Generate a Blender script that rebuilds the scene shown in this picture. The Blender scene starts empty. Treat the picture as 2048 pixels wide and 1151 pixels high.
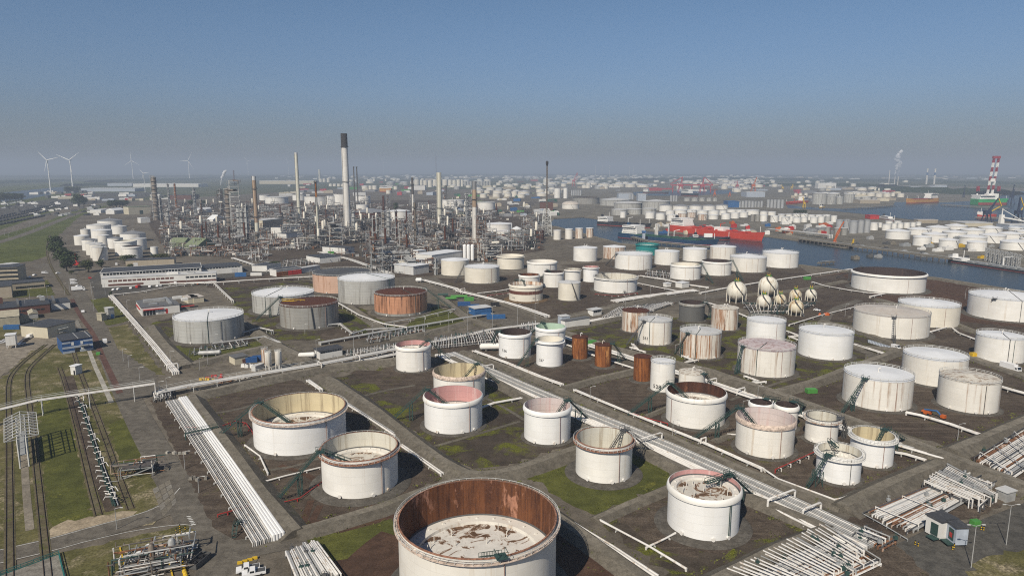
import bpy, math, random
from mathutils import Vector, Matrix
rnd = random.Random(7)
R = math.radians
PI = math.pi
scene = bpy.context.scene
COL = scene.collection
# ---------------------------------------------------------------- camera model (photo pixels 2048 x 1151)
F, CX, CY, HC = 1365.0, 1024.0, 575.5, 95.0
PITCH = math.atan((CY - 340.0) / F)
CP, SP = math.cos(PITCH), math.sin(PITCH)

def G(px, py, z=0.0):
    """photo pixel -> point of the place at height z"""
    u, v = (px - CX) / F, (CY - py) / F
    dy, dz = CP + v * SP, -SP + v * CP
    t = (z - HC) / dz
    return Vector((u * t, dy * t, z))

def P(p):
    d = Vector((p[0], p[1], p[2] - HC))
    zc = d.y * CP - d.z * SP
    yc = d.y * SP + d.z * CP
    return CX + F * d.x / zc, CY - F * yc / zc

def depth(p):
    return p[1] * CP - (p[2] - HC) * SP

def zat(g, py):
    """height of the point straight above ground point g that shows at photo row py"""
    v = (CY - py) / F
    return HC + g.y * (v * CP - SP) / (CP + v * SP)

# ---------------------------------------------------------------- mesh buffer
class MB:
    def __init__(s):
        s.v = []; s.f = []; s.m = []
    def quadstrip(s, rings, mi=0, close=False, cap0=False, cap1=False):
        n = len(rings[0]); b = len(s.v)
        for r in rings: s.v.extend(r)
        k = len(rings)
        for i in range(k - 1):
            for j in range(n):
                a = b + i * n + j; a2 = b + i * n + (j + 1) % n
                s.f.append((a, a2, a2 + n, a + n)); s.m.append(mi)
        if cap0: s.f.append(tuple(b + j for j in range(n - 1, -1, -1))); s.m.append(mi)
        if cap1: s.f.append(tuple(b + (k - 1) * n + j for j in range(n))); s.m.append(mi)
    def box(s, c, sz, rz=0.0, mi=0, taper=1.0):
        cx, cy, cz = c; hx, hy, hz = sz[0] / 2, sz[1] / 2, sz[2] / 2
        ca, sa = math.cos(rz), math.sin(rz)
        def q(x, y, z): return (cx + x * ca - y * sa, cy + x * sa + y * ca, cz + z)
        r0 = [q(-hx, -hy, -hz), q(hx, -hy, -hz), q(hx, hy, -hz), q(-hx, hy, -hz)]
        t = taper
        r1 = [q(-hx * t, -hy * t, hz), q(hx * t, -hy * t, hz), q(hx * t, hy * t, hz), q(-hx * t, hy * t, hz)]
        s.quadstrip([r0, r1], mi, cap0=True, cap1=True)
        return s
    def beam(s, a, b, w=.2, h=None, mi=0):
        h = h or w
        a, b = Vector(a), Vector(b); d = b - a
        if d.length < 1e-6: return s
        d.normalize()
        up = Vector((0, 0, 1)) if abs(d.z) < .95 else Vector((1, 0, 0))
        sx = d.cross(up).normalized(); uy = sx.cross(d).normalized()
        def ring(p): return [tuple(p + sx * (i * w / 2) + uy * (j * h / 2)) for i, j in ((-1, -1), (1, -1), (1, 1), (-1, 1))]
        s.quadstrip([ring(a), ring(b)], mi, cap0=True, cap1=True)
        return s
    def tube(s, path, r, n=8, mi=0, cap=True):
        path = [Vector(p) for p in path]
        rings = []; prev = None
        for i, p in enumerate(path):
            d0 = (p - path[i - 1]).normalized() if i else None
            d1 = (path[i + 1] - p).normalized() if i < len(path) - 1 else None
            d = (d0 + d1) if (d0 and d1) else (d0 or d1)
            if d.length < 1e-4: d = d1
            d.normalize()
            k = 1.0
            if d0 and d1: k = 1 / max(.45, d.dot(d1))
            if prev is None:
                up = Vector((0, 0, 1)) if abs(d.z) < .9 else Vector((1, 0, 0))
                sx = d.cross(up).normalized()
            else:
                sx = (prev - d * prev.dot(d)).normalized()
            prev = sx; uy = d.cross(sx).normalized()
            rr = r[i] if isinstance(r, (list, tuple)) else r
            rings.append([tuple(p + (sx * math.cos(2 * PI * j / n) + uy * math.sin(2 * PI * j / n)) * rr * (k if k < 1.5 else 1.3)) for j in range(n)])
        s.quadstrip(rings, mi, cap0=cap, cap1=cap)
        return s
    def lathe(s, prof, n=48, c=(0, 0, 0), mi=0, a0=0.0, capb=False, capt=False):
        rings = [[(c[0] + r * math.cos(a0 + 2 * PI * j / n), c[1] + r * math.sin(a0 + 2 * PI * j / n), c[2] + z) for j in range(n)] for r, z in prof]
        s.quadstrip(rings, mi, cap0=capb, cap1=capt)
        return s
    def arc(s, r, z, a0, a1, w, h, n=12, mi=0, c=(0, 0)):
        pts = [(c[0] + r * math.cos(a0 + (a1 - a0) * i / n), c[1] + r * math.sin(a0 + (a1 - a0) * i / n), z) for i in range(n + 1)]
        for a, b in zip(pts, pts[1:]): s.beam(a, b, w, h, mi)
        return s
    def poly(s, pts, mi=0):
        b = len(s.v); s.v.extend(tuple(p) for p in pts); s.f.append(tuple(range(b, b + len(pts)))); s.m.append(mi); return s
    def prism(s, pts, z0, z1, mi=0, mt=None):
        a = sum(pts[i][0] * pts[(i + 1) % len(pts)][1] - pts[(i + 1) % len(pts)][0] * pts[i][1] for i in range(len(pts)))
        if a < 0: pts = pts[::-1]
        s.quadstrip([[(p[0], p[1], z0) for p in pts], [(p[0], p[1], z1) for p in pts]], mi, cap0=True)
        s.poly([(p[0], p[1], z1) for p in pts], mi if mt is None else mt)
        return s
    def sphere(s, c, r, n=24, m=14, mi=0, sz=1.0):
        prof = [(max(1e-3, r * math.sin(PI * i / m)), -r * sz * math.cos(PI * i / m)) for i in range(m + 1)]
        return s.lathe(prof, n, c, mi)
    def mesh(s, name, mats, smooth=False):
        me = bpy.data.meshes.new(name)
        me.from_pydata(s.v, [], s.f)
        for m in (mats if isinstance(mats, (list, tuple)) else [mats]): me.materials.append(m)
        me.polygons.foreach_set('material_index', s.m)
        if smooth:
            me.polygons.foreach_set('use_smooth', [True] * len(s.f))
            try: me.set_sharp_from_angle(angle=R(40))
            except Exception: pass
        me.update()
        return me
    def build(s, name, mats, parent=None, smooth=False, loc=None, rz=0.0):
        o = bpy.data.objects.new(name, s.mesh(name, mats, smooth)); COL.objects.link(o)
        if parent: o.parent = parent
        if loc is not None: o.location = loc
        if rz: o.rotation_euler = (0, 0, rz)
        return o

def tag(o, label=None, cat=None, group=None, kind=None):
    if label: o['label'] = label
    if cat: o['category'] = cat
    if group: o['group'] = group
    if kind: o['kind'] = kind
    return o

def thing(name, loc, label, cat, group=None, rz=0.0):
    o = bpy.data.objects.new(name, None); COL.objects.link(o)
    o.location = loc; o.rotation_euler = (0, 0, rz); o.empty_display_size = 1
    return tag(o, label, cat, group)

def copy_tree(o, parent=None):
    c = o.copy(); COL.objects.link(c)
    if parent: c.parent = parent
    for ch in list(o.children): copy_tree(ch, c)
    return c

# ---------------------------------------------------------------- materials
class NT:
    def __init__(s, name):
        m = bpy.data.materials.new(name); m.use_nodes = True
        s.m = m; s.t = m.node_tree; s.b = s.t.nodes['Principled BSDF']
    def n(s, typ, **kw):
        x = s.t.nodes.new(typ)
        for k, v in kw.items():
            if k in x.inputs.keys() and not hasattr(x, k): x.inputs[k].default_value = v
            else: setattr(x, k, v)
        return x
    def l(s, a, b): s.t.links.new(a, b)
    def coords(s, scale=(1, 1, 1), rand=True, which='Object', rot=0):
        tc = s.n('ShaderNodeTexCoord'); mp = s.n('ShaderNodeMapping'); mp.inputs['Scale'].default_value = scale
        mp.inputs['Rotation'].default_value = (0, 0, rot)
        s.l(tc.outputs[which], mp.inputs['Vector'])
        if rand:
            oi = s.n('ShaderNodeObjectInfo'); mm = s.n('ShaderNodeMath', operation='MULTIPLY'); mm.inputs[1].default_value = 300
            s.l(oi.outputs['Random'], mm.inputs[0]); s.l(mm.outputs[0], mp.inputs['Location'])
        return mp.outputs[0]
    def noise(s, vec, scale, detail=4, rough=.55, dist=0.0):
        x = s.n('ShaderNodeTexNoise'); x.inputs['Scale'].default_value = scale; x.inputs['Detail'].default_value = detail
        x.inputs['Roughness'].default_value = rough; x.inputs['Distortion'].default_value = dist
        s.l(vec, x.inputs['Vector']); return x.outputs[0]
    def ramp(s, fac, a, b, lo=0.0, hi=1.0):
        x = s.n('ShaderNodeMapRange', interpolation_type='SMOOTHSTEP')
        x.inputs[1].default_value = a; x.inputs[2].default_value = b; x.inputs[3].default_value = lo; x.inputs[4].default_value = hi
        s.l(fac, x.inputs[0]); return x.outputs[0]
    def mul(s, a, b, op='MULTIPLY'):
        x = s.n('ShaderNodeMath', operation=op)
        for i, q in enumerate((a, b)):
            if isinstance(q, (int, float)): x.inputs[i].default_value = q
            else: s.l(q, x.inputs[i])
        return x.outputs[0]
    def mix(s, fac, a, b):
        x = s.n('ShaderNodeMix', data_type='RGBA')
        if isinstance(fac, (int, float)): x.inputs[0].default_value = fac
        else: s.l(fac, x.inputs[0])
        for i, q in ((6, a), (7, b)):
            if isinstance(q, (tuple, list)): x.inputs[i].default_value = (*q[:3], 1)
            else: s.l(q, x.inputs[i])
        return x.outputs[2]
    def out(s, col, rough=.7, metal=0.0, spec=.3, bump=None, bs=.2, bd=.1):
        if isinstance(col, (tuple, list)): s.b.inputs['Base Color'].default_value = (*col[:3], 1)
        else: s.l(col, s.b.inputs['Base Color'])
        s.b.inputs['Roughness'].default_value = rough; s.b.inputs['Metallic'].default_value = metal
        s.b.inputs['Specular IOR Level'].default_value = spec
        if bump is not None:
            x = s.n('ShaderNodeBump'); x.inputs['Strength'].default_value = bs; x.inputs['Distance'].default_value = bd
            s.l(bump, x.inputs['Height']); s.l(x.outputs[0], s.b.inputs['Normal'])
        return s.m

_mc = {}
def cached(fn):
    def w(*a, **k):
        key = (fn.__name__, a, tuple(sorted(k.items())))
        if key not in _mc: _mc[key] = fn(*a, **k)
        return _mc[key]
    return w

@cached
def plain(name, col, rough=.7, metal=0.0, var=.18, scale=.4, spec=.3):
    t = NT(name); v = t.coords()
    n = t.noise(v, scale, 5, .6)
    dark = tuple(c * (1 - var) for c in col); lite = tuple(min(.9, c * (1 + var * .6)) for c in col)
    return t.out(t.mix(t.ramp(n, .3, .7), dark, lite), rough, metal, spec)

RUST = (.11, .045, .02)
@cached
def paint(name, base, streak=(.32, .22, .13), amount=.25, blot=0.0, dirt=.12, rough=.5, seam=.1, rust=RUST, course=2.4, metal=0.0):
    """painted plate shell: plate seams, runs of dirt down the wall, rust blotches"""
    t = NT(name)
    vs = t.coords((1, 1, .035)); vf = t.coords((1, 1, 1)); vm = t.coords((1, 1, .12))
    n1 = t.noise(vs, .55, 5, .6); n2 = t.noise(vs, 2.6, 3, .6); n3 = t.noise(vf, .12, 4, .6); n4 = t.noise(vm, 1.4, 6, .65)
    col = t.mix(t.ramp(n3, .3, .75, 0, 1), tuple(c * (1 - dirt) for c in base), base)
    a = .62 - .28 * amount
    s1 = t.mul(t.ramp(n1, a, a + .13), t.ramp(n2, .32, .55, .25, 1))
    s1 = t.mul(s1, t.ramp(n4, .3, .58, .3, 1)); s1 = t.mul(s1, min(1, .4 + amount))
    col = t.mix(s1, col, streak)
    if blot > 0:
        b = .72 - .3 * blot
        nb = t.mul(t.ramp(t.noise(vm, .5, 8, .68), b, b + .09), t.ramp(n4, .3, .5, .45, 1))
        col = t.mix(nb, col, rust)
    if seam:
        tc = t.n('ShaderNodeTexCoord'); sx = t.n('ShaderNodeSeparateXYZ'); t.l(tc.outputs['Object'], sx.inputs[0])
        fr = t.mul(t.mul(sx.outputs[2], 1 / course), 1.0, 'FRACT')
        an = t.mul(t.mul(t.mul(sx.outputs[1], sx.outputs[0], 'ARCTAN2'), 24 / 2 / PI), 1.0, 'FRACT')
        line = t.mul(t.mul(fr, .05, 'LESS_THAN'), t.mul(an, .012, 'LESS_THAN'), 'MAXIMUM')
        wn = t.n('ShaderNodeTexWhiteNoise', noise_dimensions='2D'); cv = t.n('ShaderNodeCombineXYZ')
        t.l(t.mul(t.mul(sx.outputs[2], 1 / course), 1.0, 'FLOOR'), cv.inputs[0]); t.l(t.mul(t.mul(t.mul(sx.outputs[1], sx.outputs[0], 'ARCTAN2'), 24 / 2 / PI), 1.0, 'FLOOR'), cv.inputs[1]); t.l(cv.outputs[0], wn.inputs[0])
        col = t.mix(t.ramp(wn.outputs[0], .45, 1, 0, .12 + .25 * seam), col, tuple(c * k for c, k in zip(base, (.74, .71, .66))))
        col = t.mix(t.mul(line, min(1, seam * 1.8)), col, tuple(c * .4 for c in base))
    return t.out(col, rough, metal, .35, n4, .06, .05)

@cached
def rustplate(name, a=(.20, .075, .028), b=(.055, .022, .014), c=(.33, .16, .11), bare=.3, rough=.8):
    t = NT(name); vs = t.coords((1, 1, .05)); vm = t.coords((1, 1, .3)); vf = t.coords()
    n1 = t.noise(vs, .9, 6, .65); n2 = t.noise(vm, .35, 6, .65); n3 = t.noise(vf, 2.2, 5, .7)
    col = t.mix(t.mul(t.ramp(n1, .35, .66), t.ramp(t.noise(vm, .8, 6, .7), .3, .6, .35, 1)), a, b)
    col = t.mix(t.mul(t.ramp(n2, .35, .7), .6), col, b)
    k = .66 - .3 * bare
    col = t.mix(t.mul(t.ramp(t.noise(vm, .22, 6, .7), k, k + .06), t.ramp(n2, .64, .42)), col, c)
    col = t.mix(t.mul(t.ramp(n3, .5, .75), .4), col, tuple(q * 1.5 for q in a))
    return t.out(col, rough, 0, .15, n3, .15, .05)

@cached
def ground_mat(name, a, b, c=None, camt=.5, s1=.02, s2=.25, s3=2.2, grain=.25, rough=.95, tracks=0.0):
    """a/b mottled earth, c = patches of a third stuff (moss, sand)"""
    t = NT(name); v = t.coords(rand=False, which='Generated') if False else t.coords(rand=False)
    n1 = t.noise(v, s1, 6, .6); n2 = t.noise(v, s2, 6, .65); n3 = t.noise(v, s3, 4, .7)
    col = t.mix(t.ramp(n1, .35, .65), a, b)
    col = t.mix(t.ramp(n2, .35, .68, 0, .7), col, tuple(q * .55 for q in a))
    if c:
        k = .72 - .42 * camt
        nm = t.noise(v, s1 * 2.2, 9, .68, .4)
        f = t.ramp(nm, k, k + .12); f = t.mul(f, t.ramp(n2, .3, .58)); f = t.mul(f, t.ramp(n3, .25, .5, .5, 1))
        cc = t.mix(t.ramp(n3, .35, .65), tuple(q * .6 for q in c), tuple(q * 1.2 for q in c))
        col = t.mix(f, col, cc)
    if tracks:
        vt = t.coords((.02, .9, 1), rand=False, rot=.45)
        col = t.mix(t.mul(t.ramp(t.noise(vt, .6, 4, .6), .5, .7), tracks), col, tuple(min(.6, q * 1.9) for q in b))
    x = t.n('ShaderNodeMix', data_type='RGBA', blend_type='MULTIPLY'); x.inputs[0].default_value = 1
    t.l(col, x.inputs[6]); gr = t.ramp(n3, .25, .75, 1 - grain, 1 + grain)
    cb = t.n('ShaderNodeCombineColor')
    for i in range(3): t.l(gr, cb.inputs[i])
    t.l(cb.outputs[0], x.inputs[7])
    return t.out(x.outputs[2], rough, 0, .12, n3, .5, .18)

WHITE = (.77, .755, .715)
M = {}
M['white'] = paint('white_paint', WHITE, (.42, .30, .18), .12, .10, rust=(.30, .15, .07))
M['white_clean'] = paint('white_paint_clean', (.77, .77, .76), (.5, .43, .33), .02, dirt=.08)
M['white_stain'] = paint('white_paint_stained', (.73, .705, .65), (.46, .36, .25), .24)
M['white_rusty'] = paint('white_paint_rusty', (.70, .66, .59), (.27, .115, .04), .74, .42)
M['white_run'] = paint('white_paint_runs', (.72, .695, .64), (.27, .16, .09), .40, .1)
M['cream'] = paint('cream_paint', (.70, .66, .57), (.45, .36, .25), .14)
M['cream_in'] = paint('cream_inner_paint', (.58, .50, .33), (.25, .2, .13), .5, seam=.06)
M['pink_in'] = paint('pink_primer_inner', (.50, .27, .26), (.62, .5, .48), .35, seam=.15)
M['palepink_in'] = paint('pale_pink_inner', (.60, .52, .50), (.5, .33, .31), .35, seam=.3)
M['green_in'] = paint('pale_green_inner', (.42, .56, .44), (.3, .35, .3), .2, seam=.05)
M['grey_in'] = paint('pale_grey_inner', (.58, .56, .49), (.3, .25, .18), .45, seam=.1)
M['dark_in'] = paint('dark_inner', (.045, .030, .028), (.08, .05, .04), .3, seam=.04, rough=.8)
M['rust_in'] = rustplate('rusty_inner_plate', (.17, .068, .03), (.055, .024, .016), (.36, .18, .12), .34)
M['rustdark_in'] = rustplate('dark_rusty_inner_plate', (.085, .036, .022), (.035, .018, .014), (.16, .07, .04), .2)
M['rust'] = rustplate('rusty_plate', (.31, .115, .035), (.07, .026, .015), (.46, .22, .08), .34)
M['rust_roof'] = rustplate('rusty_roof_plate', (.11, .042, .025), (.05, .02, .013), (.2, .09, .06), .1)
M['grey'] = paint('grey_cladding', (.42, .42, .40), (.13, .12, .11), .45, dirt=.15, seam=.35, course=1.9)
M['grey_dark'] = paint('grey_cladding_weathered', (.30, .295, .275), (.14, .11, .08), .45, dirt=.2, seam=.35, course=1.9)
M['grey_clean'] = paint('grey_clean', (.115, .115, .112), (.2, .18, .16), .1, seam=.05)
M['salmon'] = paint('salmon_primer', (.53, .265, .155), (.075, .035, .022), .6, .3, seam=.3, rust=(.07, .03, .02), course=1.9)
M['salmon_pale'] = paint('pale_salmon_primer', (.55, .37, .28), (.26, .12, .05), .3, .3, seam=.3, rust=(.26, .10, .03), course=1.9)
M['teal'] = paint('teal_paint', (.015, .22, .22), (.03, .2, .2), .1)
M['bandbrown'] = paint('brown_band_paint', (.13, .05, .035), (.3, .2, .15), .3)
M['roof_white'] = paint('white_roof_plate', (.72, .73, .74), (.55, .5, .45), .1, seam=0, dirt=.12)
M['roof_grey'] = paint('grey_roof_plate', (.56, .56, .55), (.4, .35, .3), .3, seam=0, dirt=.15)
M['roof_beige'] = paint('beige_roof_plate', (.55, .50, .44), (.4, .32, .25), .4, seam=0, dirt=.2)
M['roof_dark'] = paint('dark_roof_felt', (.075, .073, .07), (.12, .11, .1), .3, seam=0)
M['roof_slate'] = paint('slate_grey_roof', (.22, .225, .235), (.3, .3, .3), .2, seam=0)
M['roof_lilac'] = paint('lilac_rusty_roof', (.55, .47, .46), (.28, .15, .13), .5, .45, seam=0, rust=(.25, .12, .1))
M['roof_whiterust'] = paint('white_roof_with_rust', (.62, .58, .50), (.2, .12, .06), .5, .5, seam=0, rust=(.2, .11, .05))
def _deck(name, base, st, k):
    t = NT(name); v = t.coords()
    n = t.noise(v, .21, 8, .66, .9); n2 = t.noise(v, .6, 5, .6)
    c = t.mix(t.ramp(n2, .3, .7), base, tuple(q * .85 for q in base))
    c = t.mix(t.ramp(n, k, k + .05), c, tuple(q * 2.2 for q in st)); c = t.mix(t.ramp(n, k + .035, k + .09), c, st)
    return t.out(c, .65, 0, .3)
M['deck'] = _deck('stained_deck', (.62, .60, .56), (.085, .05, .03), .50)
M['deck2'] = _deck('wet_stained_deck', (.55, .52, .46), (.10, .06, .035), .50)
M['pontoon'] = paint('pontoon_paint', (.68, .66, .61), (.35, .25, .17), .2, seam=0)
M['steel'] = plain('galvanised_steel', (.34, .35, .35), .55, .3)
M['steel_dark'] = plain('dark_steel', (.10, .10, .10), .6, .2)
M['greensteel'] = plain('dark_green_steel', (.03, .062, .055), .6)
M['rail'] = plain('pale_rail_steel', (.5, .5, .48), .6)
M['riser'] = plain('weathered_riser', (.30, .20, .17), .7)
M['redpipe'] = plain('red_pipe', (.30, .03, .025), .5)
M['rimrust'] = plain('rusty_rim', (.28, .14, .09), .8, var=.5, scale=1.5)
M['rimrust_white'] = plain('rusting_white_rim', (.52, .42, .35), .7, var=.45, scale=1.2)
M['concrete'] = ground_mat('concrete', (.20, .185, .16), (.25, .235, .205), None, s1=.1, s2=.5)
M['concrete_pale'] = ground_mat('pale_concrete', (.34, .32, .28), (.42, .40, .35), None, s1=.1, s2=.5)
M['black'] = plain('black_mark', (.02, .02, .022), .7)
M['pipe_white'] = paint('white_pipe_cladding', (.72, .70, .665), (.34, .24, .15), .34, .14, seam=0, dirt=.22)
M['pipe_grey'] = plain('grey_pipe', (.42, .42, .41), .5, .3)
M['pipe_rusty'] = rustplate('rusty_pipe', (.25, .12, .06), (.1, .05, .03), (.45, .35, .28), .4)
M['yellow'] = plain('yellow_paint', (.55, .36, .02), .6)
M['green'] = plain('bright_green_paint', (.07, .25, .05), .5)
M['blue'] = plain('blue_paint', (.03, .105, .26), .5)
M['red'] = plain('red_paint', (.42, .03, .025), .5)
M['orange'] = plain('orange_paint', (.45, .10, .02), .5)
M['glass'] = plain('dark_glass', (.02, .025, .03), .12, spec=.6)
# ---------------------------------------------------------------- camera, light, sky, air
cam = bpy.data.cameras.new('camera'); camo = bpy.data.objects.new('camera', cam); COL.objects.link(camo)
camo.location = (0, 0, HC); camo.rotation_euler = (PI / 2 - PITCH, 0, 0)
cam.sensor_width = 36; cam.lens = F / 2048 * 36; cam.clip_start = 1; cam.clip_end = 90000
scene.camera = camo
SUN_AZ, SUN_EL = 206.0, 42.0          # compass angle from +Y, clockwise
w = bpy.data.worlds.new('World'); scene.world = w; w.use_nodes = True
nt = w.node_tree; bg = nt.nodes['Background']
sky = nt.nodes.new('ShaderNodeTexSky'); sky.sky_type = 'NISHITA'; sky.sun_disc = False
sky.sun_elevation = R(SUN_EL); sky.sun_rotation = R(SUN_AZ); sky.altitude = 100; sky.air_density = 1.0; sky.dust_density = 0.6; sky.ozone_density = 2.5
# smog: the lowest degrees of the sky are dulled and greyed
tcw = nt.nodes.new('ShaderNodeTexCoord'); sxw = nt.nodes.new('ShaderNodeSeparateXYZ'); nt.links.new(tcw.outputs['Generated'], sxw.inputs[0])
rw = nt.nodes.new('ShaderNodeValToRGB'); nt.links.new(sxw.outputs[2], rw.inputs[0]); cr = rw.color_ramp; cr.interpolation = 'B_SPLINE'
for i, (ps, cc) in enumerate(((0, (.36, .40, .51)), (.035, (.43, .465, .585)), (.105, (.63, .70, .88)), (.225, (.73, .86, .96)), (.5, (.57, .73, .85)), (.9, (.64, .71, .77)))):
    e = cr.elements[i] if i < 2 else cr.elements.new(ps)
    e.position = ps; e.color = (*cc, 1)
mw = nt.nodes.new('ShaderNodeMix'); mw.data_type = 'RGBA'; mw.blend_type = 'MULTIPLY'; mw.inputs[0].default_value = 1
nt.links.new(sky.outputs[0], mw.inputs[6]); nt.links.new(rw.outputs[0], mw.inputs[7])
nt.links.new(mw.outputs[2], bg.inputs[0]); bg.inputs[1].default_value = .072
sl = bpy.data.lights.new('sun', 'SUN'); so = bpy.data.objects.new('sun', sl); COL.objects.link(so)
sl.energy = 5.0; sl.angle = R(.53); sl.color = (1, .91, .77)
sd = Vector((math.sin(R(SUN_AZ)) * math.cos(R(SUN_EL)), math.cos(R(SUN_AZ)) * math.cos(R(SUN_EL)), math.sin(R(SUN_EL))))
so.rotation_euler = sd.to_track_quat('Z', 'Y').to_euler()
so.location = (0, -200, 400)
vs = scene.view_settings; vs.view_transform = 'Standard'; vs.look = 'None'; vs.exposure = .1; vs.gamma = 1
scene.cycles.use_denoising = False; scene.cycles.filter_width = 1.1
scene.cycles.max_bounces = 5; scene.cycles.diffuse_bounces = 2; scene.cycles.glossy_bounces = 2
scene.cycles.volume_bounces = 0; scene.cycles.transparent_max_bounces = 8
hz = MB().box((0, 15000, 149), (44000, 34000, 302)).build('haze', [])
hm = bpy.data.materials.new('hazy_air'); hm.use_nodes = True
ht = hm.node_tree; ht.nodes.clear()
ho = ht.nodes.new('ShaderNodeOutputMaterial'); hp = ht.nodes.new('ShaderNodeVolumePrincipled')
hp.inputs['Color'].default_value = (.58, .68, .83, 1); hp.inputs['Density'].default_value = 1.7e-4; hp.inputs['Anisotropy'].default_value = 0.0
ht.links.new(hp.outputs[0], ho.inputs['Volume']); hz.data.materials.append(hm)
tag(hz, kind='stuff'); tag(hz, 'blue grey haze lying over the whole harbour', 'haze')
# ---------------------------------------------------------------- ground, roads, basins, water
M['ground'] = ground_mat('industrial_ground', (0.116, 0.100, 0.079), (0.178, 0.156, 0.125), (0.073, 0.083, 0.026), .16, s1=.012, s2=.16, s3=1.8)
M['soil'] = ground_mat('dark_basin_soil', (.066, .050, .039), (.104, .083, .063), (.092, .092, .024), .33, s1=.03, s2=.25, s3=2.2, grain=.42, tracks=.25)
M['soil_moss'] = ground_mat('mossy_basin_soil', (0.057, 0.046, 0.036), (0.079, 0.064, 0.050), (0.105, 0.113, 0.014), .58, s1=.035, s2=.22, s3=2.0)
M['soil_red'] = ground_mat('reddish_basin_soil', (0.073, 0.044, 0.031), (0.099, 0.058, 0.038), (0.092, 0.090, 0.024), .3, s1=.03, s2=.3, s3=2)
M['grass'] = ground_mat('basin_grass', (0.073, 0.079, 0.021), (0.105, 0.109, 0.026), (0.185, 0.179, 0.036), .36, s1=.04, s2=.2, s3=2.2, grain=.35)
M['grass_dry'] = ground_mat('dry_grass', (0.092, 0.090, 0.031), (0.138, 0.122, 0.054), (0.250, 0.211, 0.137), .55, s1=.03, s2=.16, s3=1.6, grain=.35)
M['field'] = ground_mat('dyke_grass', (0.074, 0.086, 0.022), (0.105, 0.118, 0.031), (0.136, 0.132, 0.050), .3, s1=.012, s2=.08, s3=.9, grain=.3)
M['sand'] = ground_mat('pale_sand', (0.330, 0.269, 0.190), (0.435, 0.365, 0.262), (0.119, 0.115, 0.042), .34, s1=.05, s2=.3, s3=1.6)
M['asphalt'] = ground_mat('worn_asphalt', (0.119, 0.106, 0.088), (0.158, 0.143, 0.119), None, s1=.03, s2=.35, s3=3, tracks=.1)
M['asphalt_dark'] = ground_mat('dark_asphalt', (0.076, 0.072, 0.065), (0.105, 0.099, 0.087), None, s1=.03, s2=.35, s3=3)
M['bund'] = ground_mat('bund_gravel', (.165, .148, .118), (.225, .202, .165), (.105, .105, .032), .2, s1=.05, s2=.4, s3=2.6)
M['bund_slope'] = ground_mat('bund_concrete_slope', (.112, .100, .081), (.150, .135, .110), (.075, .078, .026), .3, s1=.06, s2=.5, s3=3)
M['brickpath'] = ground_mat('red_brick_path', (.105, .058, .048), (.135, .078, .062), None, s1=.05, s2=.5, s3=4)
M['gravel'] = ground_mat('yard_gravel', (0.198, 0.173, 0.137), (0.277, 0.243, 0.196), (0.079, 0.083, 0.036), .15, s1=.03, s2=.3, s3=2)
M['quayland'] = ground_mat('terminal_ground', (0.138, 0.125, 0.101), (0.198, 0.182, 0.149), (0.079, 0.090, 0.036), .25, s1=.006, s2=.05, s3=.5)
M['far'] = ground_mat('far_polder', (0.066, 0.077, 0.036), (0.105, 0.109, 0.060), (0.211, 0.192, 0.155), .25, s1=.0012, s2=.01, s3=.08)
M['ballast'] = ground_mat('rail_ballast', (.105, .090, .052), (.15, .128, .085), (.10, .105, .035), .5, s1=.1, s2=.6, s3=4)
M['line'] = plain('road_paint', (.6, .6, .57), .7)
t = NT('harbour_water'); v = t.coords((1, .35, 1), rand=False)
t.out((.022, .030, .034), .28, 0, .24, t.noise(v, .12, 6, .6), .10, .8); M['water'] = t.m

_z = [0.02]
def zlev():
    _z[0] += .0013
    return _z[0]
_seed = [1]
def sheet(name, pts, mat, jit=0.0, z=None, world=False, label=None):
    z = zlev() if z is None else z
    W = [Vector(p) if world else G(p[0], p[1]) for p in pts]
    if jit:
        _seed[0] += 1; q = random.Random(_seed[0]); out = []
        for a, b in zip(W, W[1:] + W[:1]):
            n = max(1, min(60, int((b - a).length / max(2.0, jit * 1.6))))
            for i in range(n):
                p = a.lerp(b, i / n); out.append(Vector((p.x + q.uniform(-jit, jit), p.y + q.uniform(-jit, jit), 0)))
        W = out
    o = MB().poly([(p.x, p.y, z) for p in W]).build(name, M[mat])
    if o.data.polygons[0].normal.z < 0: o.data.flip_normals()
    return tag(o, label, kind='structure')

def offset_path(W, d):
    out = []
    for i, p in enumerate(W):
        a = (p - W[i - 1]).normalized() if i else None
        b = (W[i + 1] - p).normalized() if i < len(W) - 1 else None
        n = Vector((0, 0, 0)); k = 1
        for e in (a, b):
            if e is not None: n += Vector((-e.y, e.x, 0))
        n.normalize()
        if a is not None and b is not None: k = 1 / max(.5, n.dot(Vector((-a.y, a.x, 0))))
        out.append(p + n * d * min(k, 1.6))
    return out

def smooth(W, it=1):
    for _ in range(it):
        o = [W[0]]
        for a, b in zip(W, W[1:]): o += [a.lerp(b, .25), a.lerp(b, .75)]
        W = o + [W[-1]]
    return W

def strip(name, pts, w, mat, z=None, sm=1, world=False, off=0):
    z = zlev() if z is None else z
    W = [Vector(p) if world else G(*p) for p in pts]
    if sm: W = smooth(W, sm)
    L, Rr = offset_path(W, off + w / 2), offset_path(W, off - w / 2)
    mb = MB(); b = 0
    for i in range(len(W)):
        mb.v += [(L[i].x, L[i].y, z), (Rr[i].x, Rr[i].y, z)]
    for i in range(len(W) - 1):
        mb.f.append((2 * i, 2 * i + 1, 2 * i + 3, 2 * i + 2)); mb.m.append(0)
    return tag(mb.build(name, M[mat]), kind='structure')

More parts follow.
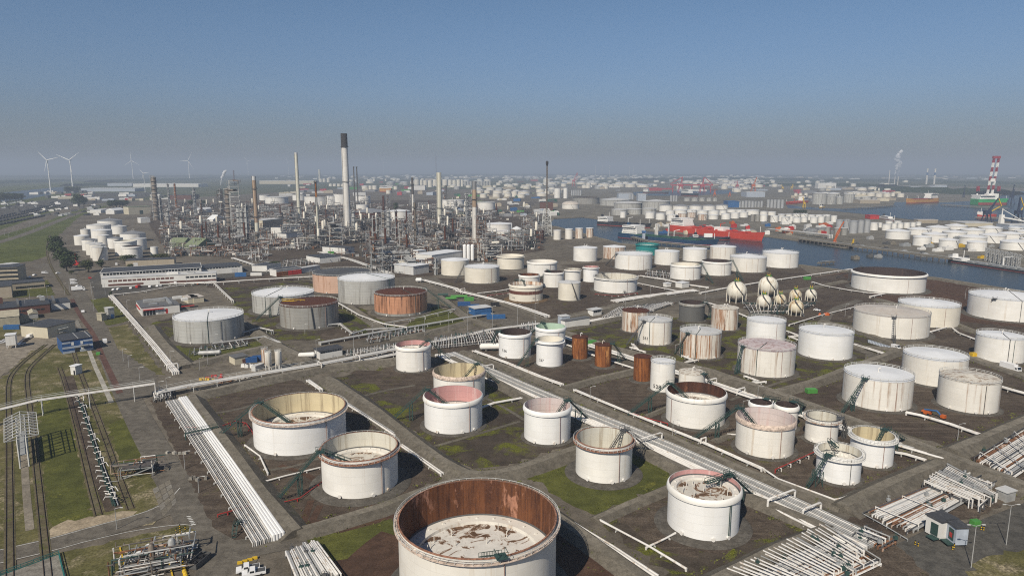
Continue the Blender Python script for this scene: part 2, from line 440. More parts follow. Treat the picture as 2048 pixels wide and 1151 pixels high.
WEED = []
def bund(pts, h=1.7, tw=2.2, bw=8.5, sm=0, name='embankment', mats=('bund_slope', 'bund')):
    W = [G(p[0], p[1], h) for p in pts]; W = [Vector((p.x, p.y, 0)) for p in W]
    if sm: W = smooth(W, sm)
    o2 = []
    for a, b in zip(W, W[1:]):
        n = max(1, int((b - a).length / 12)); o2 += [a.lerp(b, i / n) for i in range(n)]
    W = o2 + [W[-1]]
    q = random.Random(int(pts[0][0])); WEED.append((W, bw, tw))
    prof = [(-bw / 2, -.2), (-tw / 2, h), (tw / 2, h), (bw / 2, -.2)]
    mb = MB()
    rows = [offset_path(W, o) for o, _ in prof]
    n = len(W)
    for k, (o, z) in enumerate(prof):
        for p in rows[k]:
            mb.v.append((p.x + q.uniform(-.25, .25), p.y + q.uniform(-.25, .25), z + (q.uniform(-.12, .12) if z > 0 else 0)))
    for k in range(3):
        for i in range(n - 1):
            mb.f.append((k * n + i + 1, k * n + i, (k + 1) * n + i, (k + 1) * n + i + 1)); mb.m.append(1 if k == 1 else 0)
    mb.f.append(tuple(k * n for k in range(4))); mb.m.append(0)
    mb.f.append(tuple(k * n + n - 1 for k in (3, 2, 1, 0))); mb.m.append(0)
    return tag(mb.build(name, [M[m] for m in mats], smooth=False), kind='structure')

S = 25000
tag(MB().poly([(-S + 3000, -1500, 0), (S - 3000, -1500, 0), (S - 3000, 30000, 0), (-S + 3000, 30000, 0)]).build('ground', M['far']), kind='structure')
# near industrial land up to ~2.6 km, terminal land on the far bank
sheet('ground', [(-1600, -300, 0), (1500, -300, 0), (1700, 900, 0), (1700, 3200, 0), (-900, 3600, 0), (-1300, 1500, 0)], 'ground', world=True)
sheet('ground', [(1085, 446), (1085, 372), (1400, 362), (1900, 372), (2200, 380), (2200, 575), (1700, 500), (1300, 462)], 'quayland')
# grass dyke on the left and roads there
sheet('field', [(-60, 500), (0, 470), (60, 452), (140, 424), (212, 406), (215, 413), (160, 432), (112, 476), (92, 512), (60, 522), (-60, 536)], 'field', 3)
sheet('field', [(-60, 455), (30, 436), (110, 415), (120, 419), (40, 446), (-60, 480)], 'field', 2)
sheet('field', [(-60, 378), (170, 361), (190, 368), (130, 372), (47, 380), (-60, 390)], 'field', 8)
sheet('field', [(0, 409), (60, 398), (130, 384), (150, 388), (60, 404), (0, 420)], 'field', 4)
sheet('yard', [(-60, 425), (60, 404), (200, 386), (330, 384), (260, 402), (210, 405), (110, 414), (20, 436), (-60, 452)], 'asphalt_dark', 0)
strip('road', [(-60, 500), (0, 484), (60, 465), (120, 440), (170, 421), (214, 408), (260, 398)], 13, 'asphalt')
strip('path', [(-60, 484), (0, 470), (60, 452), (110, 435)], 5, 'asphalt')
sheet('water', [(-80, 394), (47, 381), (130, 373), (128, 384), (60, 397), (-80, 412)], 'water')
# harbour water
WZ = .35
sheet('water', [(1098, 450), (1180, 470), (1240, 486), (1310, 493), (1440, 501), (1600, 529), (1700, 541), (1870, 554), (2200, 606), (2200, 560), (1990, 527), (1800, 506), (1700, 494), (1620, 482), (1540, 472), (1340, 464), (1270, 456), (1200, 437), (1165, 433), (1110, 436)], 'water', z=WZ)
sheet('water', [(1571, 409), (1600, 413), (1686, 418), (1786, 411), (1790, 404), (1811, 404), (1886, 405), (1940, 402), (2200, 400), (2200, 462), (2048, 444), (1930, 441), (1836, 441), (1756, 431), (1676, 423), (1576, 416)], 'water', z=WZ)
sheet('water', [(1265, 384), (1374, 381), (1470, 380), (1475, 386), (1374, 392), (1269, 391)], 'water', z=WZ)
sheet('water', [(1990, 402), (2010, 384), (2200, 376), (2200, 398)], 'water', z=WZ)
# quay edges
bund([(1600, 529), (1700, 541), (1870, 554), (2200, 606)], 1.6, 5, 12, name='quay', mats=('bund_slope', 'bund'))
bund([(1110, 452), (1180, 470), (1240, 486), (1310, 493), (1440, 501), (1600, 529)], 1.6, 4, 10, name='quay')
bund([(1110, 435), (1165, 432), (1200, 436), (1270, 455), (1340, 463), (1540, 470), (1620, 481), (1700, 493)], 2.5, 6, 14, name='quay')
sheet('yard', [(296, 446), (310, 406), (620, 400), (960, 400), (1070, 452), (1090, 500), (990, 518), (860, 552), (720, 556), (640, 530), (480, 520), (330, 500)], 'soil', 2)  # refinery ground: dark soil colour also stands in for dense shadows between units
# ---- tank farm basins
B = [
 ('soil', [(392, 792), (560, 748), (632, 774), (670, 790), (830, 908), (892, 952), (800, 1002), (640, 1052), (590, 1047), (480, 900)], 1.5),
 ('soil_moss', [(650, 757), (790, 733), (880, 728), (900, 718), (1000, 768), (1060, 800), (1160, 852), (1160, 890), (1080, 908), (1010, 932), (945, 936), (890, 912), (800, 846)], 1.5),
 ('soil', [(700, 745), (790, 733), (880, 728), (900, 722), (960, 752), (870, 800), (760, 780)], 2.5),
 ('grass', [(1046, 950), (1150, 905), (1200, 885), (1290, 893), (1345, 930), (1330, 972), (1180, 1032), (1125, 992)], 2),
 ('soil_moss', [(1330, 985), (1190, 1040), (1330, 1142), (1380, 1190), (1460, 1200), (1650, 1046), (1520, 985)], 1.2),
 ('soil', [(1340, 985), (1230, 1030), (1335, 1100), (1420, 1110), (1600, 1045), (1520, 988)], 2.5),
 ('soil_red', [(750, 1010), (600, 1070), (650, 1180), (1300, 1190), (1200, 1090), (1110, 1010), (950, 960)], 2),
 ('grass', [(610, 1085), (690, 1060), (790, 1040), (800, 1075), (700, 1110), (640, 1150), (615, 1120)], 3),
 ('soil', [(942, 702), (1075, 682), (1280, 736), (1460, 784), (1532, 806), (1700, 872), (1872, 925), (1672, 1008), (1500, 932), (1330, 852), (1130, 770)], 1),
 ('soil_moss', [(1140, 662), (1240, 634), (1350, 632), (1500, 628), (1720, 638), (1770, 705), (1695, 738), (1545, 786), (1400, 738), (1250, 700)], 1.5),
 ('soil', [(1560, 792), (1700, 742), (1800, 702), (1880, 696), (2100, 760), (2100, 832), (1902, 892), (1700, 835)], 1.5),
 ('soil', [(1690, 640), (1760, 598), (1860, 610), (2100, 665), (2100, 748), (1900, 700)], 1.5),
 ('soil_red', [(1600, 558), (1690, 544), (1870, 560), (2100, 600), (2100, 660), (1900, 640), (1760, 597), (1660, 580)], 1.5),
 ('soil', [(900, 575), (1000, 552), (1180, 560), (1330, 574), (1330, 588), (1230, 606), (1090, 640), (1010, 606)], 1.5),
 ('soil', [(850, 556), (930, 556), (1050, 548), (1000, 578), (930, 592)], 2),
 ('soil', [(1120, 530), (1340, 515), (1600, 535), (1640, 558), (1500, 582), (1330, 560)], 2),
 ('soil', [(1540, 565), (1680, 548), (1760, 598), (1690, 640), (1560, 640), (1430, 600)], 2),
 ('soil_moss', [(300, 648), (350, 632), (500, 655), (530, 688), (376, 724)], 1.5),
 ('grass', [(312, 656), (345, 690), (420, 700), (520, 685), (540, 692), (376, 722)], 2),
 ('soil_moss', [(430, 570), (620, 560), (700, 600), (760, 640), (690, 680), (560, 680), (500, 640)], 2),
 ('grass', [(675, 622), (745, 635), (800, 655), (790, 668), (700, 640)], 1.5),
 ('grass', [(690, 655), (715, 652), (745, 668), (712, 675)], 1.2),
 ('grass', [(812, 650), (850, 622), (870, 612), (940, 636), (900, 655), (815, 662)], 1.5),
 ('soil', [(370, 555), (520, 545), (600, 560), (500, 575), (420, 575)], 2),
 ('soil', [(640, 665), (690, 655), (760, 680), (700, 690), (650, 690)], 1),
]
for m, pts, j in B: sheet('basin_floor', pts, m, j)
# ---- embankments between the basins
for pts, kw in [
 ([(384, 786), (512, 758), (650, 730), (792, 716)], dict(h=2.2, tw=3, bw=11)),
 ([(384, 788), (430, 850), (500, 945), (592, 1058)], dict(h=2.2, tw=2.2, bw=10)),
 ([(592, 1058), (640, 1045), (760, 1010), (850, 975), (945, 946)], dict(h=1.8)),
 ([(655, 752), (730, 800), (830, 878), (900, 928), (945, 946), (1010, 940), (1080, 918), (1165, 888)], dict(h=2.2, tw=2.8, bw=11, sm=1)),
 ([(945, 946), (1050, 985), (1200, 1090), (1300, 1160)], dict(h=1.6, tw=3)),
 ([(1190, 1035), (1260, 1004), (1345, 968)], dict(h=1.2, tw=1.6, bw=6)),
 ([(905, 712), (1000, 762), (1150, 842), (1280, 890), (1400, 950), (1520, 995), (1660, 1052)], dict(h=1.8, tw=2, bw=9)),
 ([(1660, 1052), (1560, 1090), (1420, 1160)], dict(h=2, tw=3, bw=10)),
 ([(925, 700), (1040, 740), (1150, 790), (1330, 866), (1500, 940), (1685, 1010)], dict(h=1.4, tw=2, bw=6)),
 ([(1685, 1008), (1780, 962), (1880, 920)], dict(h=2.4, tw=3, bw=12)),
 ([(1128, 771), (1200, 752), (1290, 732)], dict(h=1.6, tw=2, bw=8)),
 ([(1292, 829), (1335, 812)], dict(h=1, tw=1, bw=4)),
 ([(1428, 878), (1475, 860)], dict(h=1, tw=1, bw=4)),
 ([(1072, 650), (1135, 664), (1225, 692), (1417, 738), (1553, 782), (1700, 834), (1880, 900), (2100, 985)], dict(h=2.2, tw=3.5, bw=11)),
 ([(1545, 782), (1620, 762), (1695, 735)], dict(h=2, tw=3, bw=9)),
 ([(1695, 735), (1760, 712), (1800, 697)], dict(h=1.6, tw=3, bw=9)),
 ([(1905, 896), (1980, 866), (2100, 815)], dict(h=2.2, tw=3, bw=11)),
 ([(1700, 690), (1800, 697), (1900, 698), (2100, 765)], dict(h=1, tw=5, bw=9)),
 ([(1640, 640), (1700, 652), (1800, 690)], dict(h=1.4, tw=3, bw=8)),
 ([(1755, 596), (1840, 618), (1950, 660), (2100, 690)], dict(h=1.4, tw=3, bw=8)),
 ([(1010, 604), (1100, 640), (1160, 628), (1330, 588)], dict(h=1.4, tw=2.5, bw=8)),
 ([(1130, 655), (1240, 632), (1350, 628), (1480, 622)], dict(h=1.5, tw=2.5, bw=8)),
 ([(860, 560), (1010, 604)], dict(h=1.2, tw=2.5, bw=8)),
 ([(376, 728), (460, 706), (560, 684)], dict(h=1.6, tw=3, bw=9)),
 ([(300, 650), (330, 690), (376, 728)], dict(h=2, tw=4, bw=12)),
 ([(480, 640), (560, 690), (620, 720)], dict(h=1.8, tw=4, bw=11)),
 ([(700, 610), (760, 650), (790, 672), (830, 668), (940, 640)], dict(h=1.6, tw=3, bw=9)),
 ([(880, 590), (940, 636), (990, 650)], dict(h=1.6, tw=3, bw=9)),
 ([(1490, 588), (1600, 578), (1690, 560)], dict(h=1.2, tw=3, bw=8)),
]: bund(pts, **kw)
for pts, w_ in [([(600, 1062), (612, 1030), (622, 1000)], 2), ([(612, 1066), (628, 1034), (640, 1010)], 2), ([(575, 1072), (600, 1060), (640, 1040)], 3), ([(700, 1150), (750, 1100), (790, 1070)], 9), ([(1150, 1150), (1160, 1110), (1140, 1085)], 3), ([(1200, 1150), (1190, 1110), (1150, 1080)], 2.5), ([(560, 930), (620, 950), (640, 970)], 2)]: strip('path', pts, w_, 'soil_red')
for pts, w_ in [([(700, 800), (760, 782), (830, 770)], 2.2), ([(870, 892), (960, 866), (1040, 842)], 1.8), ([(960, 790), (1010, 815), (1050, 840)], 1.6), ([(1460, 800), (1540, 770), (1600, 752)], 1.8), ([(1150, 850), (1200, 830)], 1.6), ([(1480, 905), (1560, 880), (1620, 870)], 1.8), ([(400, 830), (470, 820), (540, 800)], 2), ([(1700, 790), (1800, 820), (1900, 850)], 3), ([(540, 940), (600, 930), (640, 915)], 1.6)]: strip('path', pts, w_, 'bund_slope')
# ---- roads and yards
strip('road', [(900, 700), (1040, 752), (1150, 802), (1330, 880), (1500, 955), (1700, 1040), (1780, 1080)], 5.5, 'asphalt')
strip('road', [(600, 700), (760, 690), (900, 684), (1050, 660), (1200, 622), (1330, 600), (1480, 590)], 10, 'asphalt')
strip('road', [(860, 556), (940, 610), (1020, 650), (1090, 662)], 12, 'asphalt')
strip('road', [(1690, 740), (1760, 715), (1700, 690), (1640, 660), (1660, 620), (1720, 600)], 6, 'asphalt')
sheet('yard', [(260, 725), (350, 735), (520, 700), (640, 690), (800, 668), (1000, 640), (1000, 660), (800, 700), (650, 728), (512, 756), (380, 784), (300, 790)], 'ground', 2)
sheet('yard', [(370, 770), (470, 745), (600, 715), (590, 735), (480, 762), (385, 784)], 'gravel', 1)
sheet('yard', [(760, 700), (850, 690), (1000, 665), (1000, 690), (900, 705), (780, 715)], 'soil', 1)
sheet('yard', [(360, 566), (190, 600), (180, 560), (200, 540), (500, 532), (560, 545)], 'asphalt_dark', 0)
# left fields, roads, tracks
sheet('field', [(-40, 800), (20, 740), (60, 700), (110, 686), (190, 703), (240, 790), (290, 900), (335, 1000), (312, 1046), (260, 1052), (100, 1092), (-40, 1130)], 'grass_dry', 1.5)
sheet('field', [(75, 800), (130, 780), (150, 860), (170, 960), (185, 1050), (95, 1070), (85, 950)], 'grass', 1.5)
sheet('field', [(215, 850), (255, 830), (290, 900), (262, 930), (240, 920)], 'grass', 1.5)
sheet('field', [(215, 655), (255, 648), (300, 710), (330, 750), (270, 745), (225, 700)], 'grass_dry', 1.2)
sheet('field', [(175, 600), (215, 595), (262, 640), (215, 652), (195, 640)], 'grass', 1)
sheet('field', [(-40, 565), (95, 560), (110, 590), (-40, 600)], 'grass', 1)
sheet('field', [(60, 430 + 100), (150, 520), (160, 545), (120, 560), (90, 548)], 'asphalt', 1)
sheet('sand_bank', [(95, 1062), (130, 1040), (200, 1030), (265, 1018), (272, 1035), (235, 1062), (140, 1085), (100, 1092)], 'sand', 1.2)
sheet('yard', [(-40, 700), (40, 670), (90, 640), (130, 660), (118, 690), (60, 702), (20, 742), (-40, 770)], 'gravel', 1.2)
sheet('field', [(-40, 655), (60, 640), (90, 628), (40, 668), (-40, 690)], 'grass_dry', 1)
strip('road', [(120, 500), (135, 545), (165, 600), (200, 660), (232, 745), (283, 850), (340, 950), (400, 1060), (480, 1180)], 9.5, 'asphalt')
sheet('yard', [(208, 690), (240, 700), (310, 745), (322, 780), (275, 800), (245, 780)], 'asphalt', .8)
sheet('yard', [(300, 800), (350, 800), (380, 830), (470, 950), (560, 1075), (440, 1080), (400, 1000), (350, 900)], 'soil', .5)
strip('road', [(-60, 1128), (0, 1112), (105, 1088), (180, 1066), (280, 1040), (340, 1015), (372, 985)], 8, 'asphalt')
sheet('road', [(330, 1010), (372, 975), (400, 1040), (470, 1080), (600, 1060), (620, 1090), (520, 1110), (470, 1200), (380, 1200), (400, 1110), (390, 1060), (350, 1040)], 'asphalt')
sheet('field', [(0, 1150), (110, 1108), (240, 1078), (370, 1050), (390, 1062), (330, 1085), (240, 1110), (240, 1200), (0, 1200)], 'grass_dry', .8)
strip('road_marking', [(-60, 1141), (0, 1125), (105, 1101), (180, 1080), (280, 1058), (360, 1048), (385, 1050)], .18, 'line')
strip('road_marking', [(-60, 1114), (0, 1099), (105, 1076), (180, 1054), (280, 1028), (335, 1004), (360, 975)], .18, 'line')
for k in range(6):
    a = G(374 + k * 1.9, 1032 + k * 3.2); sheet('road_marking', [a, a + Vector((1.2, .1, 0)), a + Vector((1.0, -.35, 0)), a + Vector((-.1, -.3, 0))], 'line', world=True)
strip('path', [(144, 598), (158, 629), (188, 668), (200, 702), (220, 745), (240, 786)], 2.6, 'brickpath')
strip('path', [(152, 640), (170, 680)], 2.2, 'concrete')
strip('path', [(176, 695), (190, 732), (205, 765), (223, 805)], 1.9, 'concrete_pale', sm=0)
for i_ in range(3):
    for j_ in range(5):
        a_, b_, c_, d_ = G(304, 978), G(340, 958), G(354, 1004), G(326, 1034)
        def qv(u, v): return a_.lerp(b_, u).lerp(d_.lerp(c_, u), v)
        u0, v0 = i_ / 3, j_ / 5
        sheet('concrete_slab', [qv(u0 + .02, v0 + .015), qv(u0 + .32, v0 + .015), qv(u0 + .32, v0 + .19), qv(u0 + .02, v0 + .19)], 'bund' if (i_ + j_) % 3 else 'concrete', world=True)
strip('path', [(48, 900), (52, 980), (60, 1060)], 2, 'gravel')
TR = [[(92, 689), (52, 718), (23, 748), (17, 768), (17, 800), (19, 930), (20, 1180)], [(110, 689), (79, 716), (58, 737), (53, 758), (58, 800), (73, 930), (92, 1108), (99, 1180)],
      [(119, 735), (128, 760), (140, 800), (157, 865), (179, 961), (198, 1031)], [(146, 700), (160, 745), (182, 800), (212, 880), (240, 960), (262, 1018)],
      [(100, 470), (92, 500), (100, 530), (118, 560), (138, 590)]]
for pts in TR:
    strip('track_bed', pts, 2.5, 'ballast', sm=2)
    W = smooth([G(*p) for p in pts], 2); rm = MB()
    for s in (-.75, .75): rm.tube([(p.x, p.y, .3) for p in offset_path(W, s)], .1, 4)
    rt = rm.build('rail', plain('rusty_rail', (.045, .028, .02), .7)); tag(rt, kind='structure'); rt.name = 'railway_track'
# dark platform of the wagon loading line
strip('path', [(136, 752), (150, 800), (172, 870), (200, 950), (228, 1020)], 4.2, 'soil')
sheet('concrete_slab', [(-40, 1168), (40, 1136), (118, 1108), (132, 1150), (140, 1200), (-40, 1200)], 'concrete')
tf = thing('pit_railing', G(118, 1108), 'teal railing round the concrete pit in the bottom left corner', 'railing'); m = MB(); o_ = G(118, 1108); ps = [G(-40, 1166) - o_, Vector((0, 0, 0)), G(140, 1200) - o_]
for a_, b_ in zip(ps, ps[1:]):
    for zz in (.15, .6, 1.1): m.beam((a_.x, a_.y, zz), (b_.x, b_.y, zz), .12 if zz > .2 else .3)
    for i_ in range(13): c_ = a_.lerp(b_, i_ / 12); m.beam((c_.x, c_.y, 0), (c_.x, c_.y, 1.1), .08)
m.build('rails', plain('teal_steel', (.02, .13, .12), .6), tf)
# yard at the lower right
sheet('yard', [(1730, 1180), (1790, 1090), (1850, 1060), (1960, 1040), (2100, 985), (2100, 1200), (1740, 1200)], 'asphalt_dark', 0)
sheet('yard', [(1500, 1200), (1640, 1060), (1780, 1080), (1860, 1150), (1840, 1200)], 'soil', 1)
sheet('yard', [(1700, 1040), (1800, 985), (1900, 935), (2000, 960), (2060, 975), (1960, 1035), (1840, 1060), (1770, 1075)], 'soil', 1)
sheet('yard', [(1910, 1180), (1960, 1120), (2100, 1080), (2100, 1200)], 'grass_dry', 1)
sheet('yard', [(1930, 905), (2100, 850), (2100, 990), (2000, 960)], 'soil', 1)
# ---------------------------------------------------------------- storage tanks close to the camera
def solve_tank(xl, xr, yt, yb, H=None):
    cx, w = (xl + xr) / 2, xr - xl
    f0 = G(cx, yb); C = Vector((f0.x, f0.y, 0)); r = w / 2 * depth(f0) / F; C.y += r
    h = H or max(2.0, zat(f0, yt))
    A = [2 * PI * i / 48 for i in range(48)]
    for _ in range(25):
        top = [P((C.x + r * math.cos(a), C.y + r * math.sin(a), h)) for a in A]
        bot = [P((C.x + r * math.cos(a), C.y + r * math.sin(a), 0)) for a in A]
        x0, x1 = min(p[0] for p in top), max(p[0] for p in top)
        d = depth((C.x, C.y, h)); m = d / F
        r *= w / (x1 - x0); C.x += (cx - (x0 + x1) / 2) * m
        sl = max(.05, (HC) / max(20, C.y))
        if H is None:
            C.y -= (yb - max(p[1] for p in bot)) * m / sl * .8
            h += (max(p[1] for p in top) - yt) * m * .9
        else:
            C.y -= (yt - max(p[1] for p in top)) * m / max(.05, (HC - h) / C.y) * .8
        h = max(1.5, h)
    return C, r, h

def text_on_shell(s, size, r, ang, z, mat, parent, name='number_marking'):
    cu = bpy.data.curves.new('txt', 'FONT'); cu.body = s; cu.size = size; cu.align_x = 'CENTER'; cu.space_character = 1.1; cu.offset = .02 * size
    to = bpy.data.objects.new('txt', cu); COL.objects.link(to)
    me = bpy.data.meshes.new_from_object(to.evaluated_get(bpy.context.evaluated_depsgraph_get()))
    bpy.data.objects.remove(to); bpy.data.curves.remove(cu)
    for v in me.vertices:
        a = ang + v.co.x / r
        zz = z + v.co.y
        v.co = ((r + .04) * math.cos(a), (r + .04) * math.sin(a), zz)
    me.materials.clear(); me.materials.append(mat)
    o = bpy.data.objects.new(name, me); COL.objects.link(o); o.parent = parent
    return o

def railing(mb, r, z, n, a0=0, a1=2 * PI, h=1.1, mi=0, t=.1):
    full = abs(a1 - a0) > 6.2
    k = n if full else n + 1
    for i in range(k):
        a = a0 + (a1 - a0) * i / n
        mb.beam((r * math.cos(a), r * math.sin(a), z), (r * math.cos(a), r * math.sin(a), z + h), t)
    for zz in (z + h, z + h * .52):
        mb.arc(r, zz, a0, a1, t, t, n)

def stair_run(mb, a, b, w=.9, hr=1.1, tread=True, t=.13):
    a, b = Vector(a), Vector(b); d = b - a
    hd = Vector((d.x, d.y, 0)).normalized(); sx = Vector((hd.y, -hd.x, 0)) * (w / 2)
    for s in (-1, 1):
        mb.beam(a + sx * s, b + sx * s, t, .26)
        up = Vector((0, 0, hr))
        mb.beam(a + sx * s + up, b + sx * s + up, t * .7)
        n = max(2, int(d.length / 2.2))
        for i in range(n + 1):
            p = a + d * (i / n) + sx * s
            mb.beam(p, p + up, t * .6)
    if tread:
        n = max(3, int(d.length / .8))
        for i in range(n + 1):
            p = a + d * (i / n); mb.beam(p - sx, p + sx, .35, .08)

def strut_tower(mb, p, w=1.2, t=.16, z0=0):
    x, y, z = p
    cs = [(x + i * w / 2, y + j * w / 2) for i, j in ((-1, -1), (1, -1), (1, 1), (-1, 1))]
    for c in cs: mb.beam((*c, z0), (*c, z), t)
    n = max(1, int((z - z0) / 3))
    for k in range(n):
        za, zb = z0 + (z - z0) * k / n, z0 + (z - z0) * (k + 1) / n
        for i in range(4):
            c0, c1 = cs[i], cs[(i + 1) % 4]
            mb.beam((*c0, za), (*c1, zb), t * .6)

_roofcache = {}
def make_tank(row):
    xl, xr, yt, yb, shell, kind, o = row[:7]; label = row[7]
    C, r, h = solve_tank(xl, xr, yt, yb, o.get('H'))
    if kind == 'open': r = r - .85 if o.get('lip', 'thick') == 'thin' and r > 9 else r / 1.03
    if o.get('dbg'): print('TANK', label[:30], [round(q, 1) for q in C], round(r, 1), round(h, 1))
    n = 72 if r * F / depth(C) > 45 else 48
    root = thing('storage_tank', (C.x, C.y, 0), label, 'storage tank', o.get('group', 'cylindrical storage tanks of the tank farm'))
    mt = M[shell]; af = math.atan2(-C.y, -C.x)
    small = r * F / depth(C) < 28
    # foundation ring
    pr = r + o.get('pad', max(1.2, r * .16))
    MB().lathe([(pr, -.3), (pr, .12), (pr - .5, .35), (r - .4, .55)], n).build('foundation', M[o.get('padm', 'padm')], root, True)
    if kind == 'open':
        dp = o.get('dep', .6) * h; zi = h - dp
        th = max(.12, r * .008)
        MB().lathe([(r, .3), (r, h), (r - th, h + .02)], n).build('shell', mt, root, True)
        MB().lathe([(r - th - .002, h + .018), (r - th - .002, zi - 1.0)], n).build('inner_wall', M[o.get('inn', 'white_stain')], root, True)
        # floating roof
        rr = r - th - .25; pw = min(3.2, rr * .2)
        fr = MB().lathe([(rr, zi - .9), (rr, zi), (rr - pw, zi + .05), (rr - pw - .05, zi - .7)], n, mi=0)
        fr.lathe([(rr - pw - .05, zi - .7), (.05, zi - .62)], n, mi=1, capt=True)
        q = rnd.Random if False else random.Random(int(xl))
        if r > 6:
            for k in range(int(8 + r)):
                a, d = q.uniform(0, 6.28), math.sqrt(q.random()) * (rr - pw - .6)
                fr.lathe([(.1, -.7), (.1, 1.0)], 5, (d * math.cos(a), d * math.sin(a), zi), 0, capt=True)
            for k in range(int(6 + r)):
                a = 2 * PI * k / int(6 + r)
                fr.box(((rr - pw * .5) * math.cos(a), (rr - pw * .5) * math.sin(a), zi + .15), (.5, .5, .3), a, 0)
        fr.build('floating_roof', [M['pontoon'], M[o.get('deck', 'deck2')]], root)
        if r > 5 and o.get('seal', 1):
            MB().lathe([(r - th - .01, zi + .25), (rr - .12, zi + .02)], n).build('roof_seal', M['steel_dark'], root, True)
        lip = o.get('lip', 'thick'); lm = M[o.get('lipm', shell)]
        if lip == 'thick':
            e = max(.45, r * .035)
            MB().lathe([(r, h - 1.7), (r + e, h - 1.5), (r + e * 1.1, h - .9), (r + e * .7, h - .25), (r + .02, h + .06), (r - th, h + .1)], n).build('wind_girder', lm, root, True)
        else:
            MB().lathe([(r, h - 1.15), (r + 1.0, h - 1.1), (r + 1.0, h - .95), (r, h - .9)], n).build('wind_girder', lm, root)
            MB().lathe([(r + .14, h - .12), (r + .14, h + .12), (r - th - .05, h + .12)], n).build('top_angle', M[o.get('topm', 'rimrust')], root)
            if not small:
                rm = MB(); railing(rm, r + .9, h - .95, 64 if r > 15 else 44, t=.09); rm.build('railing', M[o.get('railm', 'rail')], root)
        zt = h
    else:
        slope = o.get('slope', .10)
        MB().lathe([(r, .3), (r, h)], n).build('shell', mt, root, True)
        rs = [(r + .12, h - .12), (r + .12, h + .02), (r * .6, h + slope * r * .42), (r * .3, h + slope * r * .72), (.3, h + slope * r)]
        if kind == 'dome':
            rs = [(r + .12, h - .12), (r + .12, h + .02)] + [(max(.05, r * math.cos(a)), h + slope * r * math.sin(a)) for a in [PI / 2 * i / 7 for i in range(1, 8)]]
        MB().lathe(rs, n, capt=True).build('roof', M[o.get('roof', 'roof_white')], root, True)
        if not small or o.get('rail'):
            rm = MB(); railing(rm, r + .05, h, max(24, int(r * 2.2)), t=.12); rm.build('railing', M[o.get('railm', 'rail')], root)
        vm = MB()
        for k in range(1 + int(xl) % 2):
            a = k * 2.1 + xl; d = r * .12
            vm.tube([(d * math.cos(a), d * math.sin(a), h + slope * r - .2), (d * math.cos(a), d * math.sin(a), h + slope * r + 1.3), (d * math.cos(a) + .5, d * math.sin(a), h + slope * r + 1.6), (d * math.cos(a) + .9, d * math.sin(a), h + slope * r + 1.1)], .2, 8)
        if r > 4 and int(xl) % 3: vm.build('roof_vent', M['pipe_white'], root, True)
        if 'rline' in o and not small:
            a = af + o.get('ra', .35)
            m = MB().tube([(.5 * math.cos(a), .5 * math.sin(a), h + slope * r + .2), (r * .6 * math.cos(a), r * .6 * math.sin(a), h + slope * r * .42 + .2), ((r + .2) * math.cos(a), (r + .2) * math.sin(a), h + .15), ((r + .2) * math.cos(a), (r + .2) * math.sin(a), .6)], .13, 6)
            m.build('foam_line', M[o['rline']], root)
        zt = h
    if 'band' in o:
        z0, z1, bm = o['band']
        MB().lathe([(r + .03, h * z0), (r + .03, h * z1)], n).build('painted_band', M[bm], root, True)
    # manhole and nozzles at the foot of the shell
    if not small:
        nm = MB()
        for da in (-.55, .3, .75):
            a = af + da; c = (r * math.cos(a), r * math.sin(a))
            e = Vector((math.cos(a), math.sin(a), 0))
            b = Vector((*c, 1.1)); nm.tube([b - e * .1, b + e * .5], .42, 12); nm.tube([b + e * .5, b + e * .58], .55, 12)
        nm.build('manhole', M['pipe_white'], root, True)
        pm = MB()
        for da in o.get('drops', (.55,)):
            a = af + da; e = Vector((math.cos(a), math.sin(a), 0)) * (r + .25)
            pm.tube([(e.x, e.y, .6), (e.x, e.y, h - .3)], .1, 6)
        pm.build('riser_pipe', M[o.get('drop', 'riser')], root)
    for num, da, zf, sz in o.get('num', []):
        text_on_shell(num, sz, r, af + da, h * zf, M['black'], root)
    # access stair from the ground to the rim
    if 'foot' in o:
        f = G(*o['foot']) - Vector((C.x, C.y, 0)); a = o.get('sa', math.atan2(f.y, f.x))
        if 'rimpx' in o:
            q = G(*o['rimpx'], h) - Vector((C.x, C.y, h)); a = math.atan2(q.y, q.x)
        top = Vector((math.cos(a), math.sin(a), 0)) * (r + .9) + Vector((0, 0, h + .2))
        sm = MB(); stair_run(sm, f + Vector((0, 0, .2)), top, .9, t=.14)
        mid = f.lerp(top, o.get('mid', .55)); mid.z = f.z + (top.z - f.z) * o.get('mid', .55)
        if h > 6: strut_tower(sm, mid, 1.1 if not o.get('lat') else 2.2, .19)
        e = Vector((math.cos(a), math.sin(a), 0))
        sm.box(tuple(e * (r + .3) + Vector((0, 0, h + .25))), (2.4, 2.4, .15), a)
        for i in (-1, 1):
            for j in (-1, 1):
                s = Vector((-e.y, e.x, 0)) * 1.15 * j
                b = e * (r + .3 + i * 1.15) + s
                sm.beam((b.x, b.y, h + .3), (b.x, b.y, h + 1.5), .1)
        for j in (-1, 1):
            s = Vector((-e.y, e.x, 0)) * 1.15 * j
            sm.beam(tuple(e * (r - .85) + s + Vector((0, 0, h + 1.5))), tuple(e * (r + 1.45) + s + Vector((0, 0, h + 1.5))), .1)
        sm.build('stairway', M[o.get('stm', 'greensteel')], root)
        if kind == 'open' and r > 6 and o.get('ladder', 1):
            lm2 = MB(); ln = max(4, dp * 1.9); ln = min(ln, 1.6 * r)
            stair_run(lm2, tuple(e * (r - .6) + Vector((0, 0, h + .1))), tuple(e * (r - .6 - math.sqrt(max(4, ln * ln - dp * dp))) + Vector((0, 0, zi + .3))), .8, 1.0, t=.16)
            lm2.build('rolling_ladder', M[o.get('stm', 'greensteel')], root)
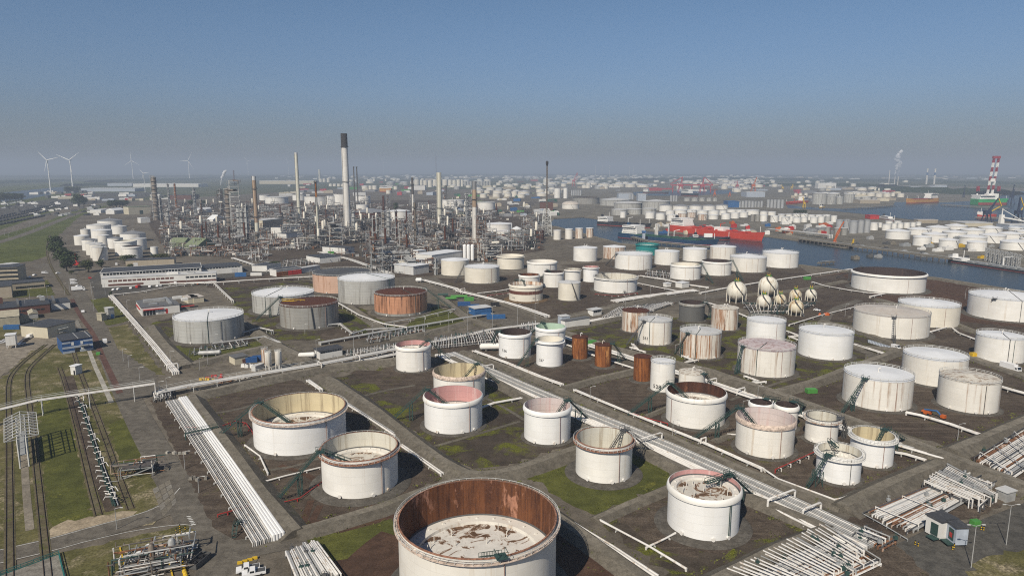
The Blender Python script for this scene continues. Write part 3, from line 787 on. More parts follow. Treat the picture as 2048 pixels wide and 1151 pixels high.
    if 'wallstair' in o:   # stair running down against the shell
        a0, a1 = o['wallstair']; k = 14; sm = MB()
        pts = [Vector(((r + .6) * math.cos(af + a0 + (a1 - a0) * i / k), (r + .6) * math.sin(af + a0 + (a1 - a0) * i / k), h + .1 - (h - .4) * i / k)) for i in range(k + 1)]
        for p, q2 in zip(pts, pts[1:]): stair_run(sm, q2, p, .8, 1.0, t=.14)
        sm.build('stairway', M[o.get('stm', 'steel_dark')], root)
    if 'bridge' in o:      # gauger's bridge over the roof
        a0, ln = o['bridge']; a = af + a0; e = Vector((math.cos(a), math.sin(a), 0)); bm = MB()
        stair_run(bm, tuple(e * (r - ln) + Vector((0, 0, h + .3))), tuple(e * r + Vector((0, 0, h + .5))), 1.0, 1.1, t=.16)
        bm.build('gauging_bridge', M[o.get('bm', 'greensteel')], root)
    return root, C, r, h

M['padm'] = ground_mat('tank_pad_gravel', (.085, .077, .066), (.125, .115, .10), None, s1=.15, s2=.9, s3=4)
M['pad_rust'] = ground_mat('rust_stained_pad', (.12, .075, .04), (.17, .12, .07), None, s1=.15, s2=.9, s3=4)
G5 = dict
TANKS = [
 # --- front block
 (788, 1120, 1122, 1230, 'white_stain', 'open', G5(H=18.5, dep=.5, inn='rust_in', deck='deck', lip='thin', lipm='rimrust_white', railm='rail', foot=(985, 1185), sa=None, num=[('512', -.62, .16, 2.6)], drops=(.30,), ladder=1, pad=4), 'largest open tank in the foreground with rust brown inner wall and number 512'),
 (498, 695, 848, 916, 'white_clean', 'open', G5(dep=.62, inn='cream_in', deck='deck2', lip='thin', lipm='rimrust_white', foot=(432, 878), rimpx=(508, 805)), 'open white tank with cream inner wall beside the long pipe bundle'),
 (635, 800, 925, 1003, 'white', 'open', G5(dep=.42, inn='grey_in', deck='deck2', lip='thin', lipm='rimrust', foot=(553, 1003), rimpx=(640, 905), pad=4), 'open white tank with grey stained inner wall just behind the largest tank'),
 (846, 966, 808, 871, 'white_clean', 'open', G5(dep=.55, inn='pink_in', deck='pontoon', lip='thick', lipm='white', foot=(786, 840), rimpx=(850, 780)), 'open white tank with strong pink inner wall'),
 (865, 971, 755, 808, 'white', 'open', G5(dep=.8, inn='cream_in', lip='thick', lipm='rimrust_white', foot=(1003, 772), rimpx=(955, 728), stm='greensteel'), 'open white tank with yellowish inner wall behind the pink lined tank'),
 (790, 862, 697, 746, 'white', 'open', G5(dep=.22, inn='pink_in', deck='deck2', lip='thick', foot=(903, 722), rimpx=(856, 682)), 'slim white tank with pink rim and high floating roof left of the valve yard'),
 (1047, 1143, 826, 892, 'white_clean', 'open', G5(dep=.85, inn='palepink_in', lip='thick', foot=(1178, 840), rimpx=(1133, 802), lat=1), 'smooth white open tank with pale pink upper inner wall and thick lip'),
 (1147, 1271, 899, 972, 'white', 'open', G5(dep=.85, inn='grey_in', lip='thin', lipm='rimrust', foot=(1306, 905), rimpx=(1258, 858), stm='steel_dark', lat=1, pad=3.5), 'open white tank with rust flaked rim standing on a grass plot'),
 (1335, 1485, 1002, 1086, 'white_clean', 'open', G5(dep=.13, inn='pink_in', deck='deck2', lip='thick', lipm='white', foot=(1508, 992), rimpx=(1462, 950), bridge=(2.35, 9), pad=3.5, drop='greensteel', drops=(.75, .8)), 'white tank with streaked floating roof almost at its rim and green gauging bridge'),
 (1332, 1455, 800, 861, 'white', 'open', G5(dep=.38, inn='rustdark_in', deck='deck2', lip='thick', foot=(1256, 830), rimpx=(1340, 768), drops=(-.9,)), 'open white tank with dark rusty inner wall and long stair to the left'),
 (1472, 1594, 853, 920, 'white_stain', 'open', G5(dep=.85, inn='palepink_in', lip='thick', lipm='rimrust_white', foot=(1385, 880), rimpx=(1482, 818)), 'open white tank with pale pink chequered inner wall and rust on its lip'),
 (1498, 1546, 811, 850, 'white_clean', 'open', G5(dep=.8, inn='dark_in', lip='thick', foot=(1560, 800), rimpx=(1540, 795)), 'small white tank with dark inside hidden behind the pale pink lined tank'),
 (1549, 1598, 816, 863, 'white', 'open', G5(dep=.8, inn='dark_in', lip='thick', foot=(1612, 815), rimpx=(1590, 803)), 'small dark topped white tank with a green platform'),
 (1611, 1680, 843, 891, 'white', 'open', G5(dep=.85, inn='grey_in', lip='thin', lipm='white_rusty', topm='steel_dark', foot=(1695, 868), rimpx=(1672, 835), stm='steel_dark'), 'small open white tank with rust flecks below the rim'),
 (1701, 1793, 883, 939, 'white_clean', 'open', G5(dep=.8, inn='cream_in', lip='thin', lipm='white', topm='white', foot=(1815, 885), rimpx=(1776, 858)), 'clean white open tank with greenish cream inner wall right of the small tanks'),
 (1633, 1727, 918, 973, 'white_clean', 'open', G5(dep=.3, inn='grey_in', deck='pontoon', lip='thin', lipm='white', topm='white', foot=(1614, 975), rimpx=(1655, 912), lat=1, drop='steel_dark', bridge=(-2.6, 5)), 'white tank with floating roof and dark lattice stair on its left'),
 # --- right side cone roofs
 (1688, 1830, 764, 824.5, 'white_run', 'cone', G5(roof='roof_white', slope=.07, foot=(1684, 826), rimpx=(1732, 757), mid=.5), 'white fixed roof tank with brown vertical runs and a stair on its front'),
 (1878, 2005, 769, 830, 'white_run', 'cone', G5(roof='roof_whiterust', slope=.12, drop='steel_dark'), 'fixed roof tank with rust streaked roof at the right edge'),
 (1806, 1939, 723, 777, 'white_stain', 'cone', G5(roof='roof_white', slope=.10, drops=()), 'stained white fixed roof tank with a grey patch on its roof'),
 (1952, 2056, 680, 729, 'white', 'cone', G5(roof='roof_white', slope=.10, drop='greensteel', rline='steel_dark'), 'white fixed roof tank cut by the right edge beside orange machines'),
 (1708, 1863, 636, 680, 'white_stain', 'cone', G5(roof='roof_beige', slope=.11, foot=(1789, 694), rimpx=(1789, 637), stm='steel_dark', mid=.4), 'wide stained tank with beige fixed roof and a stair in the middle of its front'),
 (1796, 1923, 616, 657, 'cream', 'cone', G5(roof='roof_white', slope=.12), 'cream fixed roof tank behind the beige roofed tank'),
 (1937, 2100, 603, 646, 'white', 'cone', G5(roof='roof_white', slope=.14, foot=(1957, 632), rimpx=(1982, 600), stm='steel_dark', rline='steel_dark'), 'wide white tank with peaked roof and leaning stair at the right edge by the canal'),
 (1702, 1857, 553, 589, 'white', 'open', G5(dep=.75, inn='dark_in', lip='thick', lipm='white', foot=(1672, 556), rimpx=(1714, 532), stm='steel_dark', ladder=0), 'widest white open tank with black inside beside the canal'),
 (1598, 1709, 672, 722, 'white_clean', 'cone', G5(roof='roof_white', slope=.11, drops=()), 'plain clean white fixed roof tank with no stair in the middle of the right block'),
 (1494, 1573, 647, 690, 'white_clean', 'cone', G5(roof='roof_white', slope=.11), 'clean white fixed roof tank just in front of the gas spheres'),
 (1476, 1593, 703, 757, 'white_run', 'cone', G5(roof='roof_lilac', slope=.06, foot=(1470, 748), rimpx=(1500, 692), rline='greensteel', ra=-.3), 'tank with lilac rust speckled roof and brown runs'),
 (1360, 1444, 670, 719.5, 'white_rusty', 'cone', G5(roof='roof_grey', slope=.08, foot=(1350, 708), rimpx=(1375, 667), rline='greensteel', ra=-.2), 'heavily rust streaked white tank with grey roof'),
 (1276.5, 1345, 645, 692, 'white_stain', 'cone', G5(roof='roof_grey', slope=.1, foot=(1253, 690), rimpx=(1287, 643), num=[('561', -.55, .24, 2.2)], stm='steel_dark', rline='greensteel', ra=-.3), 'white fixed roof tank numbered 561 with stair to the left'),
 (1244.5, 1299, 625, 666, 'white_rusty', 'cone', G5(roof='rust_roof', slope=.12), 'rust scarred tank with rusty brown roof behind the tank numbered 561'),
 (1358, 1411, 609, 645, 'grey_clean', 'open', G5(dep=.7, inn='dark_in', lip='thick', lipm='grey_dark', foot=(1428, 630), rimpx=(1405, 605)), 'dark grey open tank'),
 (1423.5, 1478, 619, 662, 'white_rusty', 'cone', G5(roof='roof_whiterust', slope=.06), 'white tank with rust drips from the roof edge next to the dark grey tank'),
 (1302, 1351, 728, 786, 'white', 'cone', G5(roof='roof_white', slope=.1, num=[('538', -.45, .14, 2.4)], rail=1), 'slim white tank numbered 538 beside a rust coloured tank'),
 (1358, 1411, 750, 792, 'white_stain', 'cone', G5(roof='roof_whiterust', slope=.08, foot=(1428, 778), rimpx=(1407, 748)), 'small white tank with stained roof right of the tank numbered 538'),
 (1144, 1176, 676, 720, 'rust', 'cone', G5(roof='rust_roof', slope=.05, pad=2.2), 'leftmost of the three fully rusted slim tanks'),
 (1190, 1223.5, 692, 736, 'rust', 'cone', G5(roof='rust_roof', slope=.05, pad=2.2, foot=(1251, 720), rimpx=(1222, 688)), 'middle one of the three fully rusted slim tanks'),
 (1268, 1303.5, 716, 765, 'rust', 'cone', G5(roof='rust_roof', slope=.05, pad=2.2), 'rightmost of the three fully rusted slim tanks'),
 (1070, 1132, 659, 700, 'white_clean', 'open', G5(dep=.75, inn='green_in', lip='thick', rimpx=(1086, 646), foot=(1062, 668)), 'white tank with pale green inner wall'),
 (1072, 1127, 684, 735.5, 'white_clean', 'open', G5(dep=.3, inn='cream', deck='pontoon', lip='thin', lipm='white_clean', topm='white', foot=(1033, 736), rimpx=(1079, 679), num=[('537', -.65, .22, 1.7)], ladder=0), 'slim clean white tank with cream top in front of the green lined tank'),
 (996.5, 1063, 671, 719, 'white_clean', 'open', G5(dep=.75, inn='dark_in', lip='thick', foot=(981, 690), rimpx=(999, 664), num=[('536', -.7, .28, 1.9)]), 'clean white tank with black inside left of the green lined tank'),
 (1017, 1086.5, 573, 605, 'cream', 'open', G5(dep=.25, inn='white_rusty', deck='deck2', lip='thick', band=(.47, .68, 'bandbrown'), num=[('313', -.8, .2, 1.5), ('313', .5, .2, 1.5)], pad=4, padm='pad_rust', rimpx=(1042, 557), foot=(1030, 560)), 'cream tank with a brown band painted round it'),
 (1116.5, 1161, 567, 602.5, 'cream', 'cone', G5(roof='roof_grey', slope=.12, wallstair=(.2, .75), num=[('312', .6, .22, 1.4)]), 'small cream fixed roof tank right of the brown banded tank'),
 (1186, 1277, 559, 588, 'white', 'open', G5(dep=.5, inn='grey_in', lip='thin', lipm='white', topm='white', foot=(1256, 590), rimpx=(1208, 547), stm='steel_dark', ladder=0, pad=3), 'wide low white open tank with a long stair across its front'),
 (1086.5, 1128.5, 546, 576, 'white', 'open', G5(dep=.6, inn='dark_in', lip='thick', foot=(1080, 560), rimpx=(1094, 540)), 'small white open tank behind the brown banded tank'),
 (1037, 1080, 552, 582, 'white', 'open', G5(dep=.3, inn='rust_in', deck='rust_roof', lip='thick'), 'small white tank with rusty inside half hidden by the brown banded tank'),
 (1129.5, 1162, 540, 566, 'white', 'open', G5(dep=.6, inn='grey_in', lip='thin', lipm='white', topm='rimrust_white'), 'narrow white tank between the small open tanks'),
 (1166, 1198, 535, 565, 'white_clean', 'open', G5(dep=.6, inn='pink_in', lip='thin', lipm='white', topm='rimrust_white'), 'narrow white tank with pink inner wall behind the wide low open tank'),
 (1053.5, 1115, 526, 553, 'white', 'open', G5(dep=.5, inn='white_stain', lip='thick'), 'white open tank with thick lip at the back of the small tank group'),
 (992.5, 1050, 514, 540, 'cream', 'open', G5(dep=.3, inn='cream', lip='thin', lipm='cream', topm='cream'), 'cream open tank beside the refinery pipework'),
 (929, 999, 537, 568, 'cream', 'cone', G5(roof='roof_white', slope=.12, foot=(911, 566), rimpx=(934, 531), stm='steel_dark'), 'cream fixed roof tank with dark stair nearest the refinery'),
 (882, 937.5, 522, 552.5, 'cream', 'cone', G5(roof='roof_white', slope=.14), 'cream fixed roof tank next to a silver column'),
 (1147, 1195, 497, 524, 'white', 'cone', G5(roof='roof_white', slope=.14), 'white fixed roof tank left of the teal tank row'),
 (1206, 1252, 495, 519, 'white_rusty', 'cone', G5(roof='roof_white', slope=.14), 'white fixed roof tank with two rust runs left of the teal tank'),
 (1270, 1319, 490, 512, 'teal', 'open', G5(dep=.15, inn='teal', deck='teal', lip='thin', lipm='teal', topm='teal'), 'teal green storage tank'),
 (1230, 1305, 511, 541, 'white', 'cone', G5(roof='roof_white', slope=.12, foot=(1211, 531), rimpx=(1233, 508), stm='steel_dark'), 'wide white fixed roof tank in front of the teal tank'),
 (1309.5, 1359, 504, 531, 'white', 'cone', G5(roof='roof_white', slope=.12), 'white fixed roof tank right of the teal tank'),
 (1366, 1414.5, 499, 524, 'white', 'cone', G5(roof='roof_white', slope=.12), 'white fixed roof tank second to the right of the teal tank'),
 (1420, 1473, 495, 521, 'white_run', 'cone', G5(roof='roof_white', slope=.12), 'white fixed roof tank under the bow of the red tanker'),
 (1340, 1403, 532, 561, 'white', 'open', G5(dep=.3, inn='cream', lip='thick', foot=(1426, 567), rimpx=(1398, 528)), 'white open tank with cream inner rim left of the black topped one'),
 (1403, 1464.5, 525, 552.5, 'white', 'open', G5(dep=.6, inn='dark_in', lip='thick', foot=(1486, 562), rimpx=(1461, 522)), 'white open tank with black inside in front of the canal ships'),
 (1460, 1534, 517, 546, 'white_stain', 'cone', G5(roof='roof_white', slope=.16), 'white fixed roof tank with faint vertical runs near the quay'),
 (1525, 1598.5, 508, 537, 'white', 'cone', G5(roof='roof_white', slope=.16), 'white fixed roof tank standing last before the canal bank'),
 # --- grey insulated group
 (344.5, 487, 643, 689, 'grey', 'cone', G5(roof='roof_white', slope=.09, rline='greensteel', ra=-.05, pad=3.5, drops=(.3,), drop='steel_dark'), 'light grey clad tank with snow white roof standing alone'),
 (503, 628, 594, 631, 'grey', 'cone', G5(roof='roof_white', slope=.12, foot=(513, 640), rimpx=(556, 603), stm='greensteel', rline='greensteel', ra=-.6), 'grey clad tank with white roof behind the rusty roofed grey tank'),
 (558, 676, 615, 660, 'grey_dark', 'cone', G5(roof='rust_roof', slope=.05, bridge=(-2.0, 15), bm='yellow', wallstair=(.05, .12)), 'dark grey clad tank with rusty roof and yellow ladder'),
 (624.5, 742, 552, 588, 'salmon_pale', 'cone', G5(roof='roof_dark', slope=.10), 'pale salmon tank with dark roof and a rust patch behind the tall grey tank'),
 (675, 789.5, 563, 610, 'grey', 'cone', G5(roof='roof_white', slope=.13, drops=(), rline='greensteel', ra=.9), 'tall grey clad tank with white roof between the two salmon tanks'),
 (748, 854, 593, 634, 'salmon', 'cone', G5(band=(.03, .15, 'grey_dark'), roof='rust_roof', slope=.12, rline='greensteel', ra=.55, foot=(905, 618), rimpx=(853, 578)), 'salmon tank covered with black rust runs'),
 # --- white group by the dyke
 (194, 244, 442, 456, 'white', 'cone', G5(roof='roof_slate', slope=.22), 'white tank with large slate grey cone at the back of the dyke group'),
 (172, 222, 451, 468, 'white', 'cone', G5(roof='roof_grey', slope=.15), 'white tank with pale roof left behind the dyke group'),
 (222, 253, 453, 469, 'white', 'cone', G5(roof='roof_grey', slope=.2), 'white tank with low cone on the right of the back row by the dyke'),
 (160, 181, 459, 474, 'white_stain', 'cone', G5(roof='roof_grey', slope=.15), 'small stained tank at the far left of the dyke group'),
 (181, 224, 461, 478, 'white', 'cone', G5(roof='roof_white', slope=.1), 'wide white tank in the middle of the dyke group'),
 (147, 178, 472, 491, 'white_stain', 'cone', G5(roof='roof_white', slope=.15), 'white tank with a dark stair on its front nearest the dyke'),
 (239, 291, 468, 484, 'white', 'cone', G5(roof='roof_slate', slope=.25), 'white tank with broad slate grey cone on the right of the dyke group'),
 (194.5, 218, 471, 491, 'white_stain', 'cone', G5(roof='roof_white', slope=.12), 'narrow white tank between two slate roofed tanks'),
 (162.5, 195, 480, 502, 'white', 'cone', G5(roof='roof_slate', slope=.2), 'white tank with slate grey roof left in the dyke group'),
 (214, 246, 477, 498, 'white', 'cone', G5(roof='roof_slate', slope=.2), 'white tank with slate grey roof in the centre of the dyke group'),
 (260, 293, 478, 501, 'white', 'cone', G5(roof='roof_grey', slope=.12), 'white tank at the right end of the dyke group'),
 (170, 205, 487, 511, 'white_stain', 'cone', G5(roof='roof_grey', slope=.12), 'stained white tank in the second row of the dyke group'),
 (227, 274, 483, 512, 'white', 'open', G5(dep=.3, inn='grey_in', lip='thick'), 'wide white tank with thick lip in the dyke group'),
 (178, 211, 490, 517, 'white_stain', 'cone', G5(roof='roof_grey', slope=.12), 'white tank squeezed behind the frontmost dyke tank'),
 (182.5, 214.5, 495, 522.5, 'white_stain', 'cone', G5(roof='roof_grey', slope=.1, wallstair=(.5, -.3)), 'frontmost tank of the dyke group with a stair winding round it'),
 (242, 285, 494, 518, 'white', 'open', G5(dep=.3, inn='dark_in', lip='thick'), 'white tank with dark top in front of the dyke group'),
 (300, 315.5, 494, 512.5, 'white', 'cone', G5(roof='roof_grey', slope=.15), 'lone slim white tank right of the dyke group'),
]
TK = {}
for row in TANKS:
    if 'sa' in row[6] and row[6]['sa'] is None:
        row[6].pop('sa'); row[6]['rimpx'] = (1000, 1110)
    t = make_tank(row); TK[row[7]] = t
# ---------------------------------------------------------------- tanks across the water and behind the refinery
def far_tank(xl, xr, yt, yb, shell, roof, label, group, slope=.12, kind='cone'):
    C, r, h = solve_tank(xl, xr, yt, yb)
    mb = MB(); n = 28
    mb.lathe([(r, 0), (r, h)], n, mi=0)
    if kind == 'open':
        mb.lathe([(r, h), (r - .2, h), (r - .2, h - 2.5), (.1, h - 2.4)], n, mi=1, capt=True)
    elif kind == 'dome':
        mb.lathe([(max(.05, r * math.cos(a)), h + slope * r * math.sin(a)) for a in [PI / 2 * i / 6 for i in range(7)]], n, mi=1, capt=True)
    else:
        mb.lathe([(r + .2, h - .1), (r + .2, h + .2), (.2, h + slope * r)], n, mi=1, capt=True)
    e = r * .02 + .15
    mb.lathe([(r, h - 1.0), (r + e, h - .9), (r + e, h - .3), (r, h - .2)], n, mi=0)
    # spiral stair as a thin helical band
    a0 = math.atan2(-C.y, -C.x) + (hash_(xl) - .5) * 1.6
    pts = [((r + .5) * math.cos(a0 + .9 * i / 8 * (8 / max(r, 8))), (r + .5) * math.sin(a0 + .9 * i / 8 * (8 / max(r, 8))), h - h * i / 8) for i in range(9)]
    if hash_(yt + xl) < .4 and r * F / depth(C) > 5: mb.tube(pts, .22, 4, mi=2)
    if r * F / depth(C) > 9: 
        for k in range(0, 10):
            a = a0 - 1.2 + k * .27
    if xr - xl < 7.5 and 'silo' not in label and yb < 400: return far_mass(mb, shell, C)
    o = mb.build('silo' if 'silo' in label else 'storage_tank', [M[shell], M[roof], M['steel_dark']], smooth=True, loc=(C.x, C.y, 0))
    return tag(o, label, 'silo' if 'silo' in label else 'storage tank', group)
FM = {}
def far_mass(mb, shell, C):   # the smallest tanks, far past 300 of them, are one mass
    t = FM.setdefault('m', MB()); b = len(t.v); t.v += [(x + C.x, y + C.y, z) for x, y, z in mb.v]; t.f += [tuple(i + b for i in f) for f in mb.f]; k = 0 if shell != 'grey' else 1
    t.m += [2 if mi == 1 else k for mi in mb.m]
def hash_(x): return (math.sin(x * 12.9898) * 43758.5453) % 1.0
def parse(ox, oy, s, default, txt):
    for it in txt.split(';'):
        it = it.strip()
        if not it: continue
        p = it.split(); a = [float(q) / s for q in p[0].split(',')]
        k = dict(default)
        for q in p[1:]:
            if q == 'g': k['shell'] = 'grey'; k['roof'] = 'roof_grey'
            elif q == 'd': k['shell'] = 'grey_dark'; k['roof'] = 'roof_grey'
            elif q == 's': k['roof'] = 'roof_slate'
            elif q == 'r': k['shell'] = 'white_rusty'
            elif q == 'o': k['kind'] = 'open'; k['roof'] = 'dark_in'
            elif q == 'c': k['shell'] = 'cream'
            elif q == 'dome': k['kind'] = 'dome'; k['slope'] = .35
            elif q == 'R': k['shell'] = 'rust_roof'; k['roof'] = 'rust_roof'
            elif q == 'S': k['shell'] = 'silver'; k['roof'] = 'silver'
        far_tank(ox + a[0], ox + a[1], oy + a[2], oy + a[3], k['shell'], k['roof'], k['label'], k['group'], k.get('slope', .12), k.get('kind', 'cone'))
M['silver'] = paint('silver_cladding', (.36, .37, .38), (.2, .2, .2), .3, seam=.2, rough=.4)
D = lambda l, g, sh='white', ro='roof_white', **k: dict(label=l, group=g, shell=sh, roof=ro, **k)
parse(1024, 270, 4, D('wide white tank in the hazy row of big tanks deepest in the harbour', 'hazy big tanks at the back of the harbour', 'cream'),
 '250,310,352,390;310,395,378,390;410,510,372,388;515,600,378,395;600,690,380,398;690,790,388,410;800,905,392,415;905,990,392,418;1000,1100,400,418')
parse(1024, 270, 4, D('wide grey tank across the small dock', 'grey tanks across the small dock', 'grey', 'roof_grey'),
 '485,700,502,552 d o;705,945,520,567;815,1042,545,592;1043,1265,532,600;795,925,598,642;920,1040,595,637;1042,1155,590,640')
parse(1024, 270, 4, D('pair of tall slim white silo tanks by the dock head', 'slim white tanks by the dock head'), '338,390,428,503;412,447,425,507')
parse(1024, 270, 4, D('domed cream tank with rust stains at the dock head', None, 'white_stain', 'roof_beige'), '400,538,555,592 dome')
parse(1024, 270, 4, D('white tank with slate grey cone in the row of five behind the red tanker', 'five slate coned tanks behind the red tanker', ro='roof_slate', slope=.22),
 '1178,1283,562,612;1285,1418,568,614;1418,1525,566,610;1525,1630,566,602;1630,1730,562,597')
parse(1024, 270, 4, D('small white tank in the crowded rows behind the red tanker', 'crowded small tanks behind the red tanker', slope=.1),
 '865,912,615,662;1230,1300,605,640;1300,1400,600,640;1400,1480,600,620;1480,1570,605,640;1570,1660,605,645;1655,1720,605,640;1720,1800,598,620;1790,1870,600,640;1870,1980,603,640;1985,2046,612,642;'
 '1067,1145,620,668;1150,1230,628,678;1240,1322,638,687;1330,1400,628,680 r;1405,1475,618,660 r;1490,1565,632,682 r;1572,1650,640,675;1675,1750,630,675;1750,1820,622,668;1820,1890,617,660;1910,1945,635,690 d;1945,1985,635,690 d;1985,2046,640,692')
parse(1024, 270, 4, D('slim silver silo in the tall row beside the blue sheds', 'silver silos across the canal', 'silver', 'silver'),
 '1810,1835,528,580;1836,1861,528,580;1862,1887,526,580;1888,1913,527,580;1914,1939,528,580;1940,1962,530,576;1964,1986,530,578;1988,2010,528,578;472,487,440,484;489,504,440,484;506,521,440,484;523,538,440,484;540,558,440,484;935,955,472,515;957,975,472,515;1265,1285,482,532;1287,1305,482,532;1307,1325,482,532')
parse(1024, 270, 4, D('low grey tank in the hazy row behind the slate coned tanks', 'low grey tanks in haze', 'grey', 'roof_grey'),
 '1375,1430,506,530;1435,1490,506,530;1495,1550,506,530;1555,1600,506,530;1605,1645,506,530')
parse(1024, 270, 4, D('cream tank at the left end of the dock land', 'cream tanks left of the dock', 'cream'), '-5,46,450,497;47,150,452,472;40,108,474,502')
parse(1024, 270, 4, D('slim white tank in the short row at the edge of the refinery', 'slim white tanks at the refinery edge', 'white_stain', slope=.15),
 '332,393,764,838;425,487,752,832;507,570,748,828 r;592,652,745,820 r')
parse(1024, 270, 4, D('white tank with peaked roof beside the lattice flare mast', None, slope=.5), '-4,78,752,822')
parse(1024, 270, 4, D('dark brown slim tank right under the lattice flare mast', None), '190,257,765,843 R')
parse(1536, 270, 4, D('grey tank on the island terminal between two basins', 'tanks of the island terminal', 'grey', 'roof_grey'),
 '465,570,475,540;355,475,468,555;605,697,474,542;695,745,497,536;745,830,497,545;830,875,500,536;470,548,492,556;545,603,496,553')
parse(1536, 270, 4, D('pale tank in the low hazy row of the island terminal', 'pale tanks of the island terminal', 'cream'),
 '480,580,465,488;860,920,467,496;920,985,467,496;985,1018,464,490;1035,1093,468,498;700,745,462,488;745,790,462,488;790,860,462,490;210,238,465,503;248,277,465,503;290,320,465,500;635,690,458,474;850,868,425,445;880,896,425,445')
parse(1536, 270, 4, D('slim silver silo at the left end of the basin', 'silver silos by the basin', 'silver', 'silver'), '-8,18,516,580;20,45,516,582;47,72,516,583;74,102,517,585;104,130,517,585')
parse(1536, 270, 4, D('small white tank in the packed rows on the far canal bank', 'packed small tanks on the far canal bank', slope=.1),
 '0,65,615,642;80,140,634,650;140,200,634,650;200,260,632,655;260,320,632,655;320,380,640,655;380,440,640,656;440,500,638,655;20,85,647,698;85,135,642,690;108,172,657,703;172,215,652,690;198,265,662,702;265,318,657,697;318,360,652,680;338,400,657,704;400,455,652,702;455,503,652,698 g;503,555,645,696;'
 '940,1000,690,710;1010,1070,690,705;818,885,702,762;885,915,702,740;912,988,717,765;988,1035,707,750;1035,1085,704,745;1085,1140,702,745;1140,1185,700,735;1185,1228,697,725')
parse(1536, 270, 4, D('tall silver silo in the cluster by the far quay', 'tall silver silos by the far quay', 'silver', 'silver', slope=.2), '608,660,678,762;547,607,680,780;655,722,688,788;722,772,684,783;772,823,682,782')
parse(1536, 270, 4, D('short brownish silo at the foot of the silver silos', 'short brown silos by the far quay', 'grey_dark', 'roof_grey'), '455,505,738,800;530,585,745,802;585,640,745,802')
parse(1536, 270, 4, D('broad white tank with peaked roof on the far quay at right', 'broad white tanks on the far quay', slope=.2),
 '1920,2046,745,765;1970,2100,768,805;1415,1600,728,755;1680,1880,745,790;1265,1460,742,778;1540,1740,762,812;1395,1595,780,832;1115,1310,757,802;1835,2046,792,842;1690,1910,806,866;1230,1440,798,862;942,1143,772,836;2010,2140,830,865;1525,1757,820,880;1160,1312,818,888;1368,1530,842,908;1857,2110,860,925;1592,1757,860,930')
parse(512, 240, 4, D('low white tank half hidden behind the refinery columns', 'white tanks behind the refinery', 'white', 'roof_grey', slope=.05),
 '25,110,602,642;70,258,617,670;290,400,598,644 o;385,575,612,684 o;565,640,607,682 s;620,740,592,682 o;795,915,607,667 o;800,900,678,724;1490,1550,640,714;1535,1665,640,717;1770,1912,660,719')
parse(512, 240, 4, D('white coned tank right of the tall black topped chimney', None, slope=.15), '1055,1235,730,806')
parse(512, 240, 4, D('brown tank with blue grey cone at the foot of the black topped chimney', None, 'grey_dark', 'roof_slate', slope=.2), '790,1055,738,790 R s')
parse(512, 240, 4, D('pale silo in the long hazy row behind the thin mast', 'pale silos behind the thin mast', 'cream'),
 '1265,1308,475,520;1312,1336,478,528;1338,1372,482,535;1374,1412,482,537;1414,1450,475,535;1490,1536,475,525;1536,1570,478,526;1570,1604,480,528;1604,1636,476,540;1638,1660,478,532')
parse(512, 240, 4, D('thin grey silo in the far row right of the pale silos', 'thin grey silos in haze', 'grey', 'roof_grey'), ';'.join('%d,%d,490,526' % (1664 + k * 22, 1684 + k * 22) for k in range(10)))
parse(512, 240, 4, D('tiny pale tank in haze beyond the refinery', 'tiny pale tanks beyond the refinery', 'cream'),
 '505,530,470,496;533,560,468,496;565,593,465,498;582,612,510,530;615,645,510,530;648,678,510,532;680,708,512,532;845,900,527,556;900,928,525,556;930,970,525,556;985,1002,536,552;1100,1135,530,556;1040,1080,562,590;935,955,470,492;900,918,480,496;1030,1046,470,488')
parse(512, 240, 4, D('pale tank with banded side right of the thin mast', 'banded pale tanks', 'cream'), '1790,1850,592,622;1893,1955,587,624;1985,2046,587,624;1770,1810,562,585;1825,1880,562,585;1895,1980,564,588')
parse(512, 240, 4, D('wide low white tank at the right edge of the refinery', 'low white tanks at the refinery edge', 'white', 'roof_white'), '1845,2050,835,893;1920,2052,892,930;1945,2032,962,992')

# ---------------------------------------------------------------- gas spheres
def sphere_tank(cx, cy, rp, mat, label):
    g = G(cx, cy + rp * 1.16); d = depth(g); r = rp * d / F
    root = thing('gas_sphere', (g.x, g.y, 0), label, 'gas sphere', 'spherical gas tanks')
    zc = zat(g, cy)
    zc = max(zc, r * 1.1)
    MB().sphere((0, 0, zc), r, 32, 18).build('vessel', M[mat], root, True)
    for k in range(9):
        a = 2 * PI * k / 9 + .2; x, y = r * .96 * math.cos(a), r * .96 * math.sin(a)
        MB().tube([(x, y, 0), (x, y, zc + r * .1)], max(.25, r * .045), 8).build('leg', M['cream'], root, True)
    sm = MB()
    pts = [(r * 1.04 * math.cos(-2.6 + 1.6 * i / 10) * math.sin(.1 + 2.0 * i / 10), r * 1.04 * math.sin(-2.6 + 1.6 * i / 10) * math.sin(.1 + 2.0 * i / 10), zc + r * 1.04 * math.cos(.1 + 2.0 * i / 10)) for i in range(11)]
    for p, q in zip(pts, pts[1:]): sm.beam(p, q, .9, .5)
    sm.beam(pts[-1], (pts[-1][0] * 1.5, pts[-1][1] * 1.5, 0), .9, .5)
    sm.build('stairway', M['steel_dark'], root)
    ym = MB()
    for s in (-1, 1): ym.tube([(s * .8, 0, zc + r - .2), (s * .8, 0, zc + r + 2.6)], .16, 6)
    ym.tube([(-.8, 0, zc + r + 1), (.8, 0, zc + r + 1)], .2, 6)
    ym.build('relief_valve', M['yellow'], root)
    rm = MB(); railing(rm, r * .3, zc + r * .95, 10, h=1.2, t=.14); rm.build('railing', M['green'], root)
M['sphere'] = paint('sphere_paint', (.70, .67, .58), (.30, .20, .10), .45, 0, seam=0)
M['sphere_rust'] = paint('sphere_paint_rusty', (.66, .60, .46), (.28, .16, .05), .6, .42, seam=0, rust=(.25, .13, .05))
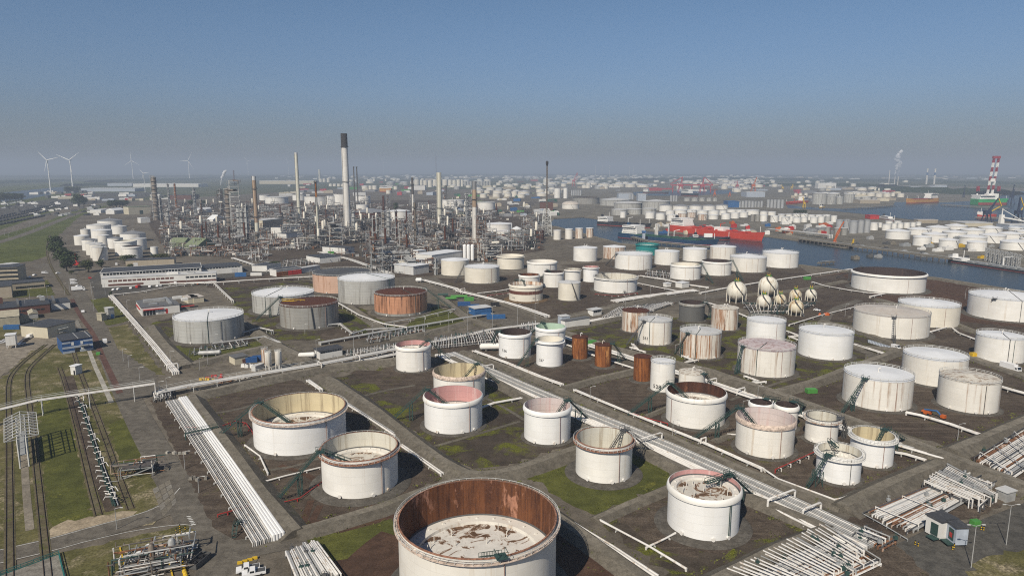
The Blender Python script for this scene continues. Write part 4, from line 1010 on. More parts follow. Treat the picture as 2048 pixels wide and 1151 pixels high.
for cx, cy, rp, m, l in [(1472, 581, 19.5, 'sphere', 'large pale gas sphere at the left of the sphere group'), (1535, 571, 19, 'sphere', 'large pale gas sphere at the back of the sphere group'),
    (1527, 602, 14, 'sphere', 'medium beige gas sphere in front of the large back one'), (1560, 598, 11, 'sphere_rust', 'small gas sphere in the middle of the group'), (1590, 590, 12, 'sphere_rust', 'small rust stained gas sphere behind the front one'),
    (1591, 613, 14.5, 'sphere_rust', 'rust capped gas sphere in front right'), (1621, 588, 10.8, 'sphere', 'small gas sphere at the right end of the group')]:
    sphere_tank(cx, cy, rp, m, l)

# ---------------------------------------------------------------- chimneys and columns of the refinery
M['conc_stack'] = paint('chimney_paint', (.68, .66, .62), (.35, .3, .25), .35, seam=.1, course=6)
M['conc_black'] = plain('chimney_black_top', (.035, .033, .034), .8)
M['conc_cream'] = paint('cream_chimney', (.62, .60, .50), (.4, .36, .28), .25, seam=.06, course=6)
M['conc_brown'] = paint('brown_chimney', (.40, .30, .21), (.2, .12, .08), .5, seam=.05, course=6)
M['col_silver'] = paint('column_cladding', (.33, .335, .33), (.12, .11, .10), .5, seam=.3, course=4, rough=.45)
M['col_brown'] = paint('weathered_column', (.20, .17, .14), (.08, .06, .05), .5, seam=.3, course=4)
M['col_dark'] = paint('dark_column', (.11, .10, .095), (.06, .05, .045), .4, seam=.3, course=4)
def chimney(x, yt, yb, w, mat, label, bands=(), taper=.8, rings=(.55,), cap=None, cat='chimney', name='chimney', xb=None):
    g = G(x if xb is None else xb, yb); h = zat(g, yt); r = w / 2 * depth(g) / F
    # w is the width near the top
    rb = r / taper
    root = thing(name, (g.x, g.y, 0), label, cat)
    rad = lambda f: rb + (r - rb) * f
    MB().lathe([(rad(i / 8), h * i / 8) for i in range(9)] + [(r * .7, h), (r * .7, h - 2)], 24, capt=True).build('shaft', M[mat], root, True)
    for f0, f1, m in bands:
        MB().lathe([(rad(f0) + .06, h * f0), (rad(f1) + .06, h * f1)], 24).build('painted_band', M[m], root, True)
    for f in rings:
        p = MB().lathe([(rad(f), h * f), (rad(f) + 1.3, h * f), (rad(f) + 1.3, h * f + .25), (rad(f), h * f + .25)], 20)
        railing(p, rad(f) + 1.2, h * f + .2, 16, h=1.2, t=.12); p.build('platform', M['steel_dark'], root)
    lm = MB(); a = -2.2
    lm.beam(((rb + .3) * math.cos(a), (rb + .3) * math.sin(a), 0), ((r + .3) * math.cos(a), (r + .3) * math.sin(a), h), .6, .3); lm.build('ladder', M['steel_dark'], root)
    return root
chimney(695.5, 267, 458, 12.4, 'conc_stack', 'tallest white chimney with a black top', [(.857, 1.0, 'conc_black')], .9, (.50, .86))
chimney(598.5, 305, 436, 6.5, 'conc_cream', 'plain cream chimney left of the tallest one', [(.97, 1.0, 'roof_grey')], .82, (.16,))
chimney(514.5, 352, 468, 8, 'conc_brown', 'brown and cream chimney beside the silver columns', [(.93, 1, 'roof_grey'), (.0, .2, 'conc_cream')], .9, (.78, .3))
chimney(879.5, 345, 446, 9.5, 'conc_cream', 'cream chimney with a narrower head right of centre', [], .92, (.3,))
chimney(949.5, 362, 484, 8.8, 'conc_stack', 'white chimney with brown stained upper half', [(.58, .86, 'conc_brown'), (.86, 1, 'roof_slate')], .95, (.7,))
chimney(637, 361, 490, 3.6, 'col_silver', 'thin grey chimney with a rusty head in the middle of the refinery', [(.75, .98, 'rust'), (0, .6, 'conc_cream')], .7, (.97,))
chimney(639.5, 339, 362, 4, 'conc_cream', 'short cream stack far behind the refinery', [], .95, ())
chimney(710.5, 333, 420, 2, 'col_dark', 'left one of two thin dark flare stacks', [], .8, (.98,))
chimney(716.5, 333, 418, 2, 'col_dark', 'right one of two thin dark flare stacks', [], .8, (.98,))
chimney(767.5, 391, 426, 5, 'rust_roof', 'rust brown stack between two coned tanks', [], .9, ())
chimney(826.8, 355, 452, 4.2, 'conc_stack', 'slender white stack with dark tip', [(.66, 1, 'col_dark')], .8, (.85,))
chimney(831.5, 405, 511, 4.6, 'col_brown', 'brown stack in front of the slender white stack', [], .85, (.9, .5))
chimney(893, 370, 418, 3, 'col_dark', 'dark thin stack right of the cream chimney', [], .9, (.3,))
chimney(872.5, 308, 358, 1.1, 'col_dark', 'very thin mast in the haze', [], .8, (), name='mast', cat='mast')
chimney(1861, 338, 367, 3, 'conc_stack', 'left white stack of the pair by the power station', [(.55, .75, 'blue')], .9, ())if False else None
for x, l in ((1852.5, 'left white stack with blue ring in the far right haze'), (1868, 'right white stack with blue ring in the far right haze')):
    chimney(x, 337, 368, 3, 'conc_stack', l, [(.58, .74, 'blue')], .9, ())
for x, yt, l in ((1777, 340, 'tall thin stack left of the steam plume'), (1788.5, 352, 'left thin stack under the steam plume'), (1795, 353, 'right thin stack under the steam plume')):
    chimney(x, yt, 371, 1.4, 'conc_stack', l, [], .9, ())
for x, yt, yb in ((1191, 330, 352), (1204, 330, 352), (1219, 330, 352), (1259, 333, 352), (1266, 333, 352), (1290, 334, 350)):
    chimney(x, yt, yb, .8, 'conc_stack', 'faint thin stack on the hazy skyline', [], .9, ())['group'] = 'faint skyline stacks'
# columns: x, top, base, width, material, label
COLS = [(314, 353, 440, 9.5, 'col_brown', 'ribbed dark column tower at the left end of the refinery'), (325, 393, 453, 4.5, 'col_silver', 'slim silver column beside the ribbed tower'), (340, 368, 420, 3.2, 'col_silver', 'slim pale column left of the rusty topped one'),
 (353, 367, 415, 3.6, 'rust', 'rust topped slim column'), (338, 420, 460, 5.5, 'col_silver', 'short silver column in front of the left towers'), (391, 376, 428, 5.5, 'col_silver', 'single silver column between the left towers and the big columns'),
 (445, 378, 440, 7, 'col_dark', 'dark scaffolded column at the left of the big column row'), (459.5, 376, 462, 9.5, 'col_brown', 'brown column of the big row'), (479, 411, 475, 7, 'col_silver', 'silver column at the foot of the frame tower'), (486, 420, 476, 5.5, 'col_silver', 'slim silver column at the foot of the frame tower'),
 (495.5, 410, 477, 7.8, 'col_silver', 'ringed silver column right of the frame tower'), (750, 434, 505, 4.5, 'rust_roof', 'dark red column left of the brown pair'), (757, 432, 500, 5, 'col_brown', 'brown column left of the ringed one'), (768, 424, 475, 5.5, 'col_brown', 'ringed brown column in the middle of the unit'),
 (778, 422, 470, 6, 'col_silver', 'silver ringed column in the middle of the unit'), (794, 422, 486, 4, 'rust_roof', 'narrow rusty column'), (803, 460, 512, 3, 'col_brown', 'narrow brown column at the unit front'), (889, 446, 487, 6.5, 'col_dark', 'black ringed column before the cream chimney'),
 (934, 386, 445, 6.5, 'col_silver', 'silver column left of the stained white chimney'), (912, 402, 420, 6, 'col_silver', 'round headed silver column'), (708, 422, 463, 6, 'col_silver', 'silver column hugging the tallest chimney'), (595, 425, 455, 4, 'col_dark', 'dark column by the cream chimney'),
 (872, 520, 549, 8, 'silver', 'fluted silver column beside the cream tank'), (515, 466, 492, 6, 'col_brown', 'short brown vessel column'), (587, 480, 496, 8, 'cream', 'short pale twin column'), (404, 398, 432, 4, 'col_brown', 'brown column left of the scaffold'), (640, 470, 492, 6, 'col_dark', 'dark column in front of the thin chimney')]
def column(x, yt, yb, w, mat, label):
    g = G(x, yb); h = zat(g, yt); r = w / 2 * depth(g) / F
    root = thing('process_column', (g.x, g.y, 0), label, 'column')
    MB().lathe([(r * 1.05, 0), (r, 2), (r, h * .97), (r * .8, h * .99), (r * .3, h)], 20, capt=True).build('vessel', M[mat], root, True)
    k = max(2, int(h / 7))
    for i in range(k):
        f = (i + 1) / (k + .3); z = h * f
        p = MB().lathe([(r, z), (r + 1.3, z), (r + 1.3, z + .2), (r, z + .2)], 16); railing(p, r + 1.25, z + .2, 10, h=1.1, t=.14)
        p.build('platform', M['steel_dark' if i % 2 else 'rail'], root)
    q = random.Random(int(x)); pm = MB()
    a = q.uniform(3.4, 5.8)
    MB().tube([(r * .3, 0, h - .5), (r * .3, 0, h + 1.5), ((r + 1) * math.cos(a), (r + 1) * math.sin(a), h + 1.5), ((r + 1) * math.cos(a), (r + 1) * math.sin(a), h - 2), ((r + 1) * math.cos(a), (r + 1) * math.sin(a), 0)], .5, 8).build('overhead_pipe', M['pipe_grey'], root, True)
    return root
for c in COLS: column(*c)
# three white bullet vessels
for x, l in ((929.5, 'left'), (937, 'middle'), (945, 'right')):
    g = G(x, 521); h = zat(g, 488); r = 3.4 * depth(g) / F
    rt = thing('vertical_vessel', (g.x, g.y, 0), l + ' one of the three white upright bullet vessels', 'vessel', 'white upright bullet vessels')
    MB().lathe([(r, 1), (r, h - r), (r * .85, h - r * .45), (r * .5, h - r * .1), (.05, h)], 20, capt=True).build('vessel', M['white_clean'], rt, True)
    MB().lathe([(r * .9, 0), (r * .9, 1)], 16).build('skirt', M['steel'], rt)

# ---------------------------------------------------------------- process structures: steel frames full of vessels and pipes
def frame_struct(seed, W, Dp, H, lev, name, label, fm='steel_dark', vess=3, pipes=26, cool=False, stack=None, thin=1.0):
    q = random.Random(seed); root = thing(name, (0, 0, 0), label, 'process unit', 'process units of the refinery')
    fm_ = MB(); nx = max(2, int(W / 6)); ny = max(2, int(Dp / 6))
    xs = [-W / 2 + W * i / (nx - 1) for i in range(nx)]; ys = [-Dp / 2 + Dp * i / (ny - 1) for i in range(ny)]
    zs = [H * (i + 1) / lev for i in range(lev)]
    for x in xs:
        for y in ys: fm_.beam((x, y, 0), (x, y, H + (1.2 if q.random() < .5 else 0)), .45 * thin)
    for z in zs:
        for x in xs: fm_.beam((x, ys[0], z), (x, ys[-1], z), .35 * thin, .5 * thin)
        for y in ys: fm_.beam((xs[0], y, z), (xs[-1], y, z), .35 * thin, .5 * thin)
    for i in range(nx - 1):
        if q.random() < .6: fm_.beam((xs[i], ys[0], 0), (xs[i + 1], ys[0], zs[0]), .25)
        if q.random() < .6 and lev > 1: fm_.beam((xs[i], ys[0], zs[0]), (xs[i + 1], ys[0], zs[1]), .25)
    fm_.build('frame', M[fm], root)
    dk = MB()
    for z in zs:
        for i in range(nx - 1):
            for j in range(ny - 1):
                if q.random() < .55: dk.box(((xs[i] + xs[i + 1]) / 2, (ys[j] + ys[j + 1]) / 2, z + .3), (xs[i + 1] - xs[i] - .5, ys[j + 1] - ys[j] - .5, .1))
        for y in (ys[0], ys[-1]): dk.beam((xs[0], y, z + 1.3), (xs[-1], y, z + 1.3), .12)
    dk.build('deck', M['col_dark'], root)
    for k in range(vess):
        z = q.choice([0] + zs) + 2.0; r = q.uniform(.8, 1.7) * thin; L = q.uniform(4, min(9, W * .6)); x = q.uniform(-W / 2 + 2, W / 2 - 2); y = q.uniform(-Dp / 2, Dp / 2); vert = q.random() < .35
        m = q.choice(['col_silver', 'silver', 'col_dark', 'col_brown', 'cream', 'pipe_rusty', 'col_brown'])
        if vert: MB().lathe([(r, z - 1.5), (r, z + L), (r * .5, z + L + r * .6)], 14, (x, y, 0), capt=True).build('vessel', M[m], root, True)
        else: MB().tube([(x - L / 2 - r * .5, y, z), (x - L / 2, y, z), (x + L / 2, y, z), (x + L / 2 + r * .5, y, z)], [r * .4, r, r, r * .4], 14).build('vessel', M[m], root, True)
    pm = {}
    for k in range(pipes):
        m = q.choice(['pipe_white', 'pipe_grey', 'steel', 'col_dark', 'col_brown', 'pipe_rusty', 'greensteel']); mb = pm.setdefault(m, MB())
        p = [q.uniform(-W / 2 - 2, W / 2 + 2), q.uniform(-Dp / 2 - 1.5, Dp / 2 + 1.5), q.choice([.8, 1.6] + [z + .8 for z in zs])]; pts = [tuple(p)]
        for s in range(q.randint(2, 4)):
            ax = q.choice([0, 0, 1, 2]); 
            if ax == 0: p[0] = max(-W / 2 - 3, min(W / 2 + 3, p[0] + q.choice((-1, 1)) * q.uniform(3, 10)))
            elif ax == 1: p[1] = max(-Dp / 2 - 2, min(Dp / 2 + 2, p[1] + q.choice((-1, 1)) * q.uniform(2, 6)))
            else: p[2] = max(.6, min(H + 2, p[2] + q.choice((-1, 1)) * q.uniform(2, 6)))
            if Vector(p) != Vector(pts[-1]) and (Vector(p) - Vector(pts[-1])).length > .8: pts.append(tuple(p))
        if len(pts) > 1: mb.tube(pts, q.uniform(.14, .38) * thin, 6)
    for m, mb in pm.items(): mb.build('pipework', M[m], root, True)
    if cool:
        cb = MB()
        for i in range(int(W / 5)):
            cb.box((-W / 2 + 2.5 + 5 * i, 0, H + 2.2), (4.4, Dp * .95, 1.2)); cb.lathe([(1.7, 0), (1.9, .9)], 12, (-W / 2 + 2.5 + 5 * i, 0, H + 2.8))
        cb.build('air_cooler', M['pipe_grey'], root)
    if stack:
        MB().lathe([(1.2, H), (1.0, H + stack)], 14, capt=True).build('stack', M[q.choice(['rust_roof', 'col_silver', 'conc_cream'])], root, True)
    return root
def low_yard(seed, W, Dp, label):
    q = random.Random(seed); root = thing('pump_yard', (0, 0, 0), label, 'process unit', 'process units of the refinery')
    for k in range(6):
        x, y, r, L = q.uniform(-W / 2, W / 2), q.uniform(-Dp / 2, Dp / 2), q.uniform(.5, 1.1), q.uniform(3, 7)
        MB().tube([(x - L / 2, y, 1.8), (x + L / 2, y, 1.8)], r, 12).build('exchanger', M[q.choice(['silver', 'white_stain', 'col_brown', 'greensteel'])], root, True)
    pm = {}
    for k in range(34):
        m = q.choice(['pipe_white', 'pipe_grey', 'steel', 'col_dark', 'pipe_rusty']); mb = pm.setdefault(m, MB()); x, y = q.uniform(-W / 2, W / 2), q.uniform(-Dp / 2, Dp / 2); z = q.choice([.6, 1.2, 3.4, 4.2])
        L = q.uniform(4, 12); pts = [(x, y, .1), (x, y, z), (x + L, y, z), (x + L, y, .1)] if q.random() < .6 else [(x, y, z), (x, y + L * .7, z), (x, y + L * .7, .1)]
        mb.tube(pts, q.uniform(.12, .3), 6)
    for m, mb in pm.items(): mb.build('pipework', M[m], root, True)
    for k in range(5): x, y = q.uniform(-W / 2, W / 2), q.uniform(-Dp / 2, Dp / 2); MB().beam((x, y, 0), (x, y, q.uniform(3, 8)), .3).build('post', M['steel'], root)
    return root
ARCH = [
 frame_struct(11, 20, 12, 15, 3, 'process_structure', 'open steel process frame packed with vessels and pipes'),
 frame_struct(12, 14, 12, 22, 4, 'process_structure', 'tall steel process frame with four decks', 'steel', 4, 24),
 frame_struct(13, 30, 8, 9, 2, 'pipe_rack', 'long two level pipe rack topped with air coolers', 'steel', 2, 30, True),
 frame_struct(14, 24, 10, 8, 2, 'pipe_rack', 'low rusty pipe rack among the process units', 'pipe_rusty', 3, 34),
 frame_struct(15, 10, 9, 28, 5, 'process_structure', 'narrow lattice process tower', 'steel', 4, 18, False, 6),
 frame_struct(16, 18, 14, 12, 2, 'process_structure', 'steel process frame with a heater stack', 'col_dark', 4, 26, False, 16),
 frame_struct(17, 26, 12, 12, 3, 'process_structure', 'wide pale steel frame with air coolers on top', 'rail', 4, 32, True),
 low_yard(21, 26, 16, 'low yard of pumps exchangers and pipes'), low_yard(22, 22, 14, 'low yard of exchangers and white pipes'),
]
_used = set()
def place_unit(i, px, py, rz, sc=1.0):
    a = ARCH[i]
    g = G(px, py)
    if i not in _used: _used.add(i); o = a
    else: o = copy_tree(a)
    o.location = (g.x, g.y, 0); o.rotation_euler = (0, 0, rz); o.scale = (sc, sc, sc)
    return o
q = random.Random(5)
AX = .30
def excluded(px, py):
    for (x0, y0, x1, y1) in EXC:
        if x0 < px < x1 and y0 < py < y1: return True
    return False
EXC = [(0, 380, 308, 445), (0, 440, 328, 600), (250, 405, 308, 432), (525, 500, 660, 560), (560, 470, 640, 486), (660, 485, 720, 512), (855, 505, 930, 560), (966, 440, 1052, 476), (985, 502, 1130, 560), (925, 500, 955, 530), (330, 512, 500, 600), (600, 505, 660, 530), (680, 515, 730, 560), (770, 415, 825, 445), (720, 425, 772, 440)]
rows = [(540, 30), (526, 28), (512, 24), (497, 26), (484, 22), (472, 21), (461, 19), (451, 18), (442, 17), (434, 16), (427, 17), (420, 18), (413, 20)]
nplace = 0
for py, st in rows:
    x0, x1 = (310 if py < 520 else 735), (1078 if py < 500 else 905 if py < 520 else 850)
    x = x0 + q.uniform(0, st)
    while x < x1:
        yy = py + q.uniform(-4, 4)
        if not excluded(x, yy) and not (py > 480 and x < 480 and q.random() < .12) and not (py < 432 and x > 960):
            i = q.choice([0, 0, 1, 2, 3, 3, 5, 6, 7, 8, 7, 8, 4] if x > 560 else [0, 2, 3, 3, 5, 7, 8, 7, 8])
            place_unit(i, x, yy, AX + q.choice([0, PI / 2, PI]) + q.uniform(-.02, .02), q.uniform(.8, 1.15)); nplace += 1
        x += st * q.uniform(.85, 1.3)
# the countless small pipes, posts and kerbs between the units
mb = MB(); mats = ['pipe_white', 'pipe_grey', 'col_dark', 'pipe_rusty', 'steel_dark', 'cream']
for k in range(6500):
    px, py = q.uniform(305, 1080), 408 + 118 * q.random() ** .8
    if excluded(px, py) or (py < 432 and px > 980): continue
    g = G(px, py); a = AX + (PI / 2 if q.random() < .45 else 0); mi = q.choice((0, 1, 1, 2, 2, 2, 3, 3, 4, 4, 4, 5)); L = q.uniform(3, 16); z = q.choice((.6, 1.2, 3, 5, 7, 10)); u = q.random()
    if u < .55: mb.beam((g.x, g.y, z), (g.x + L * math.cos(a), g.y + L * math.sin(a), z), q.uniform(.25, .6), None, mi)
    elif u < .85: mb.beam((g.x, g.y, 0), (g.x, g.y, q.uniform(3, 14)), q.uniform(.25, .6), None, mi)
    else: mb.box((g.x, g.y, 1.2), (q.uniform(1, 5), q.uniform(1, 3), q.uniform(1.5, 4)), a, mi)
tag(mb.build('refinery_pipework', [M[x] for x in mats]), 'maze of small pipes and posts filling the refinery ground', 'pipework', None, 'stuff')
# frame tower with rust topped stack, lattice tower, flare mast
fa = frame_struct(31, 12, 10, 1, 1, 'process_structure', 'x') if False else None
def tower_frame(x, yt, yb, wpx, label, lev, mat='steel'):
    g = G(x, yb); h = zat(g, yt); w = wpx * depth(g) / F
    r = frame_struct(int(x), w, w * .8, h, lev, 'process_structure', label, mat, 5, 26); r.location = (g.x, g.y, 0); r.rotation_euler = (0, 0, AX); return r
tower_frame(474, 362, 466, 17, 'tallest scaffolded frame tower in the column row', 10, 'rail')
tower_frame(444, 382, 455, 11, 'scaffolded frame tower left of the brown column', 9, 'steel_dark')
tower_frame(672, 447, 489, 24, 'pale open steel frame in front of the tallest chimney', 5, 'rail')
tower_frame(962, 432, 486, 15, 'rusty frame beside the stained white chimney', 6, 'pipe_rusty')
tower_frame(985, 490, 520, 30, 'open steel frame behind the white bullet vessels', 3, 'rail')
chimney(468.5, 340, 364, 2.6, 'rust_roof', 'dark stack rising from the scaffolded frame tower', [], .9, ()).location.z = 0
def flare_mast():
    g = G(1093, 471); h = zat(g, 333); d = depth(g); k = d / F
    root = thing('flare_mast', (g.x, g.y, 0), 'tall flare mast on a white lattice base by the dock', 'flare mast')
    b = MB(); zb = zat(g, 420); w0, w1 = 21 * k / 2, 13 * k / 2
    lv = 5
    for i in range(lv):
        za, zb2 = zb * i / lv, zb * (i + 1) / lv; wa, wb = w0 + (w1 - w0) * i / lv, w0 + (w1 - w0) * (i + 1) / lv
        A = [(s * wa, t * wa, za) for s, t in ((-1, -1), (1, -1), (1, 1), (-1, 1))]; B_ = [(s * wb, t * wb, zb2) for s, t in ((-1, -1), (1, -1), (1, 1), (-1, 1))]
        for j in range(4):
            b.beam(A[j], B_[j], .8); b.beam(A[j], B_[(j + 1) % 4], .4); b.beam(A[(j + 1) % 4], B_[j], .4); b.beam(B_[j], B_[(j + 1) % 4], .5)
    b.build('lattice_base', M['rail'], root)
    m = MB(); ws = 1.9 * k
    n = 14
    for i in range(n):
        za, zc = zb + (h - zb) * i / n, zb + (h - zb) * (i + 1) / n; wa, wb = w1 * .3 + (ws * .6 - w1 * .3) * min(1, i / 3), w1 * .3 + (ws * .6 - w1 * .3) * min(1, (i + 1) / 3)
        for j in range(4):
            s = ((-1, -1), (1, -1), (1, 1), (-1, 1)); a1, a2 = s[j], s[(j + 1) % 4]
            m.beam((a1[0] * wa, a1[1] * wa, za), (a1[0] * wb, a1[1] * wb, zc), .35); m.beam((a1[0] * wa, a1[1] * wa, za), (a2[0] * wb, a2[1] * wb, zc), .25)
    m.build('lattice_mast', M['col_dark'], root)
    MB().tube([(0, 0, zb * .6), (0, 0, h + 6)], .9, 10).build('flare_pipe', M['col_brown'], root, True)
    MB().lathe([(1.1, h + 1), (1.9, h + 4), (1.9, h + 7), (1.2, h + 8)], 12).build('flare_tip', M['conc_black'], root, True)
    return root
flare_mast()

# ---------------------------------------------------------------- wind turbines
M['turbine'] = plain('turbine_white', (.72, .72, .70), .4, var=.04)
def turbine(hx, hy, bx, by, bl, ang, label):
    g = G(bx, by); h = zat(g, hy); k = depth(g) / F; L = bl * k
    root = thing('wind_turbine', (g.x, g.y, 0), label, 'wind turbine', 'wind turbines on the skyline')
    MB().lathe([(L * .055, 0), (L * .028, h)], 16, capt=True).build('tower', M['turbine'], root, True)
    MB().box((0, L * .04, h + L * .03), (L * .07, L * .22, L * .07), 0, 0, .9).build('nacelle', M['turbine'], root)
    hubc = Vector((0, -L * .09, h + L * .03))
    MB().sphere(tuple(hubc), L * .035, 12, 8).build('hub', M['turbine'], root, True)
    for j in range(3):
        a = R(ang + 120 * j); d = Vector((math.cos(a), 0, math.sin(a))); s = Vector((-math.sin(a), 0, math.cos(a)))
        mb = MB(); rings = []
        for f, c in ((0, .03), (.12, .065), (.35, .05), (.7, .03), (1, .008)):
            p = hubc + d * (L * f); c *= L; y = Vector((0, c * .22, 0))
            rings.append([tuple(p - s * c * .4), tuple(p + y), tuple(p + s * c * .6), tuple(p - y)])
        mb.quadstrip(rings, cap0=True, cap1=True); mb.build('blade', M['turbine'], root)
turbine(94.5, 321, 102, 386, 24, 133, 'wind turbine nearest the left edge beside the canal')
turbine(142.5, 321, 145.5, 373, 27, 36, 'second wind turbine from the left, at the dyke end')
turbine(263, 322, 267, 361, 18, 92, 'wind turbine left of the small low one')
turbine(289, 347, 290.5, 384, 12, 130, 'smallest near wind turbine with a low hub behind the refinery')
turbine(378.5, 322, 379.5, 358, 19, 62, 'wind turbine right of the small low one')
turbine(494, 322, 497, 352, 11, 130, 'wind turbine above the big columns')
turbine(577, 323, 577.5, 350, 9, 120, 'hazy wind turbine left of the cream chimney')
turbine(658.5, 325, 658.5, 347, 10, 90, 'hazy wind turbine left of the tallest chimney')
turbine(768, 326, 768, 347, 12, 115, 'hazy wind turbine right of the two dark flare stacks')
# ---------------------------------------------------------------- pipe bundles, racks and manifolds
def bundle(pts, pipes, label, name='pipe_bundle', cat='pipe bundle', sup=12.0, supmat='rail', loops=(), sm=0, handrail=False, group=None, down=True):
    W = [G(p[0], p[1]) for p in pts]
    if sm: W = smooth(W, sm)
    o = W[0].copy(); root = thing(name, o, label, cat, group)
    zmax = max(p[2] for p in pipes); offs = [p[0] for p in pipes]; lo, hi = min(offs) - .5, max(offs) + .5
    for off, r, z, m in pipes:
        L = offset_path(W, off); P_ = [(p.x - o.x, p.y - o.y, z) for p in L]
        if down and len(P_) > 1:
            P_ = [(P_[0][0], P_[0][1], .1)] + P_ + [(P_[-1][0], P_[-1][1], .1)]
        MB().tube(P_, r * .84, 8).build('pipe', M[m], root, True)
    # cross supports
    acc = 0
    tot = sum((b - a).length for a, b in zip(W, W[1:])); n = max(2, min(60, int(tot / sup)))
    for k in range(n):
        s = (k + .5) * tot / n; acc = 0
        for a, b in zip(W, W[1:]):
            l = (b - a).length
            if acc + l >= s: break
            acc += l
        p = a.lerp(b, (s - acc) / l) - o; d = (b - a).normalized(); nn = Vector((-d.y, d.x, 0))
        mb = MB(); c0, c1 = p + nn * lo, p + nn * hi
        zs = min(q[2] - q[1] for q in pipes) - .12
        mb.beam((c0.x, c0.y, zs), (c1.x, c1.y, zs), .28)
        for c in (c0, c1): mb.beam((c.x, c.y, -.05), (c.x, c.y, zs + .1), .24)
        if handrail and k % 1 == 0:
            for c in (c1,): mb.beam((c.x, c.y, zs), (c.x, c.y, zmax + 1.6), .1)
        mb.build('support', M[supmat], root)
    if handrail:
        for off in (lo, hi):
            L = offset_path(W, off); hm = MB()
            for zz in (zmax + 1.0, zmax + 1.6): hm.tube([(p.x - o.x, p.y - o.y, zz) for p in L], .06, 4)
            hm.build('handrail', M[supmat], root)
    for s0, off0, off1, hgt in loops:   # crossover hoops
        i = min(len(W) - 2, int(s0 * (len(W) - 1))); p = W[i].lerp(W[i + 1], s0 * (len(W) - 1) - i) - o; d = (W[i + 1] - W[i]).normalized(); nn = Vector((-d.y, d.x, 0))
        a, b = p + nn * off0, p + nn * off1
        MB().tube([(a.x, a.y, .6), (a.x, a.y, hgt - .5), tuple(a.lerp(b, .08)[:2]) + (hgt,), tuple(a.lerp(b, .92)[:2]) + (hgt,), (b.x, b.y, hgt - .5), (b.x, b.y, .6)], .3, 8).build('crossover_pipe', M['pipe_white'], root, True)
    return root
def even(n, w, r, z, mats, seed=0, rv=.3):
    q = random.Random(seed); return [(-w / 2 + w * i / max(1, n - 1), r * q.uniform(1 - rv, 1 + rv), z + q.uniform(-.1, .15), mats[i % len(mats)] if seed == 0 else q.choice(mats)) for i in range(n)]
PW, PG, PR = 'pipe_white', 'pipe_grey', 'pipe_rusty'
# left bundle: thin pipes left, four fat white ones right
pl = [(-4.4 + .48 * i, (.13, .16, .22, .13)[i % 4], 1.1 + .1 * (i % 2), (PW, PG, PW, PG)[i % 4]) for i in range(11)] + [(1.0 + .78 * i, .44, 1.5, 'white_clean') for i in range(4)]
bundle([(355, 803), (395, 862), (440, 928), (490, 1004), (541, 1083)], pl, 'long bundle of white pipes running down beside the left road', sup=9)
bundle([(-60, 866), (10, 848), (75, 831), (200, 812), (312, 795)], [(o_, .24, 6.2, PW) for o_ in (-.9, -.3, .3, .9)], 'raised pipe bridge on legs crossing the railway tracks', name='pipe_bridge', cat='pipe bridge', sup=15, handrail=True)
bundle([(314, 796), (380, 782), (512, 759), (640, 738), (740, 718), (798, 706)], even(6, 3.6, .3, 2.6, [PW, PW, PG]), 'raised white pipe rack along the front of the work yard', name='pipe_rack', cat='pipe rack', sup=9, handrail=True)
bundle([(580, 751), (660, 737), (730, 723), (798, 709)], even(6, 4, .32, 1.0, [PW, PW, PG]), 'low white pipes in front of the raised rack', sup=9, loops=((.25, -2, 2.5, 4), (.6, -2, 2.5, 4)))
bundle([(222, 594), (262, 640), (308, 694), (352, 749)], even(4, 2.6, .36, 1.3, [PW]), 'straight run of four white pipes from the office to the work yard', sup=12, loops=((.96, -2.4, 2.4, 3.5),))
bundle([(222, 593), (280, 587), (335, 577), (378, 571), (430, 566)], even(2, 1.0, .3, 1.5, [PW]), 'white pipe pair passing in front of the long office', sup=14)
COR = [(890, 710), (960, 742), (1040, 778), (1150, 826), (1262, 872), (1340, 906), (1450, 957), (1560, 1008), (1680, 1066), (1740, 1096)]
bundle(COR, [(5.8 - .78 * i, (.2, .2, .27, .2)[i % 4], .9, (PG, PW, PG, PG)[i % 4]) for i in range(9)] + [(-1.7 - .95 * i, .40, 1.1, PW) for i in range(5)], 'broad pipe corridor of white and grey pipes crossing the tank farm', sup=10, loops=((.12, -6, 6, 3.2), (.5, -6, 6, 3.2), (.78, -6, 6, 3.4), (.83, -2, 6, 3.0)))
bundle([(948, 704), (1010, 727), (1080, 756), (1124, 772)], even(3, 1.9, .3, .9, [PW]), 'white pipes beside the dirt road, upper stretch', sup=10)
bundle([(1150, 783), (1240, 821), (1331, 858), (1400, 886), (1456, 911), (1525, 942)], even(2, 1.1, .36, .9, [PW]), 'white pipes beside the dirt road, middle stretch', sup=10, loops=((.62, -1, 1.5, 2.4),))
bundle([(1530, 944), (1556, 962), (1610, 982), (1668, 1004), (1684, 1001), (1745, 975)], [(0, .32, .9, PW)], 'single white pipe turning the corner below the lattice stair tank', sup=10)
bundle([(1095, 664), (1165, 689), (1240, 712), (1300, 732), (1410, 765), (1480, 789), (1540, 809), (1630, 843), (1700, 864), (1790, 890), (1950, 936)], even(5, 4.2, .36, 1.0, [PW, PW, PG, PW, PW]), 'long white pipe run behind the three rusted tanks', sup=12, loops=((.42, -2, 3, 2.8), (.5, -2, 3, 2.8)))
bundle([(1060, 655), (1130, 690), (1190, 714), (1265, 738), (1300, 752)], even(2, 1.2, .3, .8, [PW]), 'white pipe pair among the rusted tanks', sup=12)
bundle([(760, 712), (840, 694), (905, 682), (980, 664), (1080, 652)], even(4, 3, .28, 1.8, [PW, PG]), 'grey white pipe rack behind the valve yard', name='pipe_rack', cat='pipe rack', sup=10)
bundle([(640, 690), (760, 668), (840, 655), (925, 640), (985, 631)], even(4, 2.4, .3, 1.5, [PG, PW, PG]), 'pipe rack along the front of the salmon tank basin', name='pipe_rack', cat='pipe rack', sup=9)
